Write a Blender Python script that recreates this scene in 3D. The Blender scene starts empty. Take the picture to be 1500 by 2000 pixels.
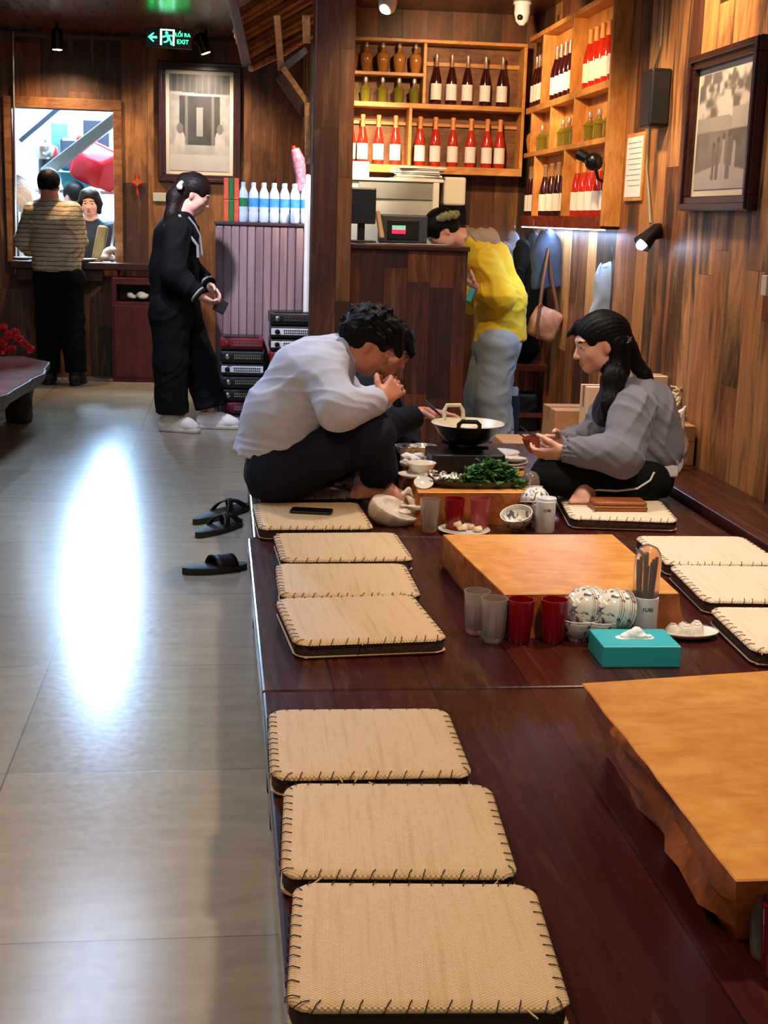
import bpy, math, random
import numpy as np
from mathutils import Vector, Matrix
random.seed(7)
RNG = np.random.default_rng(7)
SC = bpy.context.scene
COL = SC.collection
PI = math.pi
V = lambda *a: np.array(a, float)

# ------------------------------------------------------------------ camera
FPX, CAMH, ROLL = 2600., 1.36, .03
_Y = V(440 - 750, 420 - 1000, FPX); _Y /= np.linalg.norm(_Y)
_t = -(_Y[0] * -ROLL + _Y[1]) / _Y[2]
_D = V(-ROLL, 1, _t); _D /= np.linalg.norm(_D)
_Z = -_D
_X = np.cross(_Y, _Z)
CM = np.stack([_X, _Y, _Z], 1)          # camera axes (right, down, forward) = CM @ world

def P(px, py, y=None, z=None, x=None):
    """World point seen at a pixel of the 1500x2000 photo, at a given depth y, height z or side x."""
    r = CM.T @ V((px - 750) / FPX, (py - 1000) / FPX, 1.)
    k = (z - CAMH) / r[2] if z is not None else (y / r[1] if y is not None else x / r[0])
    return r * k + V(0, 0, CAMH)

cam = bpy.data.cameras.new('camera')
cam.sensor_fit = 'VERTICAL'; cam.sensor_height = 36; cam.lens = 36 * FPX / 2000
cam.clip_end = 60; cam.clip_start = .05
co = bpy.data.objects.new('camera', cam); COL.objects.link(co)
r_, u_, b_ = CM[0], -CM[1], -CM[2]
co.matrix_world = Matrix(((r_[0], u_[0], b_[0], 0), (r_[1], u_[1], b_[1], 0), (r_[2], u_[2], b_[2], CAMH), (0, 0, 0, 1)))
SC.camera = co

# ------------------------------------------------------------------ objects
ORG = {}

def tag(o, label=None, cat=None, group=None, kind=None):
    if label: o['label'] = label
    if cat: o['category'] = cat
    if group: o['group'] = group
    if kind: o['kind'] = kind
    return o

def thing(name, label, cat, loc=(0, 0, 0), rotz=0., group=None):
    o = bpy.data.objects.new(name, None); COL.objects.link(o)
    o.empty_display_size = .05
    o.location = [float(a) for a in loc]; o.rotation_euler = (0, 0, rotz)
    ORG[o.name] = V(*loc)
    return tag(o, label, cat, group)

def dup(root, loc, rotz=0., label=None, scale=None, rot=None, group=None):
    r = root.copy(); COL.objects.link(r)
    r.location = [float(a) for a in loc]; r.rotation_euler = rot if rot else (0, 0, rotz)
    if scale: r.scale = scale
    if label: r['label'] = label
    if group: r['group'] = group
    for ch in list(root.children):
        c = ch.copy(); COL.objects.link(c); c.parent = r
        for g in list(ch.children):
            d = g.copy(); COL.objects.link(d); d.parent = c
    return r

def link_mesh(name, me, parent=None, loc=None):
    o = bpy.data.objects.new(name, me); COL.objects.link(o)
    if parent is not None:
        o.parent = parent; ORG[o.name] = ORG.get(parent.name, V(0, 0, 0))
    elif loc is not None:
        o.location = [float(a) for a in loc]; ORG[o.name] = V(*loc)
    else:
        ORG[o.name] = V(0, 0, 0)
    return o

def rot(axis, ang):
    return np.array(Matrix.Rotation(ang, 3, Vector(axis)))

def frame(z, x=None):
    """3x3 matrix with columns right, mid, z-direction."""
    z = np.asarray(z, float); z = z / np.linalg.norm(z)
    h = V(1, 0, 0) if x is None else np.asarray(x, float)
    if abs(np.dot(h, z)) > .95 * np.linalg.norm(h): h = V(0, 1, 0)
    x_ = h - z * np.dot(h, z); x_ /= np.linalg.norm(x_)
    return np.stack([x_, np.cross(z, x_), z], 1)

class MB:
    def __init__(s): s.v = []; s.f = []; s.m = []; s.mi = 0
    def add(s, vs, fs):
        b = len(s.v); s.v.extend([tuple(map(float, q)) for q in vs])
        s.f.extend([tuple(b + i for i in f) for f in fs]); s.m.extend([s.mi] * len(fs)); return s
    def mat(s, i): s.mi = i; return s
    def box(s, c, size, R=None):
        c = np.asarray(c, float); h = np.asarray(size, float) / 2
        q = np.array([[x, y, z] for x in (-1, 1) for y in (-1, 1) for z in (-1, 1)], float) * h
        if R is not None: q = q @ np.asarray(R).T
        return s.add(q + c, [(0, 1, 3, 2), (4, 6, 7, 5), (0, 4, 5, 1), (2, 3, 7, 6), (0, 2, 6, 4), (1, 5, 7, 3)])
    def lohi(s, lo, hi):
        lo = np.asarray(lo, float); hi = np.asarray(hi, float)
        return s.box((lo + hi) / 2, hi - lo)
    def bar(s, a, b, w, h, up=(0, 0, 1)):
        a = np.asarray(a, float); b = np.asarray(b, float); d = b - a; L = np.linalg.norm(d)
        z = d / L; u = np.asarray(up, float); x = np.cross(u, z); x /= np.linalg.norm(x)
        R = np.stack([x, np.cross(z, x), z], 1)
        return s.box((a + b) / 2, (w, h, L), R)
    def loft(s, rings, caps=True, closed=True):
        n = len(rings[0]); vs = [p for r in rings for p in r]; fs = []
        for i in range(len(rings) - 1):
            for j in range(n if closed else n - 1):
                k = (j + 1) % n
                fs.append((i * n + j, i * n + k, (i + 1) * n + k, (i + 1) * n + j))
        if caps:
            fs.append(tuple(range(n - 1, -1, -1))); b = (len(rings) - 1) * n
            fs.append(tuple(range(b, b + n)))
        return s.add(vs, fs)
    def lathe(s, prof, n=28, c=(0, 0, 0), R=None, caps=True):
        a = np.arange(n) / n * 2 * PI; c = np.asarray(c, float); rings = []
        for r, z in prof:
            q = np.stack([r * np.cos(a), r * np.sin(a), np.full(n, z)], 1)
            if R is not None: q = q @ np.asarray(R).T
            rings.append(q + c)
        return s.loft(rings, caps)
    def tube(s, pts, r, n=8, caps=True):
        pts = [np.asarray(p, float) for p in pts]; m = len(pts)
        rs = r if hasattr(r, '__len__') else [r] * m
        rings = []; x = None
        for i, p in enumerate(pts):
            d = pts[min(i + 1, m - 1)] - pts[max(i - 1, 0)]; d /= np.linalg.norm(d) + 1e-12
            if x is None:
                h = V(0, 0, 1) if abs(d[2]) < .9 else V(1, 0, 0); x = np.cross(h, d)
            else: x = x - d * np.dot(x, d)
            x /= np.linalg.norm(x) + 1e-12; y = np.cross(d, x)
            a = np.arange(n) / n * 2 * PI
            rings.append(p + rs[i] * (np.cos(a)[:, None] * x + np.sin(a)[:, None] * y))
        return s.loft(rings, caps)
    def ball(s, c, r, n=16, R=None):
        r = np.asarray(r if hasattr(r, '__len__') else (r, r, r), float); c = np.asarray(c, float); rings = []
        for i in range(1, n // 2):
            t = PI * i / (n // 2); a = np.arange(n) / n * 2 * PI
            q = np.stack([np.sin(t) * np.cos(a), np.sin(t) * np.sin(a), np.full(n, -math.cos(t))], 1) * r
            if R is not None: q = q @ np.asarray(R).T
            rings.append(q + c)
        return s.loft(rings)
    def prism(s, out, z0, z1):
        return s.loft([[(x, y, z0) for x, y in out], [(x, y, z1) for x, y in out]])
    def sheet(s, fn, nu, nv):
        vs = [fn(i / nu, j / nv) for j in range(nv + 1) for i in range(nu + 1)]
        w = nu + 1
        return s.add(vs, [(j * w + i, j * w + i + 1, (j + 1) * w + i + 1, (j + 1) * w + i) for j in range(nv) for i in range(nu)])
    def build(s, name, mats, parent=None, loc=None, world=False, smooth=True, angle=35, bevel=0., solid=0., cols=None):
        me = bpy.data.meshes.new(name)
        vs = np.array(s.v)
        if parent is not None and world: vs = vs - ORG[parent.name]
        elif parent is None and world and loc is not None: vs = vs - V(*loc)
        me.from_pydata(vs.tolist(), [], s.f); me.update()
        for m in (mats if isinstance(mats, (list, tuple)) else [mats]): me.materials.append(m)
        if any(s.m): me.polygons.foreach_set('material_index', s.m)
        if smooth:
            me.polygons.foreach_set('use_smooth', [True] * len(me.polygons)); me.set_sharp_from_angle(angle=math.radians(angle))
        if cols is not None:
            at = me.color_attributes.new('Col', 'FLOAT_COLOR', 'POINT')
            at.data.foreach_set('color', np.asarray(cols, np.float32).ravel())
        o = link_mesh(name, me, parent, loc)
        if solid:
            md = o.modifiers.new('solid', 'SOLIDIFY'); md.thickness = solid; md.offset = 0
        if bevel:
            md = o.modifiers.new('edge', 'BEVEL'); md.width = bevel; md.segments = 2; md.limit_method = 'ANGLE'; md.angle_limit = math.radians(40)
        return o

def rrect(w, d, r, n=6):
    out = []
    for cx, cy, a0 in ((w / 2 - r, d / 2 - r, 0), (-w / 2 + r, d / 2 - r, 90), (-w / 2 + r, -d / 2 + r, 180), (w / 2 - r, -d / 2 + r, 270)):
        for i in range(n + 1):
            a = math.radians(a0 + 90 * i / n); out.append((cx + r * math.cos(a), cy + r * math.sin(a)))
    return out

def arc(a, b, sag, n=10, axis=(0, 0, -1)):
    a = np.asarray(a, float); b = np.asarray(b, float); ax = np.asarray(axis, float)
    return [a + (b - a) * i / n + ax * sag * 4 * (i / n) * (1 - i / n) for i in range(n + 1)]

# ------------------------------------------------------------------ implicit surfaces -> one continuous mesh
class SDF:
    def __init__(s): s.ops = []; s.lo = V(9e9, 9e9, 9e9); s.hi = -s.lo; s.disp = None
    def _add(s, kind, f, k, lo=None, hi=None):
        s.ops.append((kind, f, k))
        if lo is not None: s.lo = np.minimum(s.lo, lo); s.hi = np.maximum(s.hi, hi)
        return s
    def cap(s, a, b, ra, rb=None, k=.02, flat=None, cuts=(), kind='u'):
        a = np.asarray(a, float); b = np.asarray(b, float); rb = ra if rb is None else rb
        if flat is not None:
            fd = np.asarray(flat[0], float); fd = fd / np.linalg.norm(fd); fs = flat[1]
        ba = b - a; bb0 = ba + 0
        if flat is not None: bb0 = ba + fd * np.dot(ba, fd) * (1 / fs - 1)
        L2 = np.dot(bb0, bb0) + 1e-12
        cuts = [(np.asarray(c, float), np.asarray(n, float) / np.linalg.norm(n)) for c, n in cuts]
        def f(p):
            q = p - a
            if flat is not None: q = q + (q @ fd)[:, None] * fd * (1 / fs - 1)
            h = np.clip(q @ bb0 / L2, 0, 1)
            d = np.linalg.norm(q - h[:, None] * bb0, axis=1) - (ra + (rb - ra) * h)
            if flat is not None: d = d * min(1., fs)
            for c, n in cuts: d = np.maximum(d, (p - c) @ n)
            return d
        R = max(ra, rb) * (max(1., flat[1]) if flat is not None else 1.)
        if kind == 'u': return s._add(kind, f, k, np.minimum(a, b) - R, np.maximum(a, b) + R)
        return s._add(kind, f, k)
    def ell(s, c, r, R=None, k=.02, kind='u', cuts=()):
        c = np.asarray(c, float); r = np.asarray(r if hasattr(r, '__len__') else (r, r, r), float)
        Rm = np.eye(3) if R is None else np.asarray(R)
        cuts = [(np.asarray(cc, float), np.asarray(n, float) / np.linalg.norm(n)) for cc, n in cuts]
        def f(p):
            q = (p - c) @ Rm
            k0 = np.linalg.norm(q / r, axis=1); k1 = np.linalg.norm(q / (r * r), axis=1) + 1e-9
            d = k0 * (k0 - 1) / k1
            d = np.where(k0 < .15, -r.min() * (1 - k0), d)
            for cc, n in cuts: d = np.maximum(d, (p - cc) @ n)
            return d
        e = np.full(3, r.max())
        if kind == 'u': return s._add(kind, f, k, c - e, c + e)
        return s._add(kind, f, k)
    def rbox(s, c, h, R=None, rad=.01, k=.02, kind='u'):
        c = np.asarray(c, float); h = np.asarray(h, float); Rm = np.eye(3) if R is None else np.asarray(R)
        def f(p):
            q = np.abs((p - c) @ Rm) - (h - rad)
            return np.linalg.norm(np.maximum(q, 0), axis=1) + np.minimum(q.max(axis=1), 0) - rad
        e = np.full(3, np.linalg.norm(h))
        if kind == 'u': return s._add(kind, f, k, c - e, c + e)
        return s._add(kind, f, k)
    def chain(s, pts, rs, k=.02, **kw):
        for i in range(len(pts) - 1): s.cap(pts[i], pts[i + 1], rs[i], rs[i + 1], k=k, **kw)
        return s
    def plane(s, c, n):
        """keep only the side of the plane against n"""
        c = np.asarray(c, float); n = np.asarray(n, float) / np.linalg.norm(n)
        return s._add('i', lambda p: (p - c) @ n, 0)
    def _comb(s, ds, idx):
        d = None
        for i, x in zip(idx, ds):
            kind, _f, k = s.ops[i]
            if kind == 'u':
                if d is None: d = x.copy(); continue
                if k > 0:
                    h = np.maximum(k - np.abs(d - x), 0) / k
                    d = np.minimum(d, x) - h * h * k * .25
                else: d = np.minimum(d, x)
            elif d is not None:
                y = -x if kind == 's' else x
                if k > 0:
                    h = np.maximum(k - np.abs(d - y), 0) / k
                    d = np.maximum(d, y) + h * h * k * .25
                else: d = np.maximum(d, y)
        return d
    def mesh(s, vox):
        B = 10; pad = vox * 3 + (.02 if s.disp else 0)
        lo = s.lo - pad; n = np.ceil((s.hi + pad - lo) / vox / B).astype(int) + 1
        N = n * B
        bi = np.stack(np.meshgrid(*[np.arange(q) for q in n], indexing='ij'), -1).reshape(-1, 3)
        bc = lo + (bi * B + (B - 1) / 2) * vox
        R = B * vox * .5 * 1.74
        D = np.stack([f(bc) for _, f, _ in s.ops])
        tot = s._comb(list(D), range(len(s.ops)))
        VAL = np.empty(tuple(N), np.float32)
        big = np.where(tot > 0, 1., -1.).reshape(n)
        VAL[:] = np.repeat(np.repeat(np.repeat(big, B, 0), B, 1), B, 2)
        loc = np.stack(np.meshgrid(*[np.arange(B)] * 3, indexing='ij'), -1).reshape(-1, 3)
        act = np.nonzero(np.abs(tot) < R * 1.5 + .03)[0]
        for a in act:
            base = bi[a] * B; p = lo + (base + loc) * vox
            dm = tot[a]; idx = []
            for i, (kind, f, k) in enumerate(s.ops):
                di = D[i, a]
                if kind == 'u' and di > max(dm, 0) + 2.6 * R + k + .03: continue
                if kind == 's' and di > 1.6 * R + k + .03: continue
                idx.append(i)
            if not any(s.ops[i][0] == 'u' for i in idx):
                continue
            d = s._comb([s.ops[i][1](p) for i in idx], idx)
            if s.disp is not None: d = d + s.disp(p)
            VAL[base[0]:base[0] + B, base[1]:base[1] + B, base[2]:base[2] + B] = d.reshape(B, B, B)
        S = VAL < 0
        cnt = np.zeros(tuple(N - 1), np.uint8)
        cs = [(i, j, k) for i in (0, 1) for j in (0, 1) for k in (0, 1)]
        sl = lambda o, m: slice(o, o + m)
        for i, j, k in cs: cnt += S[sl(i, N[0] - 1), sl(j, N[1] - 1), sl(k, N[2] - 1)]
        cells = np.argwhere((cnt > 0) & (cnt < 8))
        ids = np.full(tuple(N - 1), -1, np.int32); ids[cells[:, 0], cells[:, 1], cells[:, 2]] = np.arange(len(cells))
        cv = {c: VAL[cells[:, 0] + c[0], cells[:, 1] + c[1], cells[:, 2] + c[2]] for c in cs}
        acc = np.zeros((len(cells), 3)); w = np.zeros(len(cells))
        for c in cs:
            for ax in range(3):
                if c[ax]: continue
                e = list(c); e[ax] = 1; e = tuple(e)
                v0, v1 = cv[c], cv[e]; m = (v0 < 0) != (v1 < 0)
                t = np.where(m, v0 / np.where(m, v0 - v1, 1), 0)
                q = np.tile(np.array(c, float), (len(cells), 1)); q[:, ax] = t
                acc += q * m[:, None]; w += m
        vs = lo + (cells + acc / np.maximum(w, 1)[:, None]) * vox
        faces = []
        for ax in range(3):
            u, v = (ax + 1) % 3, (ax + 2) % 3
            s0 = [slice(None)] * 3; s1 = [slice(None)] * 3
            s0[ax] = slice(0, -1); s1[ax] = slice(1, None)
            a, b = S[tuple(s0)], S[tuple(s1)]
            ch = np.argwhere(a != b)
            ok = (ch[:, u] > 0) & (ch[:, v] > 0) & (ch[:, u] < N[u] - 1) & (ch[:, v] < N[v] - 1) & (ch[:, ax] < N[ax] - 1)
            ch = ch[ok]; fl = a[tuple(ch.T)]
            def cid(du, dv):
                q = ch.copy(); q[:, u] -= du; q[:, v] -= dv
                return ids[q[:, 0], q[:, 1], q[:, 2]]
            qd = np.stack([cid(1, 1), cid(0, 1), cid(0, 0), cid(1, 0)], 1)
            qd[~fl] = qd[~fl][:, ::-1]
            faces.append(qd[(qd >= 0).all(1)])
        return vs, np.concatenate(faces)
    def build(s, name, mats, parent=None, loc=None, vox=.006, paint=None, relax=1):
        vs, fs = s.mesh(vox)
        if relax:
            e = np.concatenate([fs[:, [0, 1]], fs[:, [1, 2]], fs[:, [2, 3]], fs[:, [3, 0]]])
            for _ in range(relax):
                a = np.zeros_like(vs); c = np.zeros(len(vs))
                for d in range(3): a[:, d] = np.bincount(e[:, 0], vs[e[:, 1], d], len(vs)) + np.bincount(e[:, 1], vs[e[:, 0], d], len(vs))
                c = np.bincount(e[:, 0], minlength=len(vs)) + np.bincount(e[:, 1], minlength=len(vs))
                vs = vs * .5 + a / np.maximum(c, 1)[:, None] * .5
        wv = vs
        org = ORG[parent.name] if parent is not None else (V(*loc) if loc is not None else V(0, 0, 0))
        me = bpy.data.meshes.new(name)
        v2 = (vs - org).astype(np.float32)
        me.vertices.add(len(v2)); me.vertices.foreach_set('co', v2.ravel())
        me.loops.add(fs.size); me.loops.foreach_set('vertex_index', fs.astype(np.int32).ravel())
        me.polygons.add(len(fs)); me.polygons.foreach_set('loop_start', np.arange(0, fs.size, 4, dtype=np.int32))
        me.update(calc_edges=True); me.validate()
        for m in (mats if isinstance(mats, (list, tuple)) else [mats]): me.materials.append(m)
        if paint is not None and len(me.polygons) == len(fs):
            me.polygons.foreach_set('material_index', paint(wv[fs].mean(1)).astype(np.int32))
        me.polygons.foreach_set('use_smooth', np.ones(len(me.polygons), bool))
        return link_mesh(name, me, parent, loc)

def wrinkle(amp, f=22., seed=0, axis=None):
    """soft cloth folds: warped ridges that come and go"""
    f = f * 1.7
    r = np.random.default_rng(seed)
    ks = r.normal(size=(5, 3)); ks /= np.linalg.norm(ks, axis=1)[:, None]
    if axis is not None: ks[:3] = ks[:3] * .5 + np.asarray(axis, float) * r.choice([-1, 1], (3, 1)) * .8
    ph = r.uniform(0, 6, 5)
    def g(p):
        w = np.sin(p @ ks[0] * f * .55 + ph[0]) * 1.5 + np.sin(p @ ks[4] * f * .9 + ph[4]) * .7
        a = np.exp(-(np.sin(p @ ks[1] * f * .75 + w + ph[1]) * 2.1) ** 2) * 1.7 - .5
        b = np.sin(p @ ks[2] * f * 1.3 + 1.2 * w + ph[2])
        m = np.sin(p @ ks[3] * f * .3 + ph[3]) * .5 + .5
        return -amp * (a * (.35 + .65 * m) + .35 * b * (1 - m))
    return g
# ------------------------------------------------------------------ materials
def lin(c):
    return tuple(((v / 255) / 12.92 if v / 255 <= .04045 else ((v / 255 + .055) / 1.055) ** 2.4) for v in c) + (1.,)

class NT:
    def __init__(s, name):
        s.m = bpy.data.materials.new(name); s.m.use_nodes = True; s.t = s.m.node_tree
        s.b = s.t.nodes['Principled BSDF']; s._pos = None
    def n(s, typ, **kw):
        x = s.t.nodes.new(typ)
        for k, v in kw.items(): setattr(x, k, v)
        return x
    def l(s, a, b): s.t.links.new(a, b)
    def put(s, sock, v):
        if hasattr(v, 'node'): s.l(v, sock)
        else: sock.default_value = v
    def math(s, op, a, b=None, c=None):
        x = s.n('ShaderNodeMath', operation=op); s.put(x.inputs[0], a)
        if b is not None: s.put(x.inputs[1], b)
        if c is not None: s.put(x.inputs[2], c)
        return x.outputs[0]
    def pos(s):
        if s._pos is None: s._pos = s.n('ShaderNodeTexCoord').outputs['Object']
        return s._pos
    def sep(s, v):
        x = s.n('ShaderNodeSeparateXYZ'); s.l(v, x.inputs[0]); return x.outputs
    def comb(s, x, y, z):
        c = s.n('ShaderNodeCombineXYZ')
        for i, v in enumerate((x, y, z)): s.put(c.inputs[i], v)
        return c.outputs[0]
    def scale(s, v, sc):
        x = s.n('ShaderNodeVectorMath', operation='MULTIPLY'); s.l(v, x.inputs[0]); x.inputs[1].default_value = sc; return x.outputs[0]
    def noise(s, vec, scale=5., detail=3., rough=.55, dist=0.):
        x = s.n('ShaderNodeTexNoise'); s.l(vec, x.inputs['Vector']); x.inputs['Scale'].default_value = scale
        x.inputs['Detail'].default_value = detail; x.inputs['Roughness'].default_value = rough; x.inputs['Distortion'].default_value = dist
        return x.outputs[0]
    def white(s, vec):
        x = s.n('ShaderNodeTexWhiteNoise', noise_dimensions='3D'); s.l(vec, x.inputs['Vector']); return x.outputs[0]
    def ramp(s, fac, stops, interp='LINEAR'):
        x = s.n('ShaderNodeValToRGB'); s.put(x.inputs[0], fac); r = x.color_ramp; r.interpolation = interp
        while len(r.elements) < len(stops): r.elements.new(.5)
        for e, (p, c) in zip(r.elements, stops):
            e.position = p; e.color = lin(c) if len(c) == 3 else c
        return x.outputs[0]
    def mix(s, f, a, b, mode='MIX'):
        x = s.n('ShaderNodeMix', data_type='RGBA', blend_type=mode); s.put(x.inputs[0], f); s.put(x.inputs[6], a); s.put(x.inputs[7], b)
        return x.outputs[2]
    def bump(s, h, strength=.3, dist=.01):
        x = s.n('ShaderNodeBump'); x.inputs['Strength'].default_value = strength; x.inputs['Distance'].default_value = dist
        s.l(h, x.inputs['Height']); s.l(x.outputs[0], s.b.inputs['Normal'])
    def set(s, **kw):
        names = dict(col='Base Color', rough='Roughness', metal='Metallic', spec='Specular IOR Level', trans='Transmission Weight', ior='IOR', coat='Coat Weight', coatr='Coat Roughness', alpha='Alpha', em='Emission Color', es='Emission Strength', sheen='Sheen Weight', sss='Subsurface Weight')
        for k, v in kw.items():
            if isinstance(v, tuple) and len(v) == 3 and k in ('col', 'em'): v = lin(v)
            s.put(s.b.inputs[names[k]], v)
        return s

def mat(name, col, rough=.5, var=.12, scale=14., bump=0., metal=0., bscale=None, stretch=(1, 1, 1), **kw):
    k = NT(name); v = k.pos()
    if stretch != (1, 1, 1): v = k.scale(v, stretch)
    c = lin(col)
    if var:
        f = k.noise(v, scale, 4.)
        lo = tuple(x * (1 - var) for x in c[:3]) + (1.,); hi = tuple(min(1, x * (1 + var)) for x in c[:3]) + (1.,)
        k.set(col=k.ramp(f, [(.3, lo), (.7, hi)]))
    else: k.set(col=c)
    if bump: k.bump(k.noise(v, bscale or scale * 3, 4.), bump)
    k.set(rough=rough, metal=metal, **kw)
    return k.m

def planks(name, u, vx, width, length, pal, rough=.5, stain=.6, dark=.35, groove=.5, seed=0., spec=.4, graincol=.35, bump=.35):
    """Boards running along axis vx, laid side by side along axis u, each with its own tone, grain and wear."""
    k = NT(name); o = k.sep(k.pos()); U, W = o[u], o[vx]
    wob = k.math('MULTIPLY', k.white(k.comb(k.math('FLOOR', k.math('DIVIDE', U, width)), seed, 3.3)), .0)
    a = k.math('DIVIDE', U, width); i = k.math('FLOOR', a)
    off = k.math('MULTIPLY', k.white(k.comb(i, seed, 1.7)), length * 3)
    b = k.math('DIVIDE', k.math('ADD', W, off), length); j = k.math('FLOOR', b)
    rnd = k.white(k.comb(i, j, seed + .5)); rnd2 = k.white(k.comb(j, i, seed + 5.5))
    n = len(pal)
    col = k.ramp(rnd, [(q / n, c) for q, c in enumerate(pal)], 'CONSTANT')
    col2 = k.ramp(rnd2, [(q / n, c) for q, c in enumerate(pal)], 'CONSTANT')
    pv = k.comb(k.math('MULTIPLY', U, 5.), k.math('ADD', k.math('MULTIPLY', W, 1.5), k.math('MULTIPLY', rnd, 60.)), k.math('MULTIPLY', rnd2, 20.))
    col = k.mix(k.math('MULTIPLY', k.ramp(k.noise(pv, 1., 4., .6, .7), [(.42, (0, 0, 0)), (.6, (255, 255, 255))]), min(.75, stain * 1.1)), col, col2)
    gv = k.comb(k.math('MULTIPLY', U, 26.), k.math('ADD', k.math('MULTIPLY', W, 1.6), k.math('MULTIPLY', rnd, 40.)), k.math('MULTIPLY', rnd2, 9.))
    grain = k.noise(gv, 1.6, 5., .6, .4)
    col = k.mix(graincol, col, k.ramp(grain, [(.25, (35, 20, 12)), (.5, (150, 110, 75)), (.75, (235, 205, 160))]), 'OVERLAY')
    sv = k.comb(k.math('MULTIPLY', U, 7.), k.math('ADD', k.math('MULTIPLY', W, .9), k.math('MULTIPLY', rnd2, 30.)), k.math('MULTIPLY', rnd, 7.))
    st = k.noise(sv, 1.3, 4., .6, .6)
    sm = k.math('MULTIPLY', k.ramp(st, [(.5, (0, 0, 0)), (.66, (255, 255, 255))]), stain)
    col = k.mix(sm, col, lin((44, 29, 20)), 'MIX')
    wv = k.comb(k.math('MULTIPLY', U, 11.), k.math('ADD', k.math('MULTIPLY', W, 1.1), k.math('MULTIPLY', rnd, 50.)), k.math('MULTIPLY', rnd2, 12.))
    worn = k.noise(wv, 1.2, 5., .65, .8)
    col = k.mix(k.math('MULTIPLY', k.ramp(worn, [(.55, (0, 0, 0)), (.72, (255, 255, 255))]), stain * .55), col, lin((178, 134, 88)), 'MIX')
    fa = k.math('ABSOLUTE', k.math('SUBTRACT', k.math('FRACT', a), .5)); fb = k.math('ABSOLUTE', k.math('SUBTRACT', k.math('FRACT', b), .5))
    ga = k.math('GREATER_THAN', fa, .5 - .0025 / width); gb = k.math('GREATER_THAN', fb, .5 - .002 / length)
    g = k.math('MAXIMUM', ga, gb)
    col = k.mix(k.math('MULTIPLY', g, groove), col, lin((12, 8, 6)))
    k.set(col=col, rough=k.ramp(grain, [(.3, (int(rough * 255 * .85),) * 3 + (1,) if 0 else tuple([rough * .85] * 3) + (1.,)), (.7, tuple([min(1, rough * 1.15)] * 3) + (1.,))]), spec=spec)
    k.bump(k.math('SUBTRACT', k.math('ADD', k.math('MULTIPLY', grain, .3), k.math('MULTIPLY', rnd, .5)), k.math('MULTIPLY', g, .8)), bump, .008)
    return k.m

M = {}
warm = [(198, 148, 90), (126, 80, 46), (84, 54, 36), (176, 124, 72), (122, 64, 36), (152, 100, 60), (66, 44, 32), (186, 142, 96)]
M['wall_r'] = planks('reclaimed_planks', 1, 2, .19, 1.15, warm, .5, .95, seed=3.)
M['wall_b'] = planks('bar_wall_planks', 0, 2, .17, 1.1, [(84, 50, 30), (58, 36, 24), (150, 104, 62), (104, 62, 36), (48, 32, 24), (126, 84, 50)], .5, .6, seed=8.)
M['wall_k'] = planks('kitchen_wall_planks', 0, 2, .21, 1.25, [(120, 78, 46), (86, 54, 34), (146, 100, 58), (70, 46, 32), (128, 82, 48), (164, 116, 66)], .5, .65, seed=1.)
M['bar'] = planks('bar_front_planks', 0, 2, .13, .62, [(86, 44, 28), (50, 30, 24), (66, 38, 28), (108, 62, 38), (44, 28, 24), (92, 52, 32)], .45, .6, seed=15.)
M['pillar'] = planks('pillar_planks', 0, 2, .3, .66, [(70, 42, 28), (120, 82, 50), (62, 38, 26), (104, 66, 40)], .5, .5, seed=21.)
M['ceil'] = planks('ceiling_boards', 0, 1, .16, 2.4, [(92, 52, 30), (80, 46, 28), (102, 60, 36)], .3, .3, groove=.3, seed=2., spec=.5, bump=.02)
M['platform'] = planks('mahogany_boards', 0, 1, .235, 3.4, [(62, 21, 17), (52, 18, 15), (70, 25, 19)], .27, .25, groove=.75, seed=4., spec=.5, graincol=.22, bump=.1)
M['ledge'] = planks('mahogany_ledge', 0, 1, .4, 4., [(70, 32, 22), (62, 28, 20)], .35, .3, seed=6., bump=.1)

def wood(name, base, dark_, light, rough=.4, sc=(4, 30, 30), figure=2.5, spec=.4, bump=.15):
    k = NT(name); v = k.scale(k.pos(), sc)
    a = k.noise(v, 1.2, 5., .6, 1.2); b = k.noise(k.pos(), figure * 3, 3., .5, 1.5)
    c = k.ramp(a, [(.28, dark_), (.52, base), (.78, light)])
    c = k.mix(.45, c, k.ramp(b, [(.3, dark_), (.5, base), (.7, light)]), 'MIX')
    k.set(col=c, rough=rough, spec=spec); k.bump(a, bump, .004)
    return k.m
M['slab'] = wood('golden_slab_top', (212, 146, 70), (184, 114, 44), (228, 170, 96), .38, (6, 14, 14), 2.)
M['slab_side'] = wood('slab_bark_edge', (176, 98, 44), (104, 52, 24), (200, 126, 66), .5, (10, 10, 10), 5., bump=.5)
M['shelf'] = wood('honey_pine', (206, 144, 76), (150, 92, 40), (228, 176, 108), .45, (26, 26, 5), 1.5)
M['shelf_h'] = wood('honey_pine_shelf', (206, 144, 76), (150, 92, 40), (228, 176, 108), .45, (5, 26, 26), 1.5)
M['shelf_back'] = wood('shelf_back_board', (120, 76, 42), (72, 44, 26), (160, 108, 62), .55, (5, 26, 26), 2.)
M['frame_dark'] = wood('dark_frame_wood', (52, 24, 20), (30, 14, 12), (72, 36, 30), .3, (20, 20, 20), 2.)
M['beam'] = wood('dark_beam', (62, 38, 26), (34, 20, 14), (92, 58, 38), .5, (30, 6, 6), 2.)
M['trim'] = wood('hatch_trim_wood', (118, 76, 44), (70, 42, 24), (160, 108, 62), .45, (4, 30, 30), 2.)
M['ledge_dark'] = wood('dark_counter_wood', (56, 32, 24), (34, 20, 16), (76, 46, 34), .35, (4, 30, 30), 2.)
M['redwood'] = wood('red_stained_wood', (72, 22, 22), (44, 14, 14), (96, 34, 30), .4, (30, 30, 4), 2.)
M['stick'] = wood('dry_pole_wood', (176, 122, 76), (110, 70, 40), (212, 164, 112), .6, (20, 20, 20), 3.)
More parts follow.
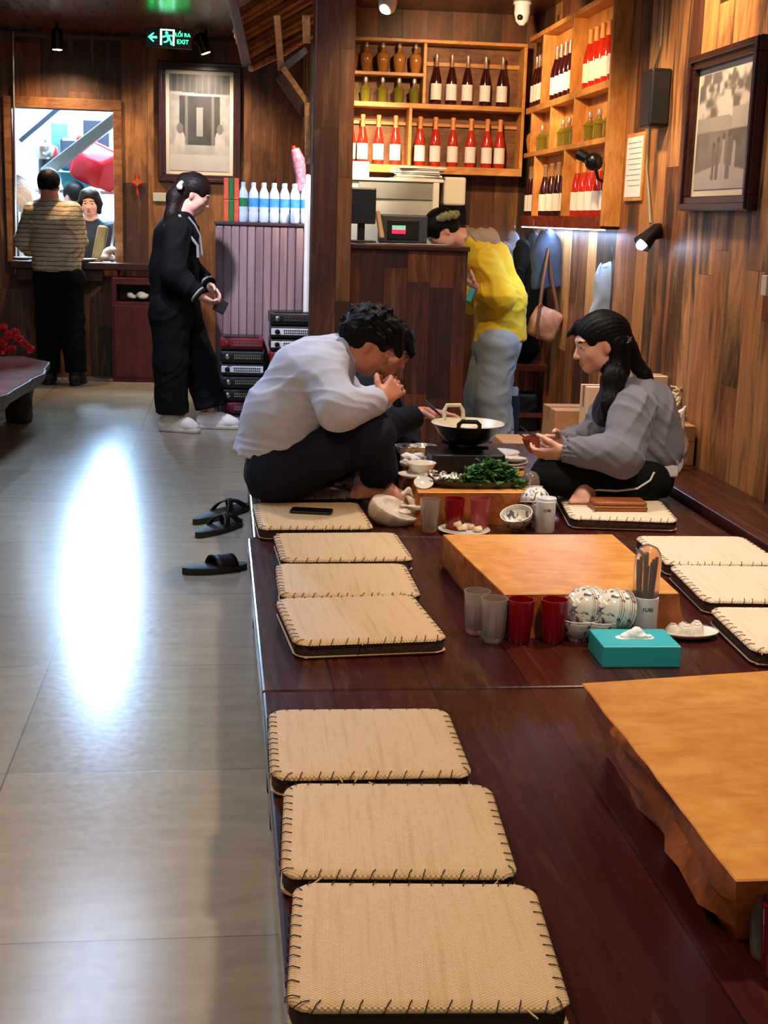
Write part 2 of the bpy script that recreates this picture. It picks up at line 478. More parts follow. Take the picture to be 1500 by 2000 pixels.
M['stick_dark'] = wood('dark_pole_wood', (104, 68, 42), (60, 38, 24), (140, 96, 60), .6, (20, 20, 20), 3.)
M['bench_top'] = wood('bench_top_wood', (128, 60, 40), (88, 38, 28), (158, 84, 58), .8, (4, 14, 14), 2., spec=.08)
M['bench_side'] = wood('bench_live_edge', (92, 84, 76), (54, 48, 44), (128, 118, 106), .6, (8, 8, 8), 3., bump=.5)
M['bench_leg'] = wood('bench_trunk', (52, 36, 28), (28, 20, 16), (74, 54, 42), .6, (6, 6, 20), 3., bump=.5)
M['stool'] = wood('stool_wood', (140, 62, 30), (96, 38, 20), (168, 84, 44), .4, (20, 20, 5), 2.)

def floor_mat():
    k = NT('floor_tiles'); o = k.sep(k.pos()); s = .8
    a = k.math('DIVIDE', k.math('ADD', o[0], .53), s); b = k.math('DIVIDE', k.math('ADD', o[1], .05), s)
    rnd = k.white(k.comb(k.math('FLOOR', a), k.math('FLOOR', b), 1.))
    n = k.noise(k.scale(k.pos(), (1, 3.5, 1)), 5., 6., .62); n2 = k.noise(k.pos(), 40., 3.)
    c = k.ramp(k.math('ADD', k.math('MULTIPLY', n, .8), k.math('MULTIPLY', rnd, .2)), [(.3, (148, 138, 120)), (.7, (172, 162, 142))])
    fa = k.math('ABSOLUTE', k.math('SUBTRACT', k.math('FRACT', a), .5)); fb = k.math('ABSOLUTE', k.math('SUBTRACT', k.math('FRACT', b), .5))
    g = k.math('MAXIMUM', k.math('GREATER_THAN', fa, .5 - .0022 / s), k.math('GREATER_THAN', fb, .5 - .0018 / s))
    c = k.mix(k.math('MULTIPLY', g, .7), c, lin((84, 76, 62)))
    k.set(col=c, rough=k.math('ADD', k.math('MULTIPLY', n2, .08), .16), spec=.32)
    k.bump(k.math('SUBTRACT', k.math('MULTIPLY', n2, .15), k.math('MULTIPLY', g, .5)), .12, .004)
    return k.m
M['floor'] = floor_mat()

def straw_mat(name, light, dark_, pink):
    k = NT(name); o = k.sep(k.pos())
    sx = k.math('SINE', k.math('MULTIPLY', o[0], 2 * PI / .0085)); sy = k.math('SINE', k.math('MULTIPLY', o[1], 2 * PI / .0058))
    w = k.math('MULTIPLY', sx, sy)
    nb = k.noise(k.scale(k.pos(), (60, 3, 1)), 1., 3., .6); nf = k.noise(k.scale(k.pos(), (30, 90, 10)), 2., 2.)
    c = k.ramp(nb, [(.32, pink), (.5, light), (.7, dark_)])
    c = k.mix(.35, c, k.ramp(nf, [(.3, dark_), (.7, light)]))
    c = k.mix(k.math('MULTIPLY', k.math('GREATER_THAN', w, .45), .22), c, lin((150, 112, 66)))
    k.set(col=c, rough=.6, spec=.3); k.bump(k.math('ADD', w, k.math('MULTIPLY', nf, 1.5)), .5, .002)
    return k.m
M['straw'] = straw_mat('woven_straw', (220, 188, 146), (198, 164, 116), (214, 176, 136))
M['straw_lit'] = straw_mat('lit_woven_straw', (236, 216, 190), (222, 198, 164), (232, 206, 180))  # same straw with the spotlight's glare put into a brighter colour
M['band'] = mat('dark_cushion_band', (62, 38, 24), .8, .3, 60., .6)
M['stitch'] = mat('dark_stitch_cord', (44, 28, 20), .8, 0)
M['straw_edge'] = mat('frayed_straw_edge', (206, 172, 116), .7, .2, 80., .4)

def glass(name, col, rough=.05, trans=1., ior=1.45, **kw):
    return NT(name).set(col=col, rough=rough, trans=trans, ior=ior, **kw).m
M['glass'] = glass('frosted_clear_glass', (244, 238, 236), .22, .82)
M['glass_red'] = glass('dark_red_glass', (176, 22, 42), .1, .55)
M['glass_pink'] = glass('pink_red_glass', (224, 110, 116), .15, .6)
M['dome'] = glass('clear_plastic', (250, 226, 214), .16, .86, 1.33)
M['lens'] = glass('spectacle_lens', (250, 250, 250), .01, 1., 1.1)
M['porcelain'] = mat('white_porcelain', (232, 228, 220), .15, .03, 10., coat=.3)
M['plate_glaze'] = mat('plate_glaze', (226, 222, 216), .15, .04, 10., coat=.3)
def bowl_mat():
    k = NT('brushed_blue_bowl'); v = k.pos()
    n = k.noise(k.scale(v, (40, 40, 22)), 1., 2., .5, 1.4)
    n2 = k.noise(k.scale(v, (10, 10, 60)), 1.4, 2., .5, .8)
    m = k.math('MULTIPLY', k.ramp(n, [(.58, (0, 0, 0)), (.62, (255, 255, 255))]), .9)
    z = k.sep(v)[2]
    ring = lambda c_, w_: k.math('LESS_THAN', k.math('ABSOLUTE', k.math('SUBTRACT', k.math('ADD', z, k.math('MULTIPLY', n2, .004)), c_ + .002)), w_)
    m2 = k.math('MAXIMUM', ring(.0505, .0012), k.math('MAXIMUM', ring(.0455, .0007), ring(.0565, .0008)))
    c = k.mix(m, lin((226, 222, 212)), lin((52, 62, 82)))
    c = k.mix(k.math('MULTIPLY', m2, .8), c, lin((70, 66, 64)))
    k.set(col=c, rough=.15, coat=.4); return k.m
M['bowl'] = bowl_mat()
M['teal'] = mat('teal_card', (44, 172, 186), .45, .04)
M['tissue'] = mat('white_tissue', (244, 244, 244), .9, .03, 30., .3)
M['white_plastic'] = mat('white_plastic', (232, 232, 234), .35, .02)
M['black_plastic'] = mat('black_plastic', (13, 13, 14), .45, .1)
M['black_metal'] = mat('black_metal', (18, 18, 20), .3, .1, metal=.3)
M['ink'] = mat('black_print', (20, 20, 22), .5, 0)
M['phone'] = mat('phone_glass', (22, 14, 12), .12, 0)
M['chopstick'] = mat('dark_chopstick', (44, 26, 22), .4, .2)
M['steel'] = mat('brushed_steel', (196, 198, 200), .28, .08, 30., metal=1.)
M['silver_panel'] = mat('silver_panel', (214, 220, 230), .35, .05, 30., metal=.15)
M['grille_dark'] = mat('dark_slots', (24, 26, 30), .5, 0)
M['navy_shell'] = mat('navy_black_shell', (24, 28, 38), .35, .1)
M['red_shell'] = mat('wine_red_shell', (118, 22, 32), .3, .1)
M['purple_shell'] = mat('plum_shell', (112, 28, 62), .3, .1)
M['leather'] = mat('tan_leather', (150, 82, 38), .42, .15, 40., .25)
M['bag_tan'] = mat('tan_bag_leather', (176, 124, 92), .5, .12, 30., .15)
M['bag_brown'] = mat('brown_bag_strap', (92, 54, 38), .5, .12)
M['gold'] = mat('brass_fitting', (200, 160, 90), .3, 0, metal=1.)
def fabric(name, col, rough=.85, var=.12, sc=260., bump=.25, big=.14):
    k = NT(name); v = k.pos(); f = k.noise(v, sc, 3.); g = k.noise(v, 9., 3.)
    c = lin(col); t = lambda q: tuple(max(0, min(1, x * q)) for x in c[:3]) + (1.,)
    a = k.ramp(f, [(.3, t(1 - var)), (.7, t(1 + var))]); a = k.mix(.5, a, k.ramp(g, [(.3, t(1 - big)), (.7, t(1 + big))]))
    k.set(col=a, rough=rough, spec=.15, sheen=.1 if max(col) > 60 else 0.); k.bump(k.math('ADD', f, k.math('MULTIPLY', g, 4.)), bump, .003)
    return k.m
M['white_cloth'] = fabric('white_fleece', (200, 203, 220)); M['cap_cloth'] = fabric('cream_cotton', (222, 208, 196))
M['navy_cloth'] = fabric('navy_trouser_cloth', (30, 32, 46)); M['dark_jacket'] = fabric('charcoal_jacket_cloth', (28, 30, 36))
M['grey_jacket'] = fabric('grey_jacket_cloth', (116, 114, 124), .7); M['grey_dark'] = fabric('dark_grey_knit', (62, 56, 66))
M['black_cloth'] = fabric('black_cloth', (15, 15, 17)); M['white_trim'] = fabric('white_hem_cloth', (214, 208, 210))
M['cord_white'] = fabric('white_cord', (222, 218, 210)); M['yellow'] = fabric('yellow_jacket_cloth', (226, 190, 44), .75)
M['hood'] = fabric('grey_hood_lining', (168, 150, 128)); M['denim'] = fabric('washed_denim', (140, 152, 158), .85, .2, 180.)
M['denim_pale'] = fabric('pale_blue_denim', (142, 164, 186), .85, .15, 180.); M['blue_coat'] = fabric('slate_blue_coat', (52, 60, 76))
M['grey_coat'] = fabric('grey_coat_cloth', (96, 100, 110)); M['stripe_grey'] = fabric('grey_stripe_cloth', (150, 152, 150))
def sweater_mat():
    k = NT('striped_knit'); o = k.sep(k.pos())
    d = k.math('MULTIPLY', k.noise(k.pos(), 18., 2.), .02)
    s = k.math('FRACT', k.math('DIVIDE', k.math('ADD', o[2], d), .035))
    c = k.ramp(s, [(0, (110, 92, 68)), (.12, (216, 200, 166)), (.8, (226, 212, 182)), (.95, (92, 78, 60))])
    c = k.mix(.4, c, k.ramp(k.noise(k.pos(), 7., 3.), [(.35, (130, 100, 86)), (.65, (230, 216, 180))]), 'MULTIPLY')
    k.set(col=c, rough=.9, spec=.2); k.bump(k.noise(k.pos(), 120., 2.), .4, .004); return k.m
M['sweater'] = sweater_mat()
def skin_mat(name, col):
    k = NT(name); f = k.noise(k.pos(), 26., 3.); c = lin(col); t = lambda q, r=1.: (c[0] * q * r, c[1] * q, c[2] * q, 1.)
    k.set(col=k.ramp(f, [(.3, t(.94, 1.03)), (.7, t(1.05))]), rough=.45, spec=.4, sss=.08); k.b.inputs['Subsurface Radius'].default_value = (.01, .004, .002)
    return k.m
M['skin'] = skin_mat('warm_skin', (216, 160, 134)); M['skin_b'] = skin_mat('tan_skin', (214, 146, 120)); M['skin_c'] = skin_mat('fair_skin', (230, 176, 154))
M['lip'] = mat('lip_skin', (194, 118, 104), .4, 0); M['eye_white'] = mat('eye_white', (210, 204, 198), .2, 0); M['iris'] = mat('dark_iris', (24, 16, 12), .15, 0); M['brow'] = mat('eyebrow_hair', (44, 30, 24), .7, 0)
def hair_mat(name, col):
    k = NT(name); f = k.noise(k.scale(k.pos(), (120, 120, 14)), 1.4, 3.); c = lin(col)
    k.set(col=k.ramp(f, [(.3, tuple(x * .5 for x in c[:3]) + (1.,)), (.7, tuple(min(1, x * 1.5) for x in c[:3]) + (1.,))]), rough=.5, spec=.16); k.bump(f, .5, .004); return k.m
M['hair'] = hair_mat('black_hair', (14, 11, 11)); M['hair_brown'] = hair_mat('dark_brown_hair', (30, 20, 17))
M['sole'] = mat('shoe_sole', (206, 196, 186), .6, .08); M['shoe'] = fabric('white_shoe_mesh', (240, 230, 224), .7); M['rubber'] = mat('black_rubber', (30, 32, 30), .6, .2, 30., .3)
M['card'] = mat('cardboard', (170, 126, 82), .75, .12, 9., .1); M['card_pale'] = mat('pale_carton', (214, 186, 156), .7, .08); M['tape'] = mat('parcel_tape', (150, 104, 62), .3, .05)
M['bag_white'] = mat('white_plastic_bag', (226, 220, 220), .3, .08, 20., .5); M['mop'] = mat('pale_mop_yarn', (196, 190, 164), .9, .25, 40., .5); M['mop_dark'] = mat('dark_bucket', (54, 44, 42), .5, .1)
M['wok_white'] = mat('cream_enamel', (226, 214, 190), .25, .05); M['broth'] = mat('pale_broth', (206, 190, 150), .12, .25, 30.)
M['leaf'] = mat('fresh_herb_leaf', (54, 116, 34), .5, .35, 30.); M['leaf_b'] = mat('dark_herb_leaf', (32, 82, 28), .5, .3, 30.); M['foil'] = mat('crumpled_foil', (216, 214, 206), .2, .05, 20., .8, metal=.9)
M['tray'] = mat('dark_leaf_tray', (48, 44, 22), .4, .2); M['food_pale'] = mat('pale_food_scrap', (220, 192, 158), .5, .2, 30.); M['food_dark'] = mat('dark_food_scrap', (60, 34, 24), .5, .2)
M['cup_brown'] = mat('brown_glazed_cup', (140, 66, 46), .3, .12); M['flower'] = mat('red_petal', (206, 30, 30), .55, .2, 30.); M['twig'] = mat('flower_stem', (60, 54, 30), .7, .2)
M['basin_red'] = mat('red_plastic', (214, 34, 46), .3, .06); M['teal_plastic'] = mat('teal_plastic', (64, 170, 184), .35, .06); M['aqua'] = mat('aqua_box', (84, 196, 214), .35, .05); M['dark_pot'] = mat('dark_pot', (40, 48, 62), .35, .1)
M['white_wall'] = mat('white_kitchen_tile', (236, 240, 242), .35, .03); M['duct'] = mat('galvanised_duct', (150, 176, 190), .35, .1, 20., metal=.5)
M['grey_cab'] = mat('grey_sheet_metal', (172, 174, 162), .45, .05); M['grey_cab_d'] = mat('dark_grey_machine', (66, 74, 78), .45, .06); M['cab_white'] = mat('ivory_plastic', (216, 212, 194), .45, .03)
M['paper'] = mat('white_paper', (232, 230, 224), .8, .04); M['paper_grey'] = mat('grey_print_paper', (150, 150, 146), .7, .2, 30.)
M['screen_navy'] = mat('dark_monitor_back', (28, 34, 52), .35, .05); M['lcd'] = NT('lcd_green').set(col=(120, 170, 140), em=(130, 190, 150), es=.5, rough=.3).m; M['lcd_red'] = NT('lcd_red').set(col=(200, 40, 70), em=(230, 40, 80), es=.7, rough=.3).m
def corr():
    k = NT('ribbed_cabinet'); o = k.sep(k.pos()); n = k.noise(k.scale(k.pos(), (8, 1, .6)), 2., 3.)
    k.set(col=k.ramp(n, [(.3, (132, 108, 114)), (.55, (158, 134, 138)), (.75, (180, 152, 140))]), rough=.38, spec=.5); return k.m
M['ribbed'] = corr(); M['ribbed_dark'] = mat('cabinet_seam', (62, 42, 54), .5, .1)
M['water'] = glass('blue_water_bottle', (206, 228, 250), .15, .12, 1.33); M['water_label'] = mat('blue_bottle_label', (70, 150, 220), .35, .25, 40.); M['water_cap'] = mat('blue_cap', (180, 214, 236), .4, .05)
M['green_label'] = mat('green_bottle_label', (40, 120, 70), .35, .25, 40.); M['drink_orange'] = mat('orange_carton', (222, 92, 60), .4, .2, 40.); M['drink_green'] = mat('green_carton', (36, 110, 50), .4, .35, 60.)
M['amber'] = mat('amber_liquor', (172, 112, 48), .12, .12, coat=.6); M['olive'] = mat('olive_liquor', (118, 108, 30), .12, .12, coat=.6); M['winedark'] = mat('dark_wine_glass', (52, 14, 20), .12, .1, coat=.6); M['winered'] = mat('red_fruit_wine', (182, 42, 22), .12, .15, coat=.6)
M['bot_label'] = mat('white_bottle_label', (238, 232, 226), .6, .03); M['stopper'] = mat('silver_stopper', (196, 186, 176), .25, .05, metal=.5); M['neckwrap'] = mat('orange_neck_wrap', (216, 140, 80), .5, .15); M['neckglass'] = mat('pale_neck_glass', (142, 110, 80), .15, .1, coat=.6)
M['cable'] = mat('grey_cable', (120, 120, 104), .5, .05); M['charm'] = mat('red_charm', (190, 30, 24), .5, .1)
M['sign_dark'] = mat('sign_casing', (16, 20, 18), .35, .1)
def emit(name, col, s):
    return NT(name).set(col=(0, 0, 0), em=col, es=s).m
M['exit'] = emit('exit_green', (40, 255, 120), 5.); M['exit_w'] = emit('exit_pale_green', (150, 255, 200), 6.); M['bulb_w'] = emit('warm_bulb', (255, 232, 196), 14.); M['bulb_c'] = emit('cool_bulb', (205, 228, 255), 30.); M['led'] = emit('led_strip', (190, 220, 255), 9.)
def print_mat():
    k = NT('old_photo_print'); a = k.n('ShaderNodeAttribute', attribute_name='Col'); k.set(col=a.outputs[0], rough=.35, spec=.35); return k.m
M['print'] = print_mat(); M['mount'] = mat('photo_mount', (206, 194, 176), .6, .03)
M['plaid'] = mat('green_plaid_clip', (150, 152, 110), .5, .4, 60.); M['floral'] = mat('floral_wrap', (190, 130, 170), .5, .5, 40.); M['strap_khaki'] = mat('khaki_chair_vinyl', (120, 108, 70), .45, .15)
# ------------------------------------------------------------------ the room
ZC, ZP, ZL = 2.75, .28, .315          # ceiling, platform top, ledge top
XR, YB, YK = 2.12, 9.43, 11.4         # right wall, bar wall, kitchen wall

def struct(name, mb, m, **kw):
    o = mb.build(name, m, smooth=False, **kw); o['kind'] = 'structure'; return o

struct('floor', MB().lohi((-2.8, -1., -.1), (2.4, 11.4, 0)), M['floor'])
struct('ceiling', MB().lohi((-2.8, -1., ZC), (2.4, 11.52, ZC + .1)), M['ceil'])
struct('wall_right', MB().lohi((XR, -1., 0), (XR + .12, 9.55, ZC)), M['wall_r'])
struct('wall_left', MB().lohi((-2.8, -1., 0), (-2.68, 11.4, ZC)), M['wall_r'])
struct('wall_bar', MB().lohi((.62, YB, 0), (XR, YB + .12, ZC)), M['wall_b'])
struct('wall_return', MB().lohi((.62, YB + .12, 0), (.74, YK, ZC)), M['wall_r'])
hx0, hx1, hz0, hz1 = -1.70, -.905, .93, 2.155
w = MB()
w.lohi((-2.8, YK, 0), (hx0, YK + .12, ZC)); w.lohi((hx1, YK, 0), (.74, YK + .12, ZC))
w.lohi((hx0, YK, hz1), (hx1, YK + .12, ZC)); w.lohi((hx0, YK, 0), (hx1, YK + .12, hz0))
struct('wall_kitchen', w, M['wall_k'])
w = MB()
w.lohi((hx0 - .07, YK - .03, hz1), (hx1 + .07, YK + .1, hz1 + .085))
w.lohi((hx1, YK - .03, hz0), (hx1 + .07, YK + .1, hz1)); w.lohi((hx0 - .07, YK - .03, hz0), (hx0, YK + .1, hz1))
struct('window_1', w, M['trim'], bevel=.006)
struct('trim_1', MB().lohi((-2.68, YK - .03, ZC - .05), (.62, YK, ZC - .025)), M['trim'])
# steel pipe trim running down the side of the hatch
struct('trim_2', MB().tube([P(25, 62, y=11.36), P(27, 215, y=11.36), P(31, 505, y=11.36)], .012), M['steel'])
struct('beam_1', MB().lohi((.05, 7.372, 2.58), (1.95, 7.62, ZC)), M['beam'], bevel=.01)

# kitchen behind the hatch: a lit white room
w = MB()
w.lohi((-3.2, 13.6, 0), (.2, 13.7, 2.9)); w.lohi((-3.3, YK + .12, 0), (-3.2, 13.7, 2.9)); w.lohi((.2, YK + .12, 0), (.3, 13.7, 2.9))
struct('wall_kitchen_back', w, M['white_wall'])
struct('ceiling_kitchen', MB().lohi((-3.3, YK + .12, 2.9), (.3, 13.7, 3.)), M['white_wall'])
struct('floor_kitchen', MB().lohi((-3.3, YK, -.1), (.3, 13.7, 0)), M['floor'])

# ------------------------------------------------------------------ seating platforms
def platform(label, x0, x1, y0, y1, rz=0.):
    c = V((x0 + x1) / 2, (y0 + y1) / 2, 0)
    t = thing('seating_platform', label, 'platform', (c[0], c[1], 0), rz, 'low mahogany seating platforms')
    hx, hy = (x1 - x0) / 2, (y1 - y0) / 2
    MB().lohi((-hx, -hy, ZP - .05), (hx, hy, ZP)).build('deck', M['platform'], t, smooth=False, bevel=.006)
    MB().lohi((-hx + .015, -hy + .02, .05), (-hx + .05, hy - .02, ZP - .05)).build('side_rail', M['platform'], t, smooth=False, bevel=.004)
    MB().lohi((hx - .05, -hy + .02, .05), (hx - .015, hy - .02, ZP - .05)).build('side_rail', M['platform'], t, smooth=False, bevel=.004)
    for sx in (-1, 1):
        for sy in (-1, 1):
            MB().lohi((sx * (hx - .06) - .045, sy * (hy - .1) - .05, 0), (sx * (hx - .06) + .045, sy * (hy - .1) + .05, ZP - .05)).build('leg', M['platform'], t, smooth=False, bevel=.004)
    return t
platform('mahogany seating platform closest to the viewer, with three straw cushions in a row', .09, 1.83, 1.12, 2.945)
platform('mahogany seating platform with the tissue box and six straw cushions', .085, 1.83, 2.955, 4.47, .006)
platform('mahogany seating platform where the diners sit around the hot wok', .10, 1.83, 4.48, 6.5)
struct('ledge_1', MB().lohi((1.845, 1.12, 0), (XR, 6.9, ZL)), M['ledge'], bevel=.006)

# ------------------------------------------------------------------ pillar, bar
PX0, PX1, PY = .467, .68, 7.36
struct('pillar_1', MB().lohi((PX0, PY, 0), (PX1, PY + .2, ZC)), M['pillar'], bevel=.006)
bar = thing('bar_counter', 'dark plank bar counter between the pillar and the yellow jacket', 'counter', (1., 7.65, 0))
MB().lohi((PX1 + .002, 7.4, 0), (1.336, 7.46, 1.2)).build('front_panel', M['bar'], bar, world=True, smooth=False, bevel=.004)
MB().lohi((1.29, 7.46, 0), (1.336, 8.02, 1.2)).build('end_panel', M['bar'], bar, world=True, smooth=False, bevel=.004)
MB().lohi((PX1 + .002, 7.385, 1.2), (1.345, 8.02, 1.228)).build('worktop', M['ledge_dark'], bar, world=True, smooth=False, bevel=.005)
MB().lohi((PX1 + .002, 7.8, .7), (1.29, 8.0, .73)).build('shelf', M['ledge_dark'], bar, world=True, smooth=False)

# small lean-to roof of poles over the bar
aw = thing('pole_awning', 'small slanting roof of rough poles beside the pillar top', 'awning', tuple(P(540, 80, y=7.4)))
for i in range(11):
    f = i / 10.
    a = P(455 + 30 * f + random.uniform(-5, 5), 30 + 104 * f, y=7.25); b = P(598 + 16 * f, -62 + 128 * f, y=8.1)
    MB().tube([a, (a + b) / 2 + V(0, 0, random.uniform(-.01, .01)), b], [.017, .02, .016], 7).build('pole', M['stick' if i % 3 else 'stick_dark'], aw, world=True)
for a, b, m_, wd in (((541, 30), (549, 138), 'stick', .035), ((598, 30), (599, 84), 'stick', .04), ((549, 136), (598, 98), 'bench_side', .035), ((552, 132), (599, 200), 'stick', .03), ((546, 150), (597, 224), 'beam', .045), ((600, 200), (601, 320), 'stick', .03)):
    MB().bar(P(*a, y=7.42), P(*b, y=7.46), wd, .04, (0, 1, 0)).build('strut', M[m_], aw, world=True, smooth=False, bevel=.003)
MB().bar(P(452, -12, y=7.2), P(482, 128, y=7.2), .05, .06, (0, 1, 0)).build('fascia_board', M['beam'], aw, world=True, smooth=False, bevel=.004)

# ------------------------------------------------------------------ bottle shelves
SY = 9.25
bs = thing('bar_shelf', 'honey pine bottle shelf on the wall behind the bar', 'shelf', (1.3, SY, 1.65))
X0, X1 = .72, 2.02
zt, zb = P(1018, 92, y=SY)[2], P(1003, 330, y=SY)[2]
z1, z2 = P(760, 140, y=SY)[2], P(800, 201, y=SY)[2]
z2r = P(900, 196, y=SY)[2]
xm1 = P(830, 140, y=SY)[0]; xm2 = P(801, 260, y=SY)[0]
T = .022
def hboard(name, x0, x1, z, t=T, m='shelf_h'):
    MB().lohi((x0, SY, z - t), (x1, YB, z)).build(name, M[m], bs, world=True, smooth=False, bevel=.003)
def vboard(name, x, za, zb_, t=T):
    MB().lohi((x - t / 2, SY + .001, za), (x + t / 2, YB, zb_)).build(name, M['shelf'], bs, world=True, smooth=False, bevel=.003)
hboard('top_board', X0, X1, zt + T); hboard('shelf_board', X0, xm1, z1); hboard('shelf_board', X0, X1 - T, z2, .032); hboard('bottom_board', X0, X1, zb, .05)
vboard('divider', xm1, z2, zt); vboard('divider', xm2, zb, z2 - .032); vboard('side_board', X1 - T / 2, zb, zt)
MB().lohi((X0, YB - .012, zb), (X1 - T, YB - .001, zt)).build('back_board', M['shelf_back'], bs, world=True, smooth=False)
MB().lohi((xm1 + T / 2, YB - .03, z2 + .26), (X1 - T, YB - .012, z2 + .285)).build('back_rail', M['shelf_h'], bs, world=True, smooth=False)
MB().lohi((X0, YB - .03, zb + .27), (X1 - T, YB - .012, zb + .29)).build('back_rail', M['shelf_h'], bs, world=True, smooth=False)

RX = 2.02                                  # front of the right-hand unit
rs = thing('wall_shelf', 'honey pine pigeonhole shelf full of bottles on the side wall', 'shelf', (RX, 8.2, 1.36))
RY0, RY1 = 7.2, SY - .03
YR = lambda px, py: P(px, py, x=RX)[1]
ZR = lambda px, py: P(px, py, x=RX)[2]
rz = [ZR(1100, 440), ZR(1090, 286), ZR(1090, 190), ZR(1110, 40)]      # bottom, row 3, row 2, top
def rh(name, z, t=.03, m='shelf_h'):
    MB().lohi((RX, RY0, z - t), (XR, RY1, z)).build(name, M[m], rs, world=True, smooth=False, bevel=.003)
rh('bottom_board', rz[0] + .055, .07, 'bench_top'); rh('shelf_board', rz[1]); rh('shelf_board', rz[2], .04); rh('top_board', rz[3] + .03)
MB().lohi((RX - .004, RY0 - .03, rz[0]), (XR, RY0, ZC - .02)).build('end_board', M['shelf'], rs, world=True, smooth=False, bevel=.003)
MB().lohi((XR - .012, RY0, rz[0]), (XR - .002, RY1, rz[3])).build('back_board', M['shelf'], rs, world=True, smooth=False)
div_rows = [[1052, 1108], [1036, 1073, 1118], [1046, 1104]]
rows_z = [(rz[2], rz[3]), (rz[1], rz[2] - .04), (rz[0] + .055, rz[1] - .03)]
row_y = []
for (za, zb_), dv in zip(rows_z, div_rows):
    ys = [YR(q, 250) for q in dv]
    for y in ys:
        MB().lohi((RX + .002, y - .012, za), (XR - .012, y + .012, zb_)).build('divider', M['shelf'], rs, world=True, smooth=False, bevel=.002)
    row_y.append([RY1] + ys + [RY0])

# ------------------------------------------------------------------ bottles
def bottle(name, label, cat, kind):
    t = thing(name, label, cat)
    if kind == 'flask':
        MB().lathe([(.03, 0), (.036, .008), (.047, .07), (.05, .105), (.043, .135), (.02, .155)], 20).build('body', M['amber'], t)
        MB().lathe([(.019, .154), (.014, .17), (.013, .185)], 14).build('neck', M['amber'], t)
        MB().lathe([(.016, .184), (.018, .195), (.012, .215), (.006, .22)], 14).build('stopper', M['stopper'], t)
    if kind == 'jar':
        MB().lathe([(.034, 0), (.038, .01), (.04, .09), (.041, .1), (.022, .128)], 20).build('body', M['olive'], t)
        MB().lathe([(.043, .094), (.045, .1), (.042, .107)], 20, caps=False).build('collar', M['olive'], t)
        MB().lathe([(.021, .127), (.013, .14), (.013, .155)], 14).build('neck', M['neckglass'], t)
        MB().lathe([(.016, .154), (.018, .17), (.015, .19), (.007, .198)], 14).build('stopper', M['stopper'], t)
    if kind in ('wine', 'red'):
        b, nk = ('winedark', 'neckglass') if kind == 'wine' else ('winered', 'neckwrap')
        MB().lathe([(.034, 0), (.0365, .006), (.0365, .145), (.033, .175), (.024, .215), (.017, .245)], 22).build('body', M[b], t)
        MB().lathe([(.0375, .03), (.0375, .135)], 22, caps=False).build('label', M['bot_label'], t)
        MB().lathe([(.0168, .244), (.0145, .27), (.0145, .305), (.0165, .306), (.0165, .322), (.012, .325)], 14).build('neck', M[nk], t)
    if kind in ('flask', 'jar'): t.scale = (.86, .86, .86 if kind == 'flask' else .84)
    return t
ORD = ['first', 'second', 'third', 'fourth', 'fifth', 'sixth', 'seventh']
def row_of(name, cat, kind, pts, lab, group):
    first = None
    for i, p in enumerate(pts):
        l = lab(i)
        if first is None:
            first = bottle(name, l, cat, kind); first['group'] = group; first.location = [float(p[0]), float(p[1]), float(p[2]) + .0015]
        else:
            dup(first, (p[0], p[1], p[2] + .0015), random.uniform(-.3, .3), l)
by = (SY + YB) / 2 - .02
fx = lambda px, z: P(px, 150, y=by)[0] if z is None else None
def bx(px, py): return P(px, py, y=by)[0]
row_of('liquor_flask', 'bottle', 'flask', [(bx(q, 120), by, z1) for q in (688, 716, 748, 780, 812)], lambda i: f'amber round-shouldered liquor flask, {ORD[i]} from the pillar, topmost bar shelf', 'amber flasks on the bar shelf')
row_of('liquor_bottle', 'bottle', 'jar', [(bx(q, 180), by, z2) for q in (686, 714, 747, 779, 809)], lambda i: f'olive liquor bottle with silver stopper, {ORD[i]} from the pillar, bar shelf', 'olive bottles on the bar shelf')
row_of('wine_bottle', 'bottle', 'wine', [(bx(q, 160), by, z2) for q in (852, 882, 913, 948, 981)], lambda i: f'dark wine bottle with white label on the bar shelf, {ORD[i]} counted from the pillar', 'dark wine bottles on the bar shelf')
row_of('fruit_wine_bottle', 'bottle', 'red', [(bx(q, 280), by, zb) for q in (684, 708, 739, 772)], lambda i: f'orange-red wine bottle in the bar shelf bottom compartment beside the pillar, {ORD[i]} from pillar', 'red wine bottles in the small bottom compartment')
row_of('fruit_wine_bottle', 'bottle', 'red', [(bx(q, 280), by, zb) for q in (820, 850, 884, 919, 951, 976)], lambda i: f'red wine bottle with white label in the wide bottom compartment, {ORD[i]} from its divider', 'red wine bottles in the wide bottom compartment')
rxc = (RX + XR) / 2 - .012
def rrow(name, cat, kind, row, comp, n, lab, group, f0=.12, f1=.85):
    ya, yb_ = row_y[row][comp] - .06, row_y[row][comp + 1] + .06
    z = rows_z[row][0]; sp = .094 if kind == 'flask' else .082; n = min(n, 1 + int(abs(yb_ - ya) / sp)); ln = (yb_ - ya) * (f1 - f0)
    if n > 1 and abs(ln) / (n - 1) < sp: f0 = f1 - sp * (n - 1) / abs(yb_ - ya)
    pts = [(rxc, ya + (yb_ - ya) * (f0 + (f1 - f0) * (i / max(1, n - 1))), z) for i in range(n)]
    row_of(name, cat, kind, pts, lab, group)
CN = ['corner', 'middle', 'end']
for c, n, kd in ((0, 4, 'wine'), (1, 5, 'wine'), (2, 5, 'red')):
    rrow('wine_bottle', 'bottle', kd, 0, c, n, lambda i, c=c: f'wine bottle in the top row of the side-wall shelf, {CN[c]} compartment, {ORD[i]} from the corner', f'wine bottles in the top {CN[c]} pigeonhole', .3, 1.)
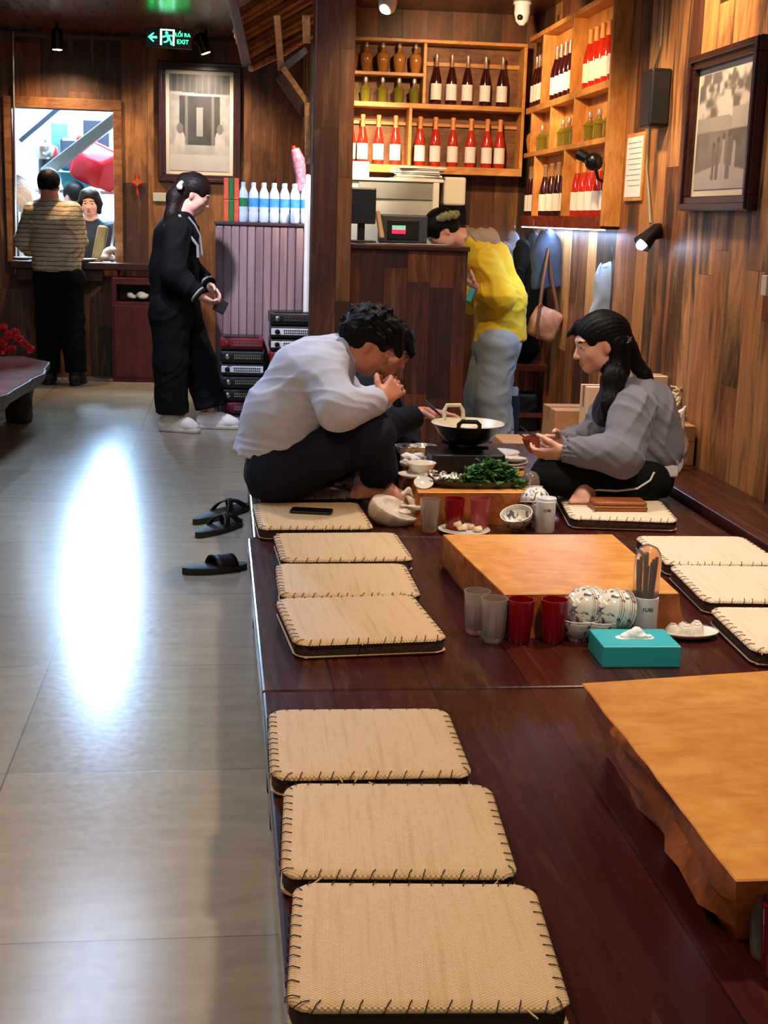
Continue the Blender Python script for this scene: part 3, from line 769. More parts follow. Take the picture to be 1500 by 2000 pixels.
for c, n, kd in ((0, 4, 'wine'), (1, 4, 'wine'), (2, 5, 'red')):
    rrow('wine_bottle', 'bottle', kd, 2, c, n, lambda i, c=c: f'wine bottle in the bottom row of the side-wall shelf, {CN[c]} compartment, {ORD[i]} from the corner', f'wine bottles in the bottom {CN[c]} pigeonhole', .2, 1.)
CN4 = ['corner', 'second', 'third', 'end']
for c, n, kd in ((0, 2, 'flask'), (1, 2, 'jar'), (2, 3, 'jar'), (3, 3, 'jar')):
    rrow('liquor_bottle', 'bottle', kd, 1, c, n, lambda i, c=c: f'small stoppered liquor bottle in the side-wall shelf middle row, {CN4[c]} pigeonhole, {ORD[i]} from corner', f'small bottles in the middle {CN4[c]} pigeonhole', .3, .95)

# ------------------------------------------------------------------ framed photographs
def photo_colors(fn, nu, nv):
    c = []
    for j in range(nv + 1):
        for i in range(nu + 1):
            g = max(.02, min(.95, fn(i / nu, j / nv))); t = g ** 1.1
            c.append((t * .84, t * .78, t * .72, 1.))
    return c
def smooth(a, b, x):
    t = max(0., min(1., (x - a) / (b - a))); return t * t * (3 - 2 * t)
_nz = RNG.random((24, 24))
def vn(u, v, s):
    x, y = u * s % 23, v * s % 23; i, j = int(x), int(y); fx_, fy_ = x - i, y - j
    a = _nz[i % 24, j % 24]; b = _nz[(i + 1) % 24, j % 24]; c = _nz[i % 24, (j + 1) % 24]; d = _nz[(i + 1) % 24, (j + 1) % 24]
    return (a * (1 - fx_) + b * fx_) * (1 - fy_) + (c * (1 - fx_) + d * fx_) * fy_
def courtyard(u, v):
    """an old doorway with a tiled eave, two seated figures and a pale yard"""
    g = .55 + .12 * vn(u, v, 9)
    if v > .8: g = .16 + .1 * vn(u, v, 14) + .1 * (math.sin(u * 60) > .6)
    if .775 < v + .1 * (u - .5) * .4 < .805: g = .75
    if .25 < v < .78:
        w_ = abs(u - .5)
        g = .1 + .06 * vn(u, v, 12)
        if w_ > .34: g = .5 + .2 * vn(u, v, 20)
        if .05 > abs(u - .5) and v < .66 and v > .36: g = .5
        if .2 < w_ < .25: g = .32
    if v <= .27: g = .72 - .25 * smooth(.27, .0, abs(u - .5) - .1) * vn(u, v, 7)
    if v < .17: g = .78 + .06 * vn(u, v, 10)
    for cx in (.17, .84):
        if (u - cx) ** 2 / .008 + (v - .3) ** 2 / .016 < 1: g = .85 - .2 * vn(u, v, 22)
        if (u - cx) ** 2 / .003 + (v - .44) ** 2 / .003 < 1: g = .3
    return g * .68
def street(u, v):
    """an old street with trees, a pale roof line and people walking"""
    g = .5 + .2 * vn(u, v, 8)
    if v > .6:
        tr = .5 * vn(u, v, 7) + .3 * vn(u + .3, v, 15) + .2 * vn(u, v + .2, 22); g = .3 + .75 * smooth(.42, .62, tr + .25 * (1 - abs(u - .6) * 2) * (v - .6))
    if .5 < v < .62 and (u < .62): g = .62 + .05 * vn(u, v, 9)
    if .5 < v < .68 and u > .66: g = .74
    if .14 < v < .5: g = .3 + .14 * vn(u, v, 10) - .1 * (u > .62)
    if v < .14 + .2 * (1 - abs(u - .5) * 2) * .4: g = .66 + .1 * vn(u, v, 6)
    for cx, top, w_ in ((.36, .36, .03), (.44, .4, .035), (.54, .42, .04), (.64, .44, .045), (.74, .4, .04)):
        if abs(u - cx) < w_ * (1.1 - .6 * (v / top)) and .08 < v < top: g = .66 if int(cx * 100) % 4 else .28
        if (u - cx) ** 2 + (v - top - .02) ** 2 < .0008: g = .2
    return g * .62
def framed(name, label, O, U, W, N, w, h, fw, mw_, fn, prof=.04, margin=.06):
    """picture with its lower left inner corner frame at O; U across, W up, N out of the wall"""
    U, W, N, O = V(*U), V(*W), V(*N), V(*O)
    t = thing(name, label, 'picture', tuple(O + U * w / 2))
    R = np.stack([U, W, N], 1)
    f = MB()
    for cx, cy, sx, sy in ((w / 2, fw / 2, w, fw), (w / 2, h - fw / 2, w, fw), (fw / 2, h / 2, fw, h - 2 * fw), (w - fw / 2, h / 2, fw, h - 2 * fw)):
        f.box(O + R @ V(cx, cy, prof / 2), (sx, sy, prof), R)
        k = .45
    for cx, cy, sx, sy in ((w / 2, fw * .3, w * .99, fw * .45), (w / 2, h - fw * .3, w * .99, fw * .45), (fw * .3, h / 2, fw * .45, h - fw), (w - fw * .3, h / 2, fw * .45, h - fw)):
        f.box(O + R @ V(cx, cy, prof + .006), (sx, sy, .014), R)
    f.build('frame', M['frame_dark'], t, world=True, smooth=False, bevel=.004)
    MB().box(O + R @ V(w / 2, h / 2, prof * .3), (w - 2 * fw, h - 2 * fw, .008), R).build('mount', M['mount'], t, world=True, smooth=False)
    nu, nv = 84, 120
    iw, ih = w - 2 * fw - 2 * margin, h - 2 * fw - 2 * margin
    MB().sheet(lambda u, v: O + R @ V(fw + margin + iw * u, fw + margin + ih * v, prof * .3 + .007), nu, nv).build('photo_print', M['print'], t, world=True, cols=photo_colors(fn, nu, nv))
    return t
a, b = P(305, 118, y=YK - .02), P(468, 360, y=YK - .02)
framed('framed_photo', 'large dark framed old photograph of a doorway, on the wall beside the hatch', (a[0] + .01, YK - .001, b[2]), (1, 0, 0), (0, 0, 1), (0, -1, 0), b[0] - a[0], a[2] - b[2], .065, .03, courtyard, .035, .03)
a, b = P(1352, 112, x=XR - .04), P(1460, 411, x=XR - .04)
framed('framed_photo', 'dark framed old street photograph on the side wall above the seated woman', (XR - .001, a[1], b[2]), (0, -1, 0), (0, 0, 1), (-1, 0, 0), a[1] - b[1], a[2] - b[2], .062, .03, street, .045, .03)
a, b = P(1226, 263, x=XR - .01), P(1252, 392, x=XR - .01)
nt = thing('framed_notice', 'narrow pale notice in a thin wooden frame at the shelf end', 'notice', (XR, a[1], b[2]))
y0, y1, zz0, zz1 = a[1], b[1], b[2], a[2]
MB().lohi((XR - .012, y1, zz0), (XR - .001, y0, zz1)).build('frame', M['shelf'], nt, world=True, smooth=False, bevel=.002)
MB().lohi((XR - .014, y1 + .02, zz0 + .02), (XR - .011, y0 - .02, zz1 - .02)).build('sheet', M['paper'], nt, world=True, smooth=False)
lines = MB()
for i in range(9):
    z_ = zz1 - .05 - i * (zz1 - zz0 - .1) / 9
    lines.lohi((XR - .0152, y1 + .035, z_), (XR - .0142, y0 - .035 - .02 * (i % 3), z_ + .003))
lines.build('printed_lines', M['paper_grey'], nt, world=True, smooth=False)

# ------------------------------------------------------------------ lamps and fittings on walls and ceiling
def lamp_head(px, py, y, label, tilt=0.):
    c = P(px, py, y=y)
    t = thing('ceiling_spotlight', label, 'lamp', (c[0], c[1], ZC))
    R = rot((0, 1, 0), tilt)
    MB().tube([(c[0], c[1], ZC), (c[0], c[1], c[2] + .1)], .012).build('stem', M['black_metal'], t, world=True)
    MB().lathe([(.04, .0), (.045, .01), (.045, .13), (.03, .15)], 20, c, R).build('lamp_housing', M['black_metal'], t, world=True)
    MB().lathe([(.036, -.002), (.036, .002)], 20, c, R).build('bulb', M['bulb_w'], t, world=True)
    return c
S1 = lamp_head(112, 97, 10.9, 'black ceiling spotlight above the kitchen hatch')
S2 = lamp_head(402, 104, 10.9, 'black ceiling spotlight above the framed doorway photograph', -.35)
c = P(757, 8, y=8.2)
t = thing('spotlight', 'glaring cool white spotlight above the bar counter', 'lamp', tuple(c))
MB().lathe([(.012, -.02), (.05, -.03), (.055, .03), (.03, .09), (.01, .1)], 20, c, rot((1, 0, 0), PI / 2 - .6)).build('lamp_housing', M['white_plastic'], t, world=True)
MB().ball(c + V(0, -.045, .0), (.032, .02, .032), 14).build('bulb', M['bulb_c'], t, world=True)
MB().tube([c + V(0, .03, .06), (c[0], c[1] + .1, ZC)], .01).build('stem', M['white_plastic'], t, world=True)
S3 = c
c = P(1020, 26, y=8.9)
t = thing('security_camera', 'white camera hanging from the ceiling above the shelf corner', 'camera', (c[0], c[1], ZC))
MB().lathe([(.05, ZC - c[2]), (.05, .05), (.052, .0), (.04, -.05), (.015, -.075)], 20, c).build('camera_body', M['white_plastic'], t, world=True)
MB().lathe([(.06, ZC - c[2] - .015), (.06, ZC - c[2])], 20, c).build('ceiling_mount', M['white_plastic'], t, world=True)
MB().ball(c + V(-.02, -.035, -.03), .02, 12).build('camera_eye', M['black_plastic'], t, world=True)
c = P(1160, 316, x=RX - .06)
t = thing('spotlight', 'black round spotlight clipped to the pigeonhole shelf front', 'lamp', tuple(c))
MB().ball(c, (.05, .05, .05), 18).build('lamp_housing', M['black_metal'], t, world=True)
R = frame(V(-.5, .75, .35)); MB().lathe([(.028, .02), (.03, .09), (.032, .11)], 16, c, R).build('snout', M['black_metal'], t, world=True)
MB().lathe([(.027, .109), (.027, .112)], 16, c, R).build('lamp_glass', M['steel'], t, world=True)
MB().tube([c, c + V(.03, 0, -.09), c + V(.06, 0, -.1)], .009).build('arm', M['black_metal'], t, world=True)
c = P(1268, 462, x=XR - .07)
t = thing('wall_lamp', 'black wall lamp with a bright cool bulb, under the speaker', 'lamp', tuple(c))
R = frame(V(-.55, -.15, -.55))
MB().lathe([(.01, -.085), (.028, -.06), (.036, .0), (.048, .056)], 20, c, R).build('lamp_shade', M['black_metal'], t, world=True)
MB().ball(c + R @ V(0, 0, .06), .024, 14).build('bulb', M['bulb_c'], t, world=True)
MB().bar(c + V(0, .03, 0), (XR, c[1] + .03, c[2] + .02), .03, .05).build('bracket', M['black_metal'], t, world=True, smooth=False)
S4 = c + R @ V(0, 0, .12)
c = P(1280, 193, x=XR - .05)
t = thing('wall_speaker', 'small black speaker box on the side wall with a cable', 'speaker', tuple(c))
MB().box(c, (.1, .16, .27)).build('cabinet', M['black_plastic'], t, world=True, smooth=False, bevel=.01)
MB().box(c + V(0, -.083, 0), (.08, .006, .24)).build('grille', M['grille_dark'], t, world=True, smooth=False)
MB().tube([P(1296, 0, x=XR - .012), P(1290, 90, x=XR - .012), P(1273, 150, x=XR - .012)], .006).build('cable', M['cable'], t, world=True)
o = MB().tube([P(1268, 235, x=XR - .01), P(1263, 330, x=XR - .012), P(1268, 390, x=XR - .012), P(1270, 436, x=XR - .02)], .007).build('power_cord', M['cable'])
tag(o, 'grey cable hanging down the side wall from speaker to lamp', 'cable')
c = P(330, 75, y=10.3)
t = thing('exit_sign', 'lit green exit sign with running man hanging from the ceiling', 'sign', (c[0], c[1], ZC))
sw, sh = .335, .135
ry = rot((0, 1, 0), .02)
MB().box(c, (sw, .03, sh), ry).build('casing', M['sign_dark'], t, world=True, smooth=False, bevel=.004)
MB().tube([c + V(-.1, 0, sh / 2), V(c[0] - .1, c[1], ZC)], .004).build('hanger', M['steel'], t, world=True)
MB().tube([c + V(.1, 0, sh / 2), V(c[0] + .1, c[1], ZC)], .004).build('hanger', M['steel'], t, world=True)
def flat(polys, name, m, dz=.0):
    q = MB()
    for p in polys: q.loft([[(c + ry @ V(x, -.0162 - dz, z)) for x, z in p], [(c + ry @ V(x, -.0182 - dz, z)) for x, z in p]])
    return q.build(name, M[m], t, world=True, smooth=False)
flat([[(-.15, 0), (-.115, .03), (-.105, .03), (-.125, .007), (-.085, .007), (-.085, -.007), (-.125, -.007), (-.105, -.03), (-.115, -.03)]], 'arrow', 'exit')
flat([[(-.062, -.05), (-.05, -.05), (-.05, .052), (-.062, .052)], [(.028, -.05), (.04, -.05), (.04, .052), (.028, .052)], [(-.062, .052), (.04, .052), (.04, .06), (-.062, .06)]], 'door_symbol', 'exit_w')
man = [[(-.016 + .011 * math.cos(a_), .036 + .011 * math.sin(a_)) for a_ in np.arange(10) / 10 * 2 * PI],
       [(-.022, .022), (.0, .022), (.012, -.008), (-.008, -.012)], [(-.022, .02), (-.018, .01), (-.042, .0), (-.046, .008)], [(.0, .022), (.004, .012), (.026, .014), (.026, .022)],
       [(-.008, -.01), (.004, -.012), (-.014, -.03), (-.036, -.034), (-.038, -.026), (-.02, -.022)], [(.002, -.01), (.012, -.01), (.022, -.028), (.022, -.046), (.013, -.046), (.012, -.03)]]
flat(man, 'running_man', 'exit', .001)
def text(body, size, pos, R, parent, m, name='lettering', depth=.0006):
    cu = bpy.data.curves.new(name, 'FONT'); cu.body = body; cu.size = size; cu.extrude = depth; cu.align_x = 'CENTER'; cu.align_y = 'CENTER'
    tmp = bpy.data.objects.new(name, cu); COL.objects.link(tmp)
    bpy.context.view_layer.update()
    me = bpy.data.meshes.new_from_object(tmp.evaluated_get(bpy.context.evaluated_depsgraph_get()))
    bpy.data.objects.remove(tmp)
    co_ = np.array([v.co[:] for v in me.vertices]) @ np.asarray(R).T + np.asarray(pos, float) - ORG[parent.name]
    me.vertices.foreach_set('co', co_.astype(np.float32).ravel()); me.materials.clear(); me.materials.append(M[m])
    return link_mesh(name, me, parent)
RT = ry @ np.stack([V(1, 0, 0), V(0, 0, 1), V(0, -1, 0)], 1)
text('L\u1ed0I RA', .036, c + ry @ V(.1, -.0175, .026), RT, t, 'exit')
text('EXIT', .042, c + ry @ V(.1, -.0175, -.022), RT, t, 'exit')
EX = c
o = MB().lohi((RX + .01, RY0 + .02, rz[0] - .022), (RX + .035, RY1, rz[0] - .016)).build('led_strip', M['led'], smooth=False)
tag(o, 'thin cool LED strip glowing under the pigeonhole shelf', 'light')
c = P(268, 358, y=YK - .02)
t = thing('lucky_charm', 'small red diamond lucky charm hanging beside the hatch', 'charm', tuple(c))
MB().loft([[c + V(x * s_, y_, z_ * s_) for x, z_ in ((0, .045), (.04, 0), (0, -.045), (-.04, 0))] for y_, s_ in ((-.012, .7), (0, 1.), (.012, .7))]).build('pendant', M['charm'], t, world=True, smooth=False)
MB().box(c + V(0, -.014, 0), (.03, .004, .03), rot((0, 1, 0), PI / 4)).build('centre', M['gold'], t, world=True, smooth=False)
MB().tube([c + V(0, 0, .04), c + V(0, .01, .09)], .003).build('cord', M['charm'], t, world=True)
MB().tube([c + V(0, 0, -.04), c + V(.004, 0, -.09)], [.006, .009]).build('tassel', M['charm'], t, world=True)
c = P(312, 385, y=YK - .01)
o = MB().box(c, (.11, .012, .07)).build('wall_plate', M['grey_cab'], smooth=False, bevel=.004); tag(o, 'small grey metal plate under the framed doorway photograph', 'plate')
c = P(1498, 558, x=XR - .02)
o = MB().box(c, (.03, .05, .08)).build('wall_socket', M['mount'], smooth=False, bevel=.004); tag(o, 'small beige socket on the side wall at the picture edge', 'socket')
# ------------------------------------------------------------------ straw cushions
CW, CD, CH = .385, .355, .048
def cushion(name, label, group, straw='straw', seed=0):
    r = random.Random(seed)
    t = thing(name, label, 'cushion', group=group)
    out = rrect(CW, CD, .035, 7); n = len(out)
    cen = V(0, 0)
    def ring(s, z, wob=0.):
        return [(x * s + (r.uniform(-wob, wob) if wob else 0), y * s + (r.uniform(-wob, wob) if wob else 0), z + (r.uniform(-wob, wob) * .6 if wob else 0)) for x, y in out]
    # straw faces sit on top and bottom of a dark band
    def face(zs, nm):
        m = MB(); rings = [ring(1.012, zs[0], .0016), ring(1.008, zs[1], .0012), ring(.985, zs[2]), ring(.9, zs[3]), ring(.6, zs[3] + .001 * (1 if zs[3] > zs[0] else -1)), ring(.25, zs[3] + .0012 * (1 if zs[3] > zs[0] else -1))]
        m.loft(rings); return m.build(nm, M[straw], t, angle=60)
    face((CH - .010, CH - .006, CH - .002, CH), 'straw_top'); face((.008, .005, .002, .0), 'straw_base')
    m = MB(); m.loft([ring(.985, .006), ring(1.0, .014, .0012), ring(.996, CH * .5, .002), ring(1.0, CH - .014, .0012), ring(.985, CH - .007)])
    m.build('side_band', M['band'], t)
    m = MB(); per = []
    pts = [V(*p) for p in out]; 
    for i in range(n):
        a, b = pts[i], pts[(i + 1) % n]; L = np.linalg.norm(b - a); k = max(1, int(L / .006))
        for j in range(k): per.append((a + (b - a) * j / k))
    d = 0; nxt = .01
    for i in range(1, len(per)):
        d += np.linalg.norm(per[i] - per[i - 1])
        if d >= nxt:
            nxt += .031 + r.uniform(-.008, .008)
            p = per[i]; nrm = p / np.linalg.norm(p); tg = (per[i] - per[i - 1]); tg /= np.linalg.norm(tg); nn = V(tg[1], -tg[0])
            s_ = r.uniform(.004, .008)
            q = [p - nn * .014 + tg * s_, p - nn * .003 + tg * s_ * .4, p + nn * .006 - tg * s_ * .2, p + nn * .005 - tg * s_]
            zz = [CH + .0006, CH + .001, CH - .005, CH - .017]
            m.tube([V(a[0], a[1], z) for a, z in zip(q, zz)], .00095, 5)
    m.tube([V(p[0] * 1.002, p[1] * 1.002, CH - .0165) for p in per[::3]] + [V(per[0][0], per[0][1], CH - .0165)], .0009, 5)
    m.build('stitching', M['stitch'], t, smooth=False)
    for i in range(2):
        m = MB()
        x = r.uniform(-CW / 2, CW / 2); s_ = r.choice((-1, 1)); m.tube([V(x, s_ * CD * .49, CH - .004), V(x + r.uniform(-.02, .02), s_ * (CD * .5 + .018), CH - .008)], .0016, 5)
        m.build('loose_straw', M['straw_edge'], t, smooth=False)
    return t
def place_cushion(quad, label, group, src=None, straw='straw', z=ZP, seed=0, sc=(1, 1, 1)):
    """quad: the four photo corners of the top face, far left, far right, near right, near left"""
    q = np.array([P(a, b, z=z + CH * sc[2]) for a, b in quad]); c = q.mean(0)
    e = (q[1] - q[0] + q[2] - q[3]) / 2; a = math.atan2(e[1], e[0])
    w_ = (np.linalg.norm(q[1] - q[0]) + np.linalg.norm(q[2] - q[3])) / 2; d_ = (np.linalg.norm(q[3] - q[0]) + np.linalg.norm(q[2] - q[1])) / 2
    s3 = (w_ / CW, d_ / CD, sc[2])
    if src is None:
        src = cushion('straw_cushion', label, group, straw, seed); src.location = (c[0], c[1], z); src.rotation_euler = (0, 0, a); src.scale = s3; return src
    return dup(src, (c[0], c[1], z), a, label, s3, group=group)
G1, G2, G3, G4 = 'straw cushions on the closest platform', 'straw cushions on the aisle side of the middle platform', 'straw cushions on the wall side of the middle platform', 'straw cushions around the hot wok'
k1 = place_cushion([(565, 1722), (1034, 1722), (1124, 1968), (575, 1962)], 'tan straw cushion closest to the viewer, at the platform edge', G1, seed=1)
place_cushion([(545, 1528), (962, 1528), (1006, 1708), (566, 1705)], 'tan straw cushion in the middle of the row on the closest platform', G1, seed=2)
place_cushion([(515, 1384), (872, 1381), (922, 1510), (545, 1514)], 'tan straw cushion touching the joint, farthest in the closest row of three', G1, seed=3)
place_cushion([(540, 1164), (806, 1162), (873, 1240), (577, 1258)], 'tan straw cushion nearest the viewer of the row left of the glasses', G2, src=place_cushion([(540, 1100), (797, 1098), (816, 1161), (547, 1160)], 'tan straw cushion in the middle of the row left of the block table', G2, seed=4))
place_cushion([(540, 1040), (782, 1038), (797, 1090), (546, 1092)], 'tan straw cushion just in front of the cushion with the phone', G2, seed=5)
c4 = [(497, 980), (705, 980), (722, 1028), (503, 1030)]
place_cushion(c4, 'tan straw cushion with a dark phone lying on it', G4, seed=6)
place_cushion([(484, 905), (640, 905), (690, 968), (505, 972)], 'straw cushion under the man in the white top', G4, src=k1)
kp = place_cushion([(1248, 1046), (1470, 1046), (1512, 1100), (1295, 1098)], 'pale straw cushion by the ledge, farthest of its row of three', G3, straw='straw_lit', seed=7)
place_cushion([(1316, 1102), (1555, 1105), (1615, 1174), (1366, 1170)], 'pale straw cushion by the ledge, middle one of three beside the block table', G3, straw='straw_lit', seed=8)
place_cushion([(1390, 1184), (1655, 1186), (1740, 1270), (1470, 1268)], 'pale straw cushion cut by the picture edge, beside the plate of cups', G3, straw='straw_lit', seed=9)
cw = [(1092, 958), (1282, 963), (1322, 1016), (1108, 1008)]
place_cushion(cw, 'pale straw cushion under the seated woman, with a tan wallet on it', G4, straw='straw_lit', seed=10)

# ------------------------------------------------------------------ low slab tables
def slab(label, top, bot, z0, z1, bulge, seed, group='golden slab tables on the platforms'):
    r = np.random.default_rng(seed)
    top = [V(*p) for p in top]; bot = [V(*p) for p in bot]
    c = sum(top) / len(top)
    t = thing('slab_table', label, 'table', (c[0], c[1], z0), 0, group)
    def dense(q, k=14):
        o = []
        for i in range(len(q)):
            a, b = q[i], q[(i + 1) % len(q)]
            o += [a + (b - a) * j / k for j in range(k)]
        return o
    A, B = dense(top), dense(bot); n = len(A)
    def nz(s): 
        w_ = np.zeros(n); a = np.arange(n) / n * 2 * PI
        for q in range(1, 14): w_ += r.normal() / q ** .7 * np.sin(q * 2 * a + r.uniform(0, 6))
        return w_ * s
    rough_ = np.array([bulge[(i // 14) % len(bulge)] for i in range(n)])
    rings = []; lv = [0, .2, .45, .7, .9, 1.]
    ns = [nz(.006) for _ in lv]
    for q, f in enumerate(lv):
        rg = []
        for i in range(n):
            p = B[i] + (A[i] - B[i]) * f; o = (A[i] - c); o = o / np.linalg.norm(o)
            p = p + o * (ns[q][i] * rough_[i] * (1 if f < .95 else .35) * (1.6 if .1 < f < .8 else 1))
            rg.append((p[0], p[1], z0 + (z1 - z0) * f))
        rings.append(rg)
    MB().loft(rings).build('edge', M['slab_side'], t, world=True, angle=50)
    tp = rings[-1]; m = MB()
    m.loft([[(x, y, z1 - .0005) for x, y, z in tp], [(c[0] + (x - c[0]) * .994, c[1] + (y - c[1]) * .994, z1 + .0025) for x, y, z in tp]])
    m.build('tabletop', M['slab'], t, world=True, angle=40)
    return t
ZT = .40
p2 = lambda a, b, z=ZT: P(a, b, z=z)[:2]
t2 = [p2(985, 1162), p2(1327, 1160), p2(1196, 1045), p2(864, 1045)]
b2 = [p2(985, 1162) + V(.0, .0), V(1.255, 3.36), p2(1196, 1045) + V(.04, 0), P(862, 1108, z=ZP)[:2]]
slab('thick golden slab table behind the upturned bowls and glasses', t2, b2, ZP, ZT, (.25, .45, .25, .5), 3)
z1_ = .43
t1 = [P(1438, 1722, z=z1_)[:2], V(1.44, 1.72), V(1.42, 2.66), P(1136, 1336, z=z1_)[:2]]
b1 = [P(1438, 1834, z=ZP)[:2], V(1.38, 1.82), V(1.36, 2.6), P(1136, 1336, z=z1_)[:2] + V(.05, -.02)]
slab('big golden live-edge slab table nearest the viewer, its bark side undercut', t1, b1, ZP, z1_, (.25, .5, .25, 1.3), 5)
t3 = [p2(816, 963), p2(1037, 963), p2(1010, 880), p2(778, 868)]
b3 = [V(t3[0][0] - .01, t3[0][1] + .005), V(t3[1][0] + .01, t3[1][1] + .005), V(t3[2][0] + .02, t3[2][1] - .02), V(t3[3][0] - .02, t3[3][1] - .02)]
slab('golden slab table crowded with dishes, under the hot wok', t3, b3, ZP, ZT, (.25, .5, .3, .5), 8)

# ------------------------------------------------------------------ glasses, bowls, holders
def tumbler(name, label, m, loc, h=.115, r0=.027, r1=.036, group=None):
    t = thing(name, label, 'glass', loc, group=group)
    MB().lathe([(r0 * .9, 0), (r0, .004), (r0 + (r1 - r0) * .5, h * .5), (r1, h * .93), (r1, h), (r1 - .003, h), (r1 - .0035, h * .9), (r0 + (r1 - r0) * .5 - .003, h * .5), (r0 - .004, .014), (.004, .012)], 26).build('tumbler_body', M[m], t)
    m_ = MB()
    for i in range(10):
        a = i / 10 * 2 * PI; m_.tube([V((r0 + .0006) * math.cos(a), (r0 + .0006) * math.sin(a), .01), V((r1 * .97 - .001) * math.cos(a), (r1 * .97 - .001) * math.sin(a), h * .72)], .0012, 5)
    m_.build('moulded_ribs', M[m], t)
    return t
gz = lambda a, b, z=ZP: P(a, b, z=z)
g1 = tumbler('tumbler', 'clear frosted tumbler at the end of the row of four glasses', 'glass', gz(929, 1236), .118, group='tumblers standing in a row')
dup(g1, gz(962, 1252), .3, 'clear frosted tumbler standing next to a dark red tumbler')
g2 = tumbler('tumbler', 'dark red tumbler between the clear tumbler and another red one', 'glass_red', gz(1014, 1254), .118, group='tumblers standing in a row')
dup(g2, gz(1079, 1254), .3, 'dark red tumbler beside the blue-patterned bowls')
dup(g1, gz(838, 1038), .2, 'clear frosted tumbler beside the cream cap', group='tumblers by the hot wok table')
dup(g2, gz(886, 1036), .5, 'dark red tumbler in the middle of three by the wok table', group='tumblers by the hot wok table')
tumbler('tumbler', 'pink-red tumbler by the wok table, nearest the blue bowls', 'glass_pink', gz(936, 1036), .118, group='tumblers by the hot wok table')
dup(g1, gz(1500, 1868), .1, 'clear tumbler cut by the picture edge, in front of the big slab table', group='tumblers by the closest slab table')
dup(g2, gz(1524, 1905), .1, 'red tumbler cut by the picture edge, lowest in the picture', group='tumblers by the closest slab table')

def bowl(label, loc, rot_=(0, 0, 0), r=.058, group=None, src=None):
    if src is not None: return dup(src, loc, label=label, rot=rot_, group=group)
    t = thing('rice_bowl', label, 'bowl', loc, group=group); t.rotation_euler = rot_
    prof = [(.024, 0), (.026, .0), (.026, .007), (.034, .012), (.048, .028), (.055, .045), (r, .06), (r - .0015, .062), (r - .003, .06), (.051, .044), (.044, .029), (.03, .016), (.003, .012)]
    MB().lathe(prof, 30).build('bowl_body', M['bowl'], t, angle=50)
    MB().lathe([(r - .0012, .0595), (r + .0006, .0605), (r + .0003, .0625), (r - .0026, .0625)], 30, caps=False).build('rim', M['porcelain'], t)
    return t
GB = 'blue-patterned bowls by the block table'
b0 = bowl('blue-patterned bowl upright under the tilted pair next to the red tumbler', gz(1128, 1248), group=GB)
def tilted(px, py, z, ax, az, label, group): 
    p = P(px, py, z=z); return bowl(label, p, (ax, 0, az), src=b0, group=group)
pp = gz(1128, 1248)
dup(b0, pp + V(-.036, -.006, .094), label='blue-patterned bowl tipped on its side, standing behind the red tumbler', rot=(0, 1.75, .35))
dup(b0, pp + V(-.012, .003, .09), label='blue-patterned bowl nested against the tipped bowl by the red tumbler', rot=(0, 1.75, .35))
pp = gz(1168, 1250)
dup(b0, pp, label='blue-patterned bowl upright, partly hidden by the teal tissue box')
dup(b0, pp + V(-.02, -.01, .096), label='blue-patterned bowl tipped over above the teal tissue box', rot=(0, 1.8, .25))
dup(b0, pp + V(.012, .0, .09), label='blue-patterned bowl tipped against the cutlery holder with the dome', rot=(0, 1.8, .25))
GC = 'blue-patterned bowls by the wok table'
pp = gz(1012, 1037)
dup(b0, pp + V(0, 0, .012), label='blue-patterned bowl leaning open next to the white cutlery holder', rot=(.3, -.25, 0), group=GC)
dup(b0, pp + V(.075, .075, .014), label='blue-patterned bowl behind the leaning bowl, by the clear dome', rot=(.15, .2, .8), group=GC)
dup(b0, pp + V(.075, .08, .15), label='blue-patterned bowl turned upside down on top of the bowls by the clear dome', rot=(3.0, .2, .8), group=GC)

def holder(label, loc, dome):
    t = thing('cutlery_holder', label, 'holder', loc)
    MB().lathe([(.034, 0), (.036, .003), (.036, .113), (.0345, .115), (.033, .112), (.033, .01)], 28, caps=True).build('base_cylinder', M['white_plastic'], t)
    if dome:
        MB().lathe([(.0345, .112), (.0355, .15), (.0358, .21), (.033, .232), (.024, .247), (.01, .254), (.001, .255)], 28).build('clear_lid', M['dome'], t)
    else:
        MB().lathe([(.0325, .111), (.033, .123), (.031, .125), (.029, .112)], 28, (.006, .004, 0)).build('inner_liner', M['white_plastic'], t)
    text('TUBE', .013, V(*loc) + V(-.003, -.0364, .085), np.stack([V(1, 0, 0), V(0, 0, 1), V(0, -1, 0)], 1), t, 'ink', 'printed_name', .0004)
    return t
hp = gz(1255, 1243); holder('white cutlery holder with a clear dome lid full of dark chopsticks', hp, True)
for i in range(9):
    a = i / 9 * 2 * PI; rr = .017 if i else .0
    o = MB().tube([V(rr * .6 * math.cos(a), rr * .6 * math.sin(a), .014), V(rr * math.cos(a) * 1.2, rr * math.sin(a) * 1.2, .2 + .012 * (i % 3))], [.0025, .0042], 7).build('chopstick', M['chopstick'], None, hp)
    tag(o, 'dark chopstick standing under the clear dome of the cutlery holder', 'chopstick', 'chopsticks in the domed holder')
holder('open white cutlery holder without lid, near the seated woman', gz(1063, 1038), False)
dp = gz(1033, 1008)
t = thing('plastic_dome', 'empty clear plastic dome lid standing behind the bowls by the wok table', 'lid', dp)
MB().lathe([(.036, 0), (.0365, .08), (.035, .13), (.03, .155), (.02, .168), (.006, .173)], 28).build('dome_shell', M['dome'], t)
MB().lathe([(.037, 0), (.0385, .004), (.0375, .009)], 28, caps=False).build('rim', M['dome'], t)

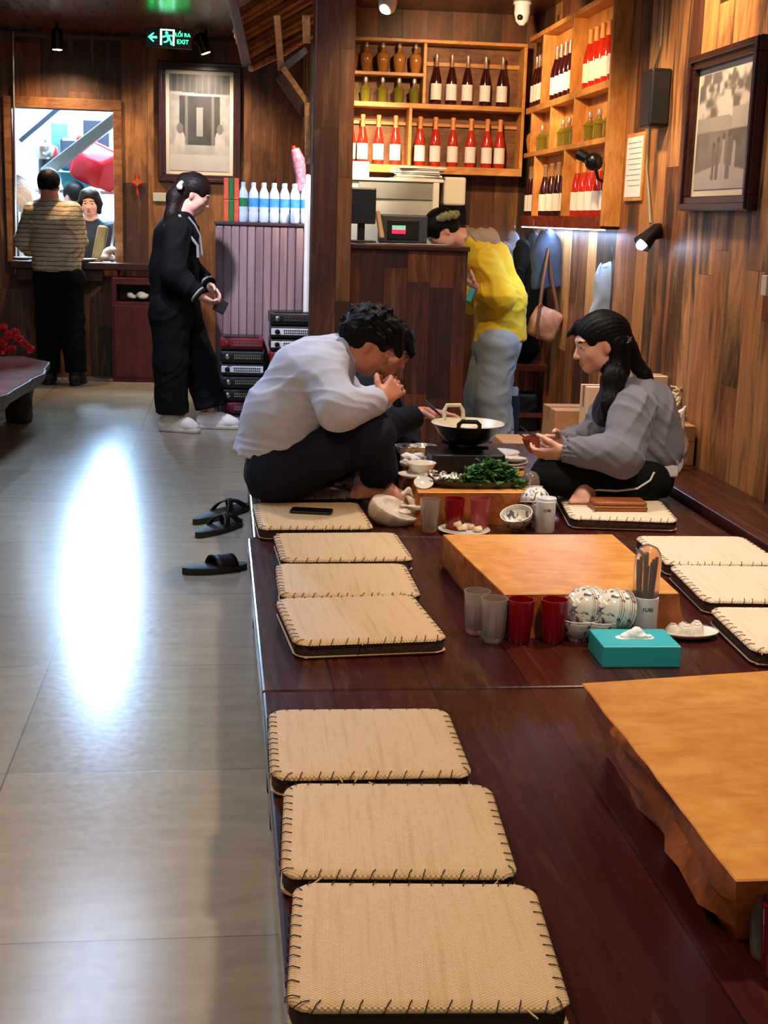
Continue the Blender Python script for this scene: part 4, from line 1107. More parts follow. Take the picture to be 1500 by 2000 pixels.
# teal tissue box
q = [P(1180, 1265, z=ZP + .055), P(1333, 1262, z=ZP + .055)]; bc = (q[0] + q[1]) / 2
t = thing('tissue_box', 'teal tissue box with a white tissue sticking out', 'box', (bc[0], bc[1] + .075, ZP), -.02)
MB().box((0, 0, .0275), (.2, .15, .055)).build('carton', M['teal'], t, smooth=False, bevel=.0025)
s = SDF()
s.ell((0, 0, .064), (.024, .012, .015), k=.01); s.ell((-.012, .002, .06), (.026, .012, .006), k=.01); s.ell((.02, -.002, .06), (.026, .01, .005), k=.01); s.ell((.004, .0, .074), (.01, .007, .009), k=.008); s.disp = wrinkle(.0016, 160., 4)
def sdf_local(s, name, m, parent, vox, **kw):
    old = ORG[parent.name]; ORG[parent.name] = V(0, 0, 0); o = s.build(name, m, parent, vox=vox, **kw); ORG[parent.name] = old; return o
sdf_local(s, 'tissue', M['tissue'], t, .0018)
MB().prism([(x * 1., y) for x, y in rrect(.1, .03, .014)], .0551, .0562).build('slot', M['tissue'], t)

# plate with small cups
pc = gz(1342, 1243)
t = thing('oval_plate', 'white oval plate carrying upturned white cups', 'plate', pc)
def oval(s_, z, a=.085, b=.06): return [(a * s_ * math.cos(q), b * s_ * math.sin(q), z) for q in np.arange(36) / 36 * 2 * PI]
MB().loft([oval(.5, 0), oval(.6, .002), oval(.86, .008), oval(1, .016), oval(1, .018), oval(.86, .0115), oval(.6, .006), oval(.1, .005)]).build('dish', M['plate_glaze'], t)
MB().loft([oval(.985, .0165), oval(1.012, .017), oval(1.012, .019), oval(.985, .0188)], caps=False).build('rim', M['grey_cab'], t)
def small_cup(label, loc, group):
    t = thing('small_cup', label, 'cup', loc, group=group)
    MB().lathe([(.021, 0), (.0215, .002), (.019, .016), (.012, .026), (.009, .027), (.0085, .03), (.0075, .03), (.006, .0275)], 20).build('cup_body', M['porcelain'], t)
    MB().lathe([(.0208, .0), (.0224, .001), (.0214, .0035)], 20, caps=False).build('rim', M['porcelain'], t); return t
sc0 = None
for i, (dx, dy, dz) in enumerate(((-.045, -.006, .009), (-.01, .022, .009), (.03, .016, .009), (-.012, -.022, .009), (.02, -.014, .009))):
    l = 'small white upturned cup on the oval plate'
    if sc0 is None: sc0 = small_cup(l, pc + V(dx, dy, dz), 'upturned cups on the oval plate')
    else: dup(sc0, pc + V(dx, dy, dz), i, l)

# cap, phone, tissue, wallet
cp = P(768, 1022, z=ZP)
t = thing('cloth_cap', 'cream cloth cap lying upside down beside the phone cushion', 'cap', cp)
s = SDF(); s.ell((0, 0, .05), (.092, .085, .068), rot((0, 1, 0), .3), k=.02, cuts=(((.02, 0, .06), (.35, -.25, .9)),)); s.ell((-.02, .0, .045), (.07, .07, .05), k=.02, cuts=(((.02, 0, .065), (.35, -.25, .9)),))
s.ell((.025, -.01, .09), (.062, .055, .055), kind='s', k=.008); s.disp = wrinkle(.0016, 34., 2); s.plane((0, 0, .001), (0, 0, -1))
sdf_local(s, 'crown', M['cap_cloth'], t, .003)
s = SDF(); s.cap((.03, -.055, .075), (.085, -.02, .06), .016, .014, flat=((0, .3, 1), .5)); s.cap((.085, -.02, .06), (.085, .03, .07), .014, .012, flat=((0, .3, 1), .5)); s.cap((.085, .03, .07), (.055, .06, .09), .012, .01, flat=((0, .3, 1), .6)); s.disp = wrinkle(.002, 80., 3)
sdf_local(s, 'brim', M['cap_cloth'], t, .003)
s = SDF(); s.cap((.035, .04, .1), (.06, .055, .115), .009, .004); s.cap((.06, .055, .115), (.078, .05, .09), .006, .005)
sdf_local(s, 'strap', M['cap_cloth'], t, .002)
q = np.array([P(a, b, z=ZP + CH + .006) for a, b in ((567, 996), (650, 1000))]); a = math.atan2(*(q[1] - q[0])[1::-1]); c = q.mean(0)
t = thing('phone', 'dark phone lying flat on the straw cushion', 'phone', (c[0], c[1], ZP + CH + .0015), a)
MB().prism(rrect(.15, .075, .012), 0, .009).build('phone_body', M['black_plastic'], t, smooth=False, bevel=.002)
MB().prism(rrect(.144, .069, .01), .009, .0096).build('screen', M['phone'], t, smooth=False)
c = P(664, 966, z=ZP + .004)
s = SDF(); r = random.Random(3)
for i in range(9): s.ell((c[0] + r.uniform(-.035, .035), c[1] + r.uniform(-.03, .03), c[2] + .02 + r.uniform(-.008, .02)), (r.uniform(.012, .028), r.uniform(.01, .02), r.uniform(.008, .02)), k=.008)
s.disp = wrinkle(.003, 120., 6)
o = s.build('crumpled_tissue', M['tissue'], None, c, .003); tag(o, 'crumpled white tissue by the bare foot of the man in white', 'tissue')
wz = ZP + CH + .001
q = P(1206, 994, z=wz)
t = thing('wallet', 'tan leather wallet lying in front of the seated woman', 'wallet', q, -.03)
MB().prism(rrect(.205, .105, .012), 0, .018).build('back_cover', M['leather'], t, bevel=.004)
MB().prism(rrect(.2, .1, .012), .019, .036).build('front_cover', M['leather'], t, bevel=.005)
MB().tube([V(-.1, -.052, .019), V(0, -.054, .0185), V(.1, -.052, .019)], .002, 6).build('zip', M['gold'], t)
MB().tube([V(-.09, -.054, .018), V(-.105, -.062, .008), V(-.11, -.06, .003)], .0025, 6).build('zip_pull', M['gold'], t)

# ------------------------------------------------------------------ dishes on the wok table
tz = lambda a, b: P(a, b, z=ZT + .0025)
sp = tz(906, 916)
st = thing('table_stove', 'black table stove under the wok', 'stove', sp)
MB().prism(rrect(.29, .22, .02), .008, .075).build('stove_body', M['black_plastic'], st, bevel=.004)
MB().box((0, -.112, .045), (.13, .006, .04)).build('control_panel', M['navy_shell'], st, smooth=False, bevel=.002)
MB().lathe([(.016, 0), (.016, .018)], 18, (.11, -.112, .042), frame(V(0, -1, 0))).build('knob', M['black_metal'], st)
MB().lathe([(.075, .075), (.08, .085), (.062, .09)], 28).build('burner_ring', M['black_metal'], st)
for i in range(4):
    a = i * PI / 2 + .78; MB().bar((.04 * math.cos(a), .04 * math.sin(a), .09), (.11 * math.cos(a), .11 * math.sin(a), .098), .008, .014).build('pan_support', M['black_metal'], st, smooth=False)
for sx in (-1, 1):
    for sy in (-1, 1): MB().lathe([(.012, 0), (.012, .008)], 12, (sx * .12, sy * .085, 0)).build('foot', M['rubber'], st)
wp = sp + V(.012, .02, .098)
wk = thing('wok', 'cream wok with loop handles steaming on the black stove', 'wok', wp)
MB().lathe([(.05, .0), (.08, .012), (.118, .045), (.142, .082), (.146, .084), (.1425, .0865), (.115, .05), (.078, .018), (.001, .008)], 40).build('pan', [M['wok_white'], M['black_metal']], wk)
me = wk.children[0].data
for p in me.polygons:
    if p.normal.z < .05 and p.center.z < .081: p.material_index = 1
MB().lathe([(.122, .056), (.1, .058), (.001, .059)], 32).build('broth', M['broth'], wk)
def loop(cx, cy, dx, dy, nm, m, up=.05, w_=.042):
    d = V(dx, dy, 0); n_ = V(-dy, dx, 0); c_ = V(cx, cy, .08)
    pts = [c_ - n_ * w_, c_ - n_ * w_ + d * .006 + V(0, 0, up * .6), c_ - n_ * w_ * .7 + d * .01 + V(0, 0, up), c_ + n_ * w_ * .7 + d * .01 + V(0, 0, up), c_ + n_ * w_ + d * .006 + V(0, 0, up * .6), c_ + n_ * w_]
    MB().tube(pts, .0085, 10).build(nm, M[m], wk)
loop(-.02, -.135, -.1, -1, 'handle', 'black_metal', .03, .04); loop(-.035, .128, -.2, 1, 'handle', 'wok_white', .055, .04)
def dish(name, label, cat, loc, prof, m='porcelain', rot_=(0, 0, 0), n=28, group=None):
    t = thing(name, label, cat, loc, group=group); t.rotation_euler = rot_
    MB().lathe(prof, n).build('dish', M[m], t, angle=50); r_ = max(p[0] for p in prof); z_ = max(p[1] for p in prof)
    MB().lathe([(r_ - .0015, z_ - .0015), (r_ + .0008, z_ - .0005), (r_ - .0005, z_ + .0008)], n, caps=False).build('rim', M[m], t); return t
bprof = [(.026, 0), (.028, .006), (.045, .024), (.056, .046), (.058, .05), (.055, .0485), (.043, .026), (.02, .012), (.001, .01)]
pprof = [(.045, 0), (.06, .004), (.082, .013), (.083, .015), (.06, .0075), (.001, .005)]
d0 = dish('soup_bowl', 'white bowl at the far corner of the wok table, beside the reaching hand', 'bowl', tz(826, 893), bprof)
d1 = dish('soup_bowl', 'grey-blue bowl next to the white bowl at the table corner', 'bowl', tz(796, 893), bprof, 'bowl')
dup(d0, tz(822, 928), .4, 'white bowl below the crumpled tissues on the wok table')
dish('dinner_plate', 'white plate beside the wok, nearest the seated woman', 'plate', tz(966, 902) + V(.03, .05, .02), pprof, 'plate_glaze')
p0 = dish('side_plate', 'pale small plate at the bottom of the pile by the herbs', 'plate', tz(1000, 915), [(a * .72, b) for a, b in pprof], 'plate_glaze', group='small plates piled by the herbs')
dup(p0, tz(1000, 915) + V(.005, .006, .014), .2, 'pale small plate in the middle of the pile by the herbs', rot=(.05, -.05, 0))
dup(p0, tz(1000, 915) + V(.0, .01, .029), .2, 'pale small plate on top of the pile by the herbs', rot=(-.06, .05, 0))
dup(p0, tz(827, 952) + V(0, 0, .012), .2, 'small white plate leaning on the leaf tray beside the foil', rot=(.5, -.2, .2), scale=(.6, .6, .7))
dup(p0, tz(818, 936) + V(-.02, .015, .004), .1, 'small white plate with scraps at the table edge beside the foil', rot=(0, 0, .2))
c = tz(812, 912); s = SDF(); r = random.Random(5)
for i in range(14): s.ell(c + V(r.uniform(-.045, .045), r.uniform(-.03, .03), .015 + r.uniform(0, .03)), (r.uniform(.012, .026), r.uniform(.01, .02), r.uniform(.008, .018)), k=.006)
s.disp = wrinkle(.003, 120., 7); o = s.build('crumpled_tissue', M['tissue'], None, c, .003); tag(o, 'heap of crumpled white tissue in front of the bowls on the wok table', 'tissue')
# herb tray
hc = tz(932, 948); t = thing('herb_tray', 'dark shallow tray holding the green herbs and foil', 'tray', hc, .02)
def ov(s_, z): return [(.19 * s_ * math.copysign(abs(math.cos(q)) ** .6, math.cos(q)), .08 * s_ * math.copysign(abs(math.sin(q)) ** .75, math.sin(q)), z) for q in np.arange(40) / 40 * 2 * PI]
MB().loft([ov(.8, 0), ov(.86, .002), ov(1, .022), ov(1, .025), ov(.86, .006), ov(.1, .004)]).build('dish', M['tray'], t)
MB().loft([ov(.99, .022), ov(1.015, .023), ov(1.015, .026), ov(.99, .0255)], caps=False).build('rim', M['tray'], t)
s = SDF(); r = random.Random(9)
for i in range(16): s.ell(hc + V(-.12 + r.uniform(-.055, .06), r.uniform(-.02, .045), .02 + r.uniform(0, .022)), (r.uniform(.012, .03), r.uniform(.008, .02), r.uniform(.005, .011)), rot((r.random(), r.random(), r.random()), r.uniform(0, 2)), k=.003)
s.disp = wrinkle(.002, 200., 8); o = s.build('foil_wrap', M['foil'], None, hc, .0028); tag(o, 'shiny crumpled foil at the end of the herb tray', 'foil')
t = thing('fresh_herbs', 'heap of fresh green leafy herbs on the tray', 'herbs', hc + V(.05, .01, .01))
m = MB(); m2 = MB(); ms = MB(); r = random.Random(11)
for i in range(420):
    u, v_ = r.gauss(.05, .05), r.gauss(.012, .032); u = max(-.09, min(.165, u)); v_ = max(-.065, min(.075, v_))
    h_ = .012 + .075 * max(0, 1 - ((u - .05) / .12) ** 2 - (v_ / .085) ** 2) * r.uniform(.25, 1.05)
    p = hc + V(u, v_, h_); d = V(r.gauss(0, 1), r.gauss(-.3, 1), r.gauss(.35, .6)); d /= np.linalg.norm(d)
    L = r.uniform(.02, .04); wv = np.cross(d, V(r.gauss(0, .5), r.gauss(0, .5), 1)); wv /= np.linalg.norm(wv); up = np.cross(wv, d); wv *= L * r.uniform(.28, .42)
    pts = [p, p + d * L * .3 + wv * .8 + up * .003, p + d * L * .6 + wv + up * .002, p + d * L - up * .005, p + d * L * .6 - wv + up * .002, p + d * L * .3 - wv * .8 + up * .003, p + d * L * .5 - up * .002]
    (m if r.random() < .62 else m2).add(pts, [(0, 1, 6), (1, 2, 6), (2, 3, 6), (3, 4, 6), (4, 5, 6), (5, 0, 6)])
    if i % 6 == 0: ms.tube([p - d * .05, p], .0013, 5)
m.build('leaves', M['leaf'], t, world=True, solid=.0006); m2.build('dark_leaves', M['leaf_b'], t, world=True, solid=.0006); ms.build('stems', M['leaf'], t, world=True)
# plate of scraps on the platform
c = gz(906, 1040); t = thing('scrap_plate', 'white plate of food scraps on the platform behind the block table', 'plate', c)
MB().lathe([(.05, 0), (.07, .004), (.092, .012), (.093, .0145), (.07, .008), (.001, .005)], 30).build('dish', M['plate_glaze'], t)
MB().lathe([(.0915, .0125), (.0938, .0135), (.0925, .0153)], 30, caps=False).build('rim', M['plate_glaze'], t)
r = random.Random(4)
for i in range(11):
    a = r.uniform(0, 6.28); q = r.uniform(0, .06); s = SDF(); lc = c + V(q * math.cos(a), q * math.sin(a), .018 + (.012 if i > 6 else 0))
    s.ell(lc, (r.uniform(.012, .018), r.uniform(.01, .014), r.uniform(.008, .012)), rot((0, 0, 1), a)); s.ell(lc + V(.008, .004, .004), .008, k=.006); s.disp = wrinkle(.002, 150., i)
    dk = i % 3 == 1; o = s.build('food_scrap', M['food_dark' if dk else 'food_pale'], None, lc, .003)
    tag(o, 'dark food scrap on the plate behind the block table' if dk else 'pale food scrap on the plate behind the block table', 'food', 'dark food scraps' if dk else 'pale food scraps')

# ------------------------------------------------------------------ sandals
def sandal(label, heel, toe, right=1, group=None, cross=False, z=0.):
    h, e = V(*heel), V(*toe); d = e - h; L = np.linalg.norm(d[:2]); a = math.atan2(d[1], d[0])
    t = thing('sandal', label, 'sandal', (h[0], h[1], z), a, group)
    def outl(s_): 
        o = []
        for q in np.arange(40) / 40 * 2 * PI:
            x = L * (.5 - .5 * math.cos(q)); u = x / L; w_ = (.034 + .012 * math.sin(u * PI * .9 + .2) + .008 * u) * min(1, (4 * u * (1 - u)) ** .45 * 1.05)
            o.append((x, math.copysign(w_, math.sin(q) if q else 1) * s_ if 0 < q < 2 * PI and abs(math.sin(q)) > 1e-6 else 0.))
        return o
    o1 = outl(1)
    MB().loft([[(x, y * .96, 0) for x, y in o1], [(x, y, .004) for x, y in o1], [(x, y, .022 + .004 * (1 - x / L)) for x, y in o1], [(x, y * .9, .024 + .004 * (1 - x / L)) for x, y in o1]]).build('sole', M['rubber'], t)
    def strap(x0, x1, wid, hh):
        m = MB(); N = 14
        def fn(u, v_):
            a_ = PI * u; x = x0 + (x1 - x0) * u + wid * (v_ - .5); return (x, math.cos(a_) * .046, .012 + math.sin(a_) ** .8 * hh)
        m.sheet(fn, N, 4); m.build('strap', M['black_plastic'], t, solid=.006, angle=60)
    if cross: strap(L * .45, L * .78, .04, .055); strap(L * .78, L * .45, .04, .058)
    else: strap(L * .56, L * .66, .085, .052)
    return t
fz = lambda a, b: P(a, b, z=0.)
GS = 'sandals left on the floor by the platforms'
sandal('black slide sandal lying alone nearest the viewer on the floor', fz(356, 1122), fz(482, 1110), group=GS)
sandal('black cross-strap sandal, the nearer of the overlapping pair on the floor', fz(384, 1052), fz(470, 1022), group=GS, cross=True)
sandal('black cross-strap sandal, the farther of the overlapping pair on the floor', fz(378, 1026), fz(480, 1000) + V(.02, .1, 0), group=GS, cross=True)

# ------------------------------------------------------------------ bench with flowers
bz = .40
bq = [P(110, 700, z=bz), P(84, 748, z=bz), P(0, 776, z=bz)]
t = thing('live_edge_bench', 'live-edge wooden bench with reddish top at the left wall', 'bench', (-1.5, 8.1, 0))
near, far = P(-60, 792, z=bz)[1], bq[0][1] + .05
edge = []
N = 26; r = np.random.default_rng(2)
xs = np.interp(np.linspace(0, 1, N), [0, .3, .62, .88, 1], [-1.2, bq[2][0] + .03, bq[1][0] - .05, bq[0][0] - .02, bq[0][0] - .2]); ys = np.linspace(near, far, N)
xs = xs + np.convolve(r.normal(0, .02, N), np.ones(3) / 3, 'same')
out = [(x, y) for x, y in zip(xs, ys)] + [(-1.9, far - .1), (-2.05, (near + far) / 2), (-1.95, near)]
n = len(out)
lv = [(bz - .115, -.1), (bz - .08, -.04), (bz - .03, .0), (bz, 0.)]
cx_ = -1.6
MB().loft([[(x + (k_ if i < N else 0), y, z_) for i, (x, y) in enumerate(out)] for z_, k_ in lv]).build('slab_edge', M['bench_side'], t, world=True, angle=50)
MB().loft([[(x - (.012 if i < N else 0), y, bz + .0005) for i, (x, y) in enumerate(out)], [(x - (.016 if i < N else 0), y, bz + .004) for i, (x, y) in enumerate(out)]]).build('seat', M['bench_top'], t, world=True, angle=40)
def trunk(c, rr, nm):
    s = SDF(); s.cap(c + V(0, 0, .03), c + V(.02, 0, bz - .12), rr * 1.05, rr * .85, k=.05, flat=((1, 0, 0), .8)); s.cap(c + V(-.3, .02, .03), c + V(-.28, 0, bz - .12), rr, rr * .85, k=.15)
    s.disp = wrinkle(.014, 18., int(rr * 100)); s.plane((0, 0, 0.), (0, 0, -1)); s.plane((0, 0, bz - .1), (0, 0, 1)); s.build(nm, M['bench_leg'], t, vox=.014)
trunk(V(-1.33, far - .22, 0), .1, 'trunk_leg'); trunk(V(-1.42, near + .25, 0), .11, 'trunk_leg')
fp = P(14, 700, y=9.6); 
t = thing('red_flowers', 'red artificial flowers on dark stems beside the bench', 'flowers', (fp[0] - .12, 9.7, 0))
b_ = V(fp[0] - .12, 9.7, 0)
MB().lathe([(.08, 0), (.11, .02), (.14, .26), (.15, .3), (.135, .3), (.12, .27)], 24, b_).build('pot', M['mop_dark'], t, world=True)
r = random.Random(8)
heads = [P(5, 640, y=9.6), P(16, 655, y=9.55), P(-10, 668, y=9.6), P(37, 663, y=9.6), P(30, 650, y=9.65), P(46, 672, y=9.55), P(58, 682, y=9.6), P(3, 684, y=9.5), P(22, 682, y=9.62), P(-22, 650, y=9.7), P(9, 668, y=9.5)]
for h_ in heads:
    m = MB()
    for i in range(13):
        d = V(r.gauss(0, 1), r.gauss(0, 1), r.gauss(.3, .8)); d /= np.linalg.norm(d); R = frame(d); sz = r.uniform(.014, .026)
        q = [h_ + d * .012, *[h_ + R @ V(math.cos(a_) * sz, math.sin(a_) * sz, .026 + .006 * math.sin(3 * a_)) for a_ in np.arange(7) / 7 * 2 * PI]]
        m.add(q, [(0, k_ + 1, (k_ + 1) % 7 + 1) for k_ in range(7)])
    m.build('blossom', M['flower'], t, world=True, solid=.0012, smooth=False)
    MB().tube([b_ + V(0, 0, .28), (b_ + h_) / 2 + V(0, 0, .12), h_], .004, 6).build('stem', M['twig'], t, world=True)
# ------------------------------------------------------------------ kitchen front
t = thing('hatch_counter', 'dark wooden counter ledge running under the kitchen hatch', 'counter', (-1.3, YK - .15, 0))
MB().lohi((-1.72, YK - .27, .895), (-.58, YK - .031, .955)).build('worktop', M['ledge_dark'], t, world=True, smooth=False, bevel=.01)
MB().lohi((-1.68, YK - .2, .80), (-.99, YK - .031, .894)).build('apron', M['ledge_dark'], t, world=True, smooth=False, bevel=.006)
a, b = P(217, 540, y=11.05), P(306, 724, y=11.05)
t = thing('red_cabinet', 'dark red wooden cabinet with an open niche, behind the standing woman', 'cabinet', ((a[0] + b[0]) / 2, 11.2, 0))
nz0, nz1 = P(250, 590, y=11.05)[2], P(250, 556, y=11.05)[2]
m = MB(); x0, x1 = a[0], b[0] + .1
m.lohi((x0, 11.06, 0), (x1, 11.39, nz0)); m.lohi((x0, 11.06, nz1), (x1, 11.39, .84)); m.lohi((x0, 11.06, nz0), (x0 + .04, 11.39, nz1)); m.lohi((x1 - .1, 11.06, nz0), (x1, 11.39, nz1)); m.lohi((x0 + .04, 11.36, nz0), (x1 - .1, 11.39, nz1))
m.build('carcass', M['redwood'], t, world=True, smooth=False, bevel=.004)
MB().lohi((x0 + .02, 11.045, .04), (x1 - .02, 11.058, nz0 - .03)).build('door', M['redwood'], t, world=True, smooth=False, bevel=.003)
c = V((x0 + x1) / 2 - .02, 11.17, nz0); s = SDF(); r = random.Random(6)
for i in range(10): s.ell(c + V(r.uniform(-.13, .1), r.uniform(-.04, .04), .025 + r.uniform(0, .03)), (r.uniform(.02, .04), .03, r.uniform(.015, .03)), k=.01)
s.plane(c, (0, 0, -1)); s.disp = wrinkle(.005, 60., 2); o = s.build('paper_pile', M['tissue'], None, c, .007); tag(o, 'crumpled white napkins in the niche of the red cabinet', 'napkins')
def hb(px, py, y): return P(px, py, y=y)
# things in the kitchen
t = thing('kitchen_shelf', 'steel rack shelf seen through the hatch', 'shelf', (-1.3, 13.2, 0))
sz = P(160, 372, y=13.2)[2]
MB().lohi((-2.0, 12.95, sz - .03), (-.75, 13.4, sz)).build('shelf_board', M['steel'], t, world=True, smooth=False, bevel=.004)
for x in (-1.98, -.77):
    for y in (12.97, 13.38): MB().lohi((x - .015, y - .015, 0), (x + .015, y + .015, sz - .03)).build('leg', M['steel'], t, world=True, smooth=False)
c = P(158, 353, y=13.2); t = thing('teal_basin', 'teal plastic basin on the kitchen rack, under the red one', 'basin', (c[0], 13.1, sz))
def rbx(wd, dp, z): return [(x, y, z) for x, y in rrect(wd, dp, .05)]
MB().loft([[(x + c[0], y + 13.15, z + sz) for x, y, z in rbx(w_, d_, h_)] for w_, d_, h_ in ((.3, .2, 0), (.4, .28, .15), (.44, .32, .15), (.44, .32, .165), (.38, .26, .16), (.28, .18, .01))]).build('basin_body', M['teal_plastic'], t, world=True)
MB().loft([[(x + c[0], y + 13.15, z + sz) for x, y, z in rbx(w_, d_, h_)] for w_, d_, h_ in ((.445, .325, .15), (.455, .335, .158), (.445, .325, .168))], caps=False).build('rim', M['teal_plastic'], t, world=True)
c = P(178, 326, y=12.75); t = thing('red_basin', 'bright red plastic basin tilted on its side in the kitchen', 'basin', tuple(c))
R = rot((0, 0, 1), -.25) @ rot((0, 1, 0), .4) @ rot((1, 0, 0), 1.9)
MB().loft([[c + R @ V(x, y, z - .1) for x, y, z in rbx(w_, d_, h_)] for w_, d_, h_ in ((.26, .22, .2), (.3, .26, .19), (.42, .36, .02), (.45, .39, .01), (.45, .39, 0), (.41, .35, .005), (.28, .24, .18), (.1, .1, .185))]).build('basin_body', M['basin_red'], t, world=True, angle=50)
MB().loft([[c + R @ V(x, y, z - .1) for x, y, z in rbx(w_, d_, h_)] for w_, d_, h_ in ((.455, .395, -.004), (.468, .408, .004), (.455, .395, .014))], caps=False).build('rim', M['basin_red'], t, world=True)
c = P(117, 262, y=13.5); o = MB().box(c, (.15, .14, .22)).build('aqua_box', M['aqua'], smooth=False, bevel=.02); tag(o, 'aqua plastic box high up in the kitchen', 'box')
c = P(90, 300, y=12.75); t = thing('steel_pot', 'shiny round steel pot on a dark stand in the kitchen', 'pot', (c[0], 12.75, c[2] - .25))
MB().lathe([(.07, -.05), (.1, -.02), (.11, .03), (.105, .06), (.05, .085), (.02, .095), (.018, .12), (.001, .125)], 24, c).build('pot_body', M['steel'], t, world=True)
MB().lathe([(.075, -.36), (.07, -.05)], 20, c).build('stand', M['dark_pot'], t, world=True)
c = P(140, 302, y=13.15); o = MB().box(c, (.2, .2, .3)).build('dark_stockpot', M['dark_pot'], smooth=False, bevel=.03); tag(o, 'dark square container beside the steel pot in the kitchen', 'container')
c = P(188, 262, y=13.5); o = MB().box(c, (.24, .06, .26)).build('dark_hood', M['dark_pot'], smooth=False, bevel=.01); tag(o, 'dark panel on the kitchen back wall behind the sloping duct', 'panel')
o = MB().bar(P(88, 338, y=12.5), P(236, 225, y=12.3), .1, .1, (0, 1, 0)).build('sloping_duct', M['duct'], smooth=False, bevel=.008); tag(o, 'pale galvanised duct sloping across the kitchen', 'duct')
o = MB().bar(P(40, 275, y=13.3), P(122, 205, y=13.1), .04, .04, (0, 1, 0)).build('dark_pipe', M['dark_pot'], smooth=False, bevel=.004); tag(o, 'thin dark bar sloping high in the kitchen', 'bar')
c = P(45, 380, y=12.2); s = SDF(); s.ell(c, (.11, .08, .16), k=.05); s.ell(c + V(-.03, 0, .14), (.05, .04, .08), k=.05); s.disp = wrinkle(.006, 26., 3); o = s.build('hanging_bag', M['bag_white'], None, c, .01); tag(o, 'white plastic bag hanging inside the hatch beside the man in the striped sweater', 'bag')
c = P(212, 480, y=11.5); t = thing('folded_chair', 'khaki padded seat back leaning in the hatch', 'chair', (c[0], 11.5, .96))
R = rot((0, 1, 0), .2) @ rot((1, 0, 0), -.1)
MB().box(c + V(-.07, -.05, -.01), (.09, .05, .35), R).build('backrest', M['strap_khaki'], t, world=True, bevel=.02)
MB().bar(c + V(-.0, -.02, -.17), c + V(.06, -.02, .21), .02, .02).build('frame', M['steel'], t, world=True, smooth=False)
for i, (px, py, y_) in enumerate(((45, 500, 11.25), (73, 497, 11.28), (160, 508, 11.2), (172, 500, 11.3))):
    c = P(px, py, y=y_); c[2] = .957
    dish('serving_plate', ['white plate on the hatch counter at its outer end', 'white plate on the hatch counter touching the striped sweater', 'white plate on the hatch counter right of the striped sweater', 'white plate stacked behind on the hatch counter by the khaki seat'][i], 'plate', c, [(.04, 0), (.055, .004), (.075, .02), (.0745, .022), (.05, .008), (.001, .006)], group='plates on the hatch counter')
s = SDF(); c = V(-.955, 11.28, .957); r = random.Random(16)
for i in range(8): s.ell(c + V(r.uniform(-.04, .04), r.uniform(-.05, .05), .03 + r.uniform(0, .08)), (.035, .03, .025), k=.012)
s.plane(c, (0, 0, -1)); s.disp = wrinkle(.005, 60., 5); o = s.build('napkin_pile', M['tissue'], None, c, .007); tag(o, 'white napkins heaped at the end of the hatch counter', 'napkins')

# ------------------------------------------------------------------ ribbed cabinet, drinks, stoves
ca, cb = P(421, 432, y=9.09), P(600, 640, y=9.09)
x0, x1, zt_ = ca[0], ca[0] + .585, ca[2]
t = thing('ribbed_cabinet', 'cabinet with ribbed greyish front behind the stacked stoves', 'cabinet', ((x0 + x1) / 2, 9.27, 0))
MB().lohi((x0, 9.095, 0), (x1, 9.42, zt_ - .02)).build('carcass', M['ribbed'], t, world=True, smooth=False)
n = 11
for i in range(n):
    a = x0 + (x1 - x0) * i / n; MB().lohi((a + .004, 9.08, .03), (a + (x1 - x0) / n - .004, 9.096, zt_ - .03)).build('front_board', M['ribbed'], t, world=True, smooth=False, bevel=.004)
MB().lohi((x0 - .008, 9.07, zt_ - .02), (x1 + .008, 9.425, zt_)).build('top_board', M['ribbed_dark'], t, world=True, smooth=False, bevel=.003)
def wbottle(label, loc, lab, group):
    t = thing('water_bottle', label, 'bottle', loc, group=group)
    MB().lathe([(.028, 0), (.0325, .008), (.0325, .06), (.03, .075), (.0325, .09), (.0325, .16), (.03, .19), (.016, .222), (.013, .235)], 18).build('bottle_body', M['water'], t)
    MB().lathe([(.0332, .1), (.0332, .155)], 18, caps=False).build('label', M[lab], t)
    MB().lathe([(.0155, .234), (.0155, .256), (.012, .258)], 14).build('cap', M['water_cap'], t); return t
wx = P(487, 420, y=9.13)[0]
w0 = None
for row in range(3):
    for i in range(6):
        l = f'blue-labelled water bottle on the ribbed cabinet, {["front", "middle", "back"][row]} row, {ORD[i]} from the cartons'; p = (wx + i * .069 + .028, 9.13 + row * .075, zt_ + .001)
        if w0 is None: w0 = wbottle(l, p, 'water_label', 'water bottles on the ribbed cabinet')
        else: dup(w0, p, i, l)
c = P(470, 420, y=9.0); c[2] = zt_
t = wbottle('green-labelled water bottle beside the drink cartons', (c[0] + .0, 9.01, zt_), 'green_label', 'water bottles on the ribbed cabinet')
t.location = (wx - .041, 9.13, zt_ + .001)
bx0 = P(437, 420, y=9.11)[0]
for i, (mm, lb) in enumerate((('drink_orange', 'orange drink carton standing at the outer edge of the ribbed cabinet'), ('drink_green', 'green drink carton between the two orange cartons'), ('drink_orange', 'orange drink carton beside the green-labelled bottle'))):
    for lay in range(2):
        o = MB().lohi((bx0 + i * .034, 9.10, zt_ + .001 + lay * .142), (bx0 + i * .034 + .032, 9.28, zt_ + lay * .142 + .14)).build('drink_carton', M[mm], smooth=False, bevel=.004)
        tag(o, lb + (', lower one' if not lay else ', upper one'), 'carton', 'drink cartons on the ribbed cabinet')
c = P(584, 315, y=9.37); t = thing('wrapped_bundle', 'pink and blue floral wrapped bundle beside the pillar', 'bundle', (c[0], 9.37, zt_))
MB().tube([(c[0] + .02, 9.37, zt_ + .001), c + V(.015, 0, -.1), c, c + V(-.03, 0, .08)], [.03, .036, .045, .03], 12).build('wrapping', M['floral'], t, world=True)
MB().tube([c + V(-.03, 0, .06), c + V(-.04, -.01, .1)], [.03, .012], 10).build('red_tie', M['charm'], t, world=True)
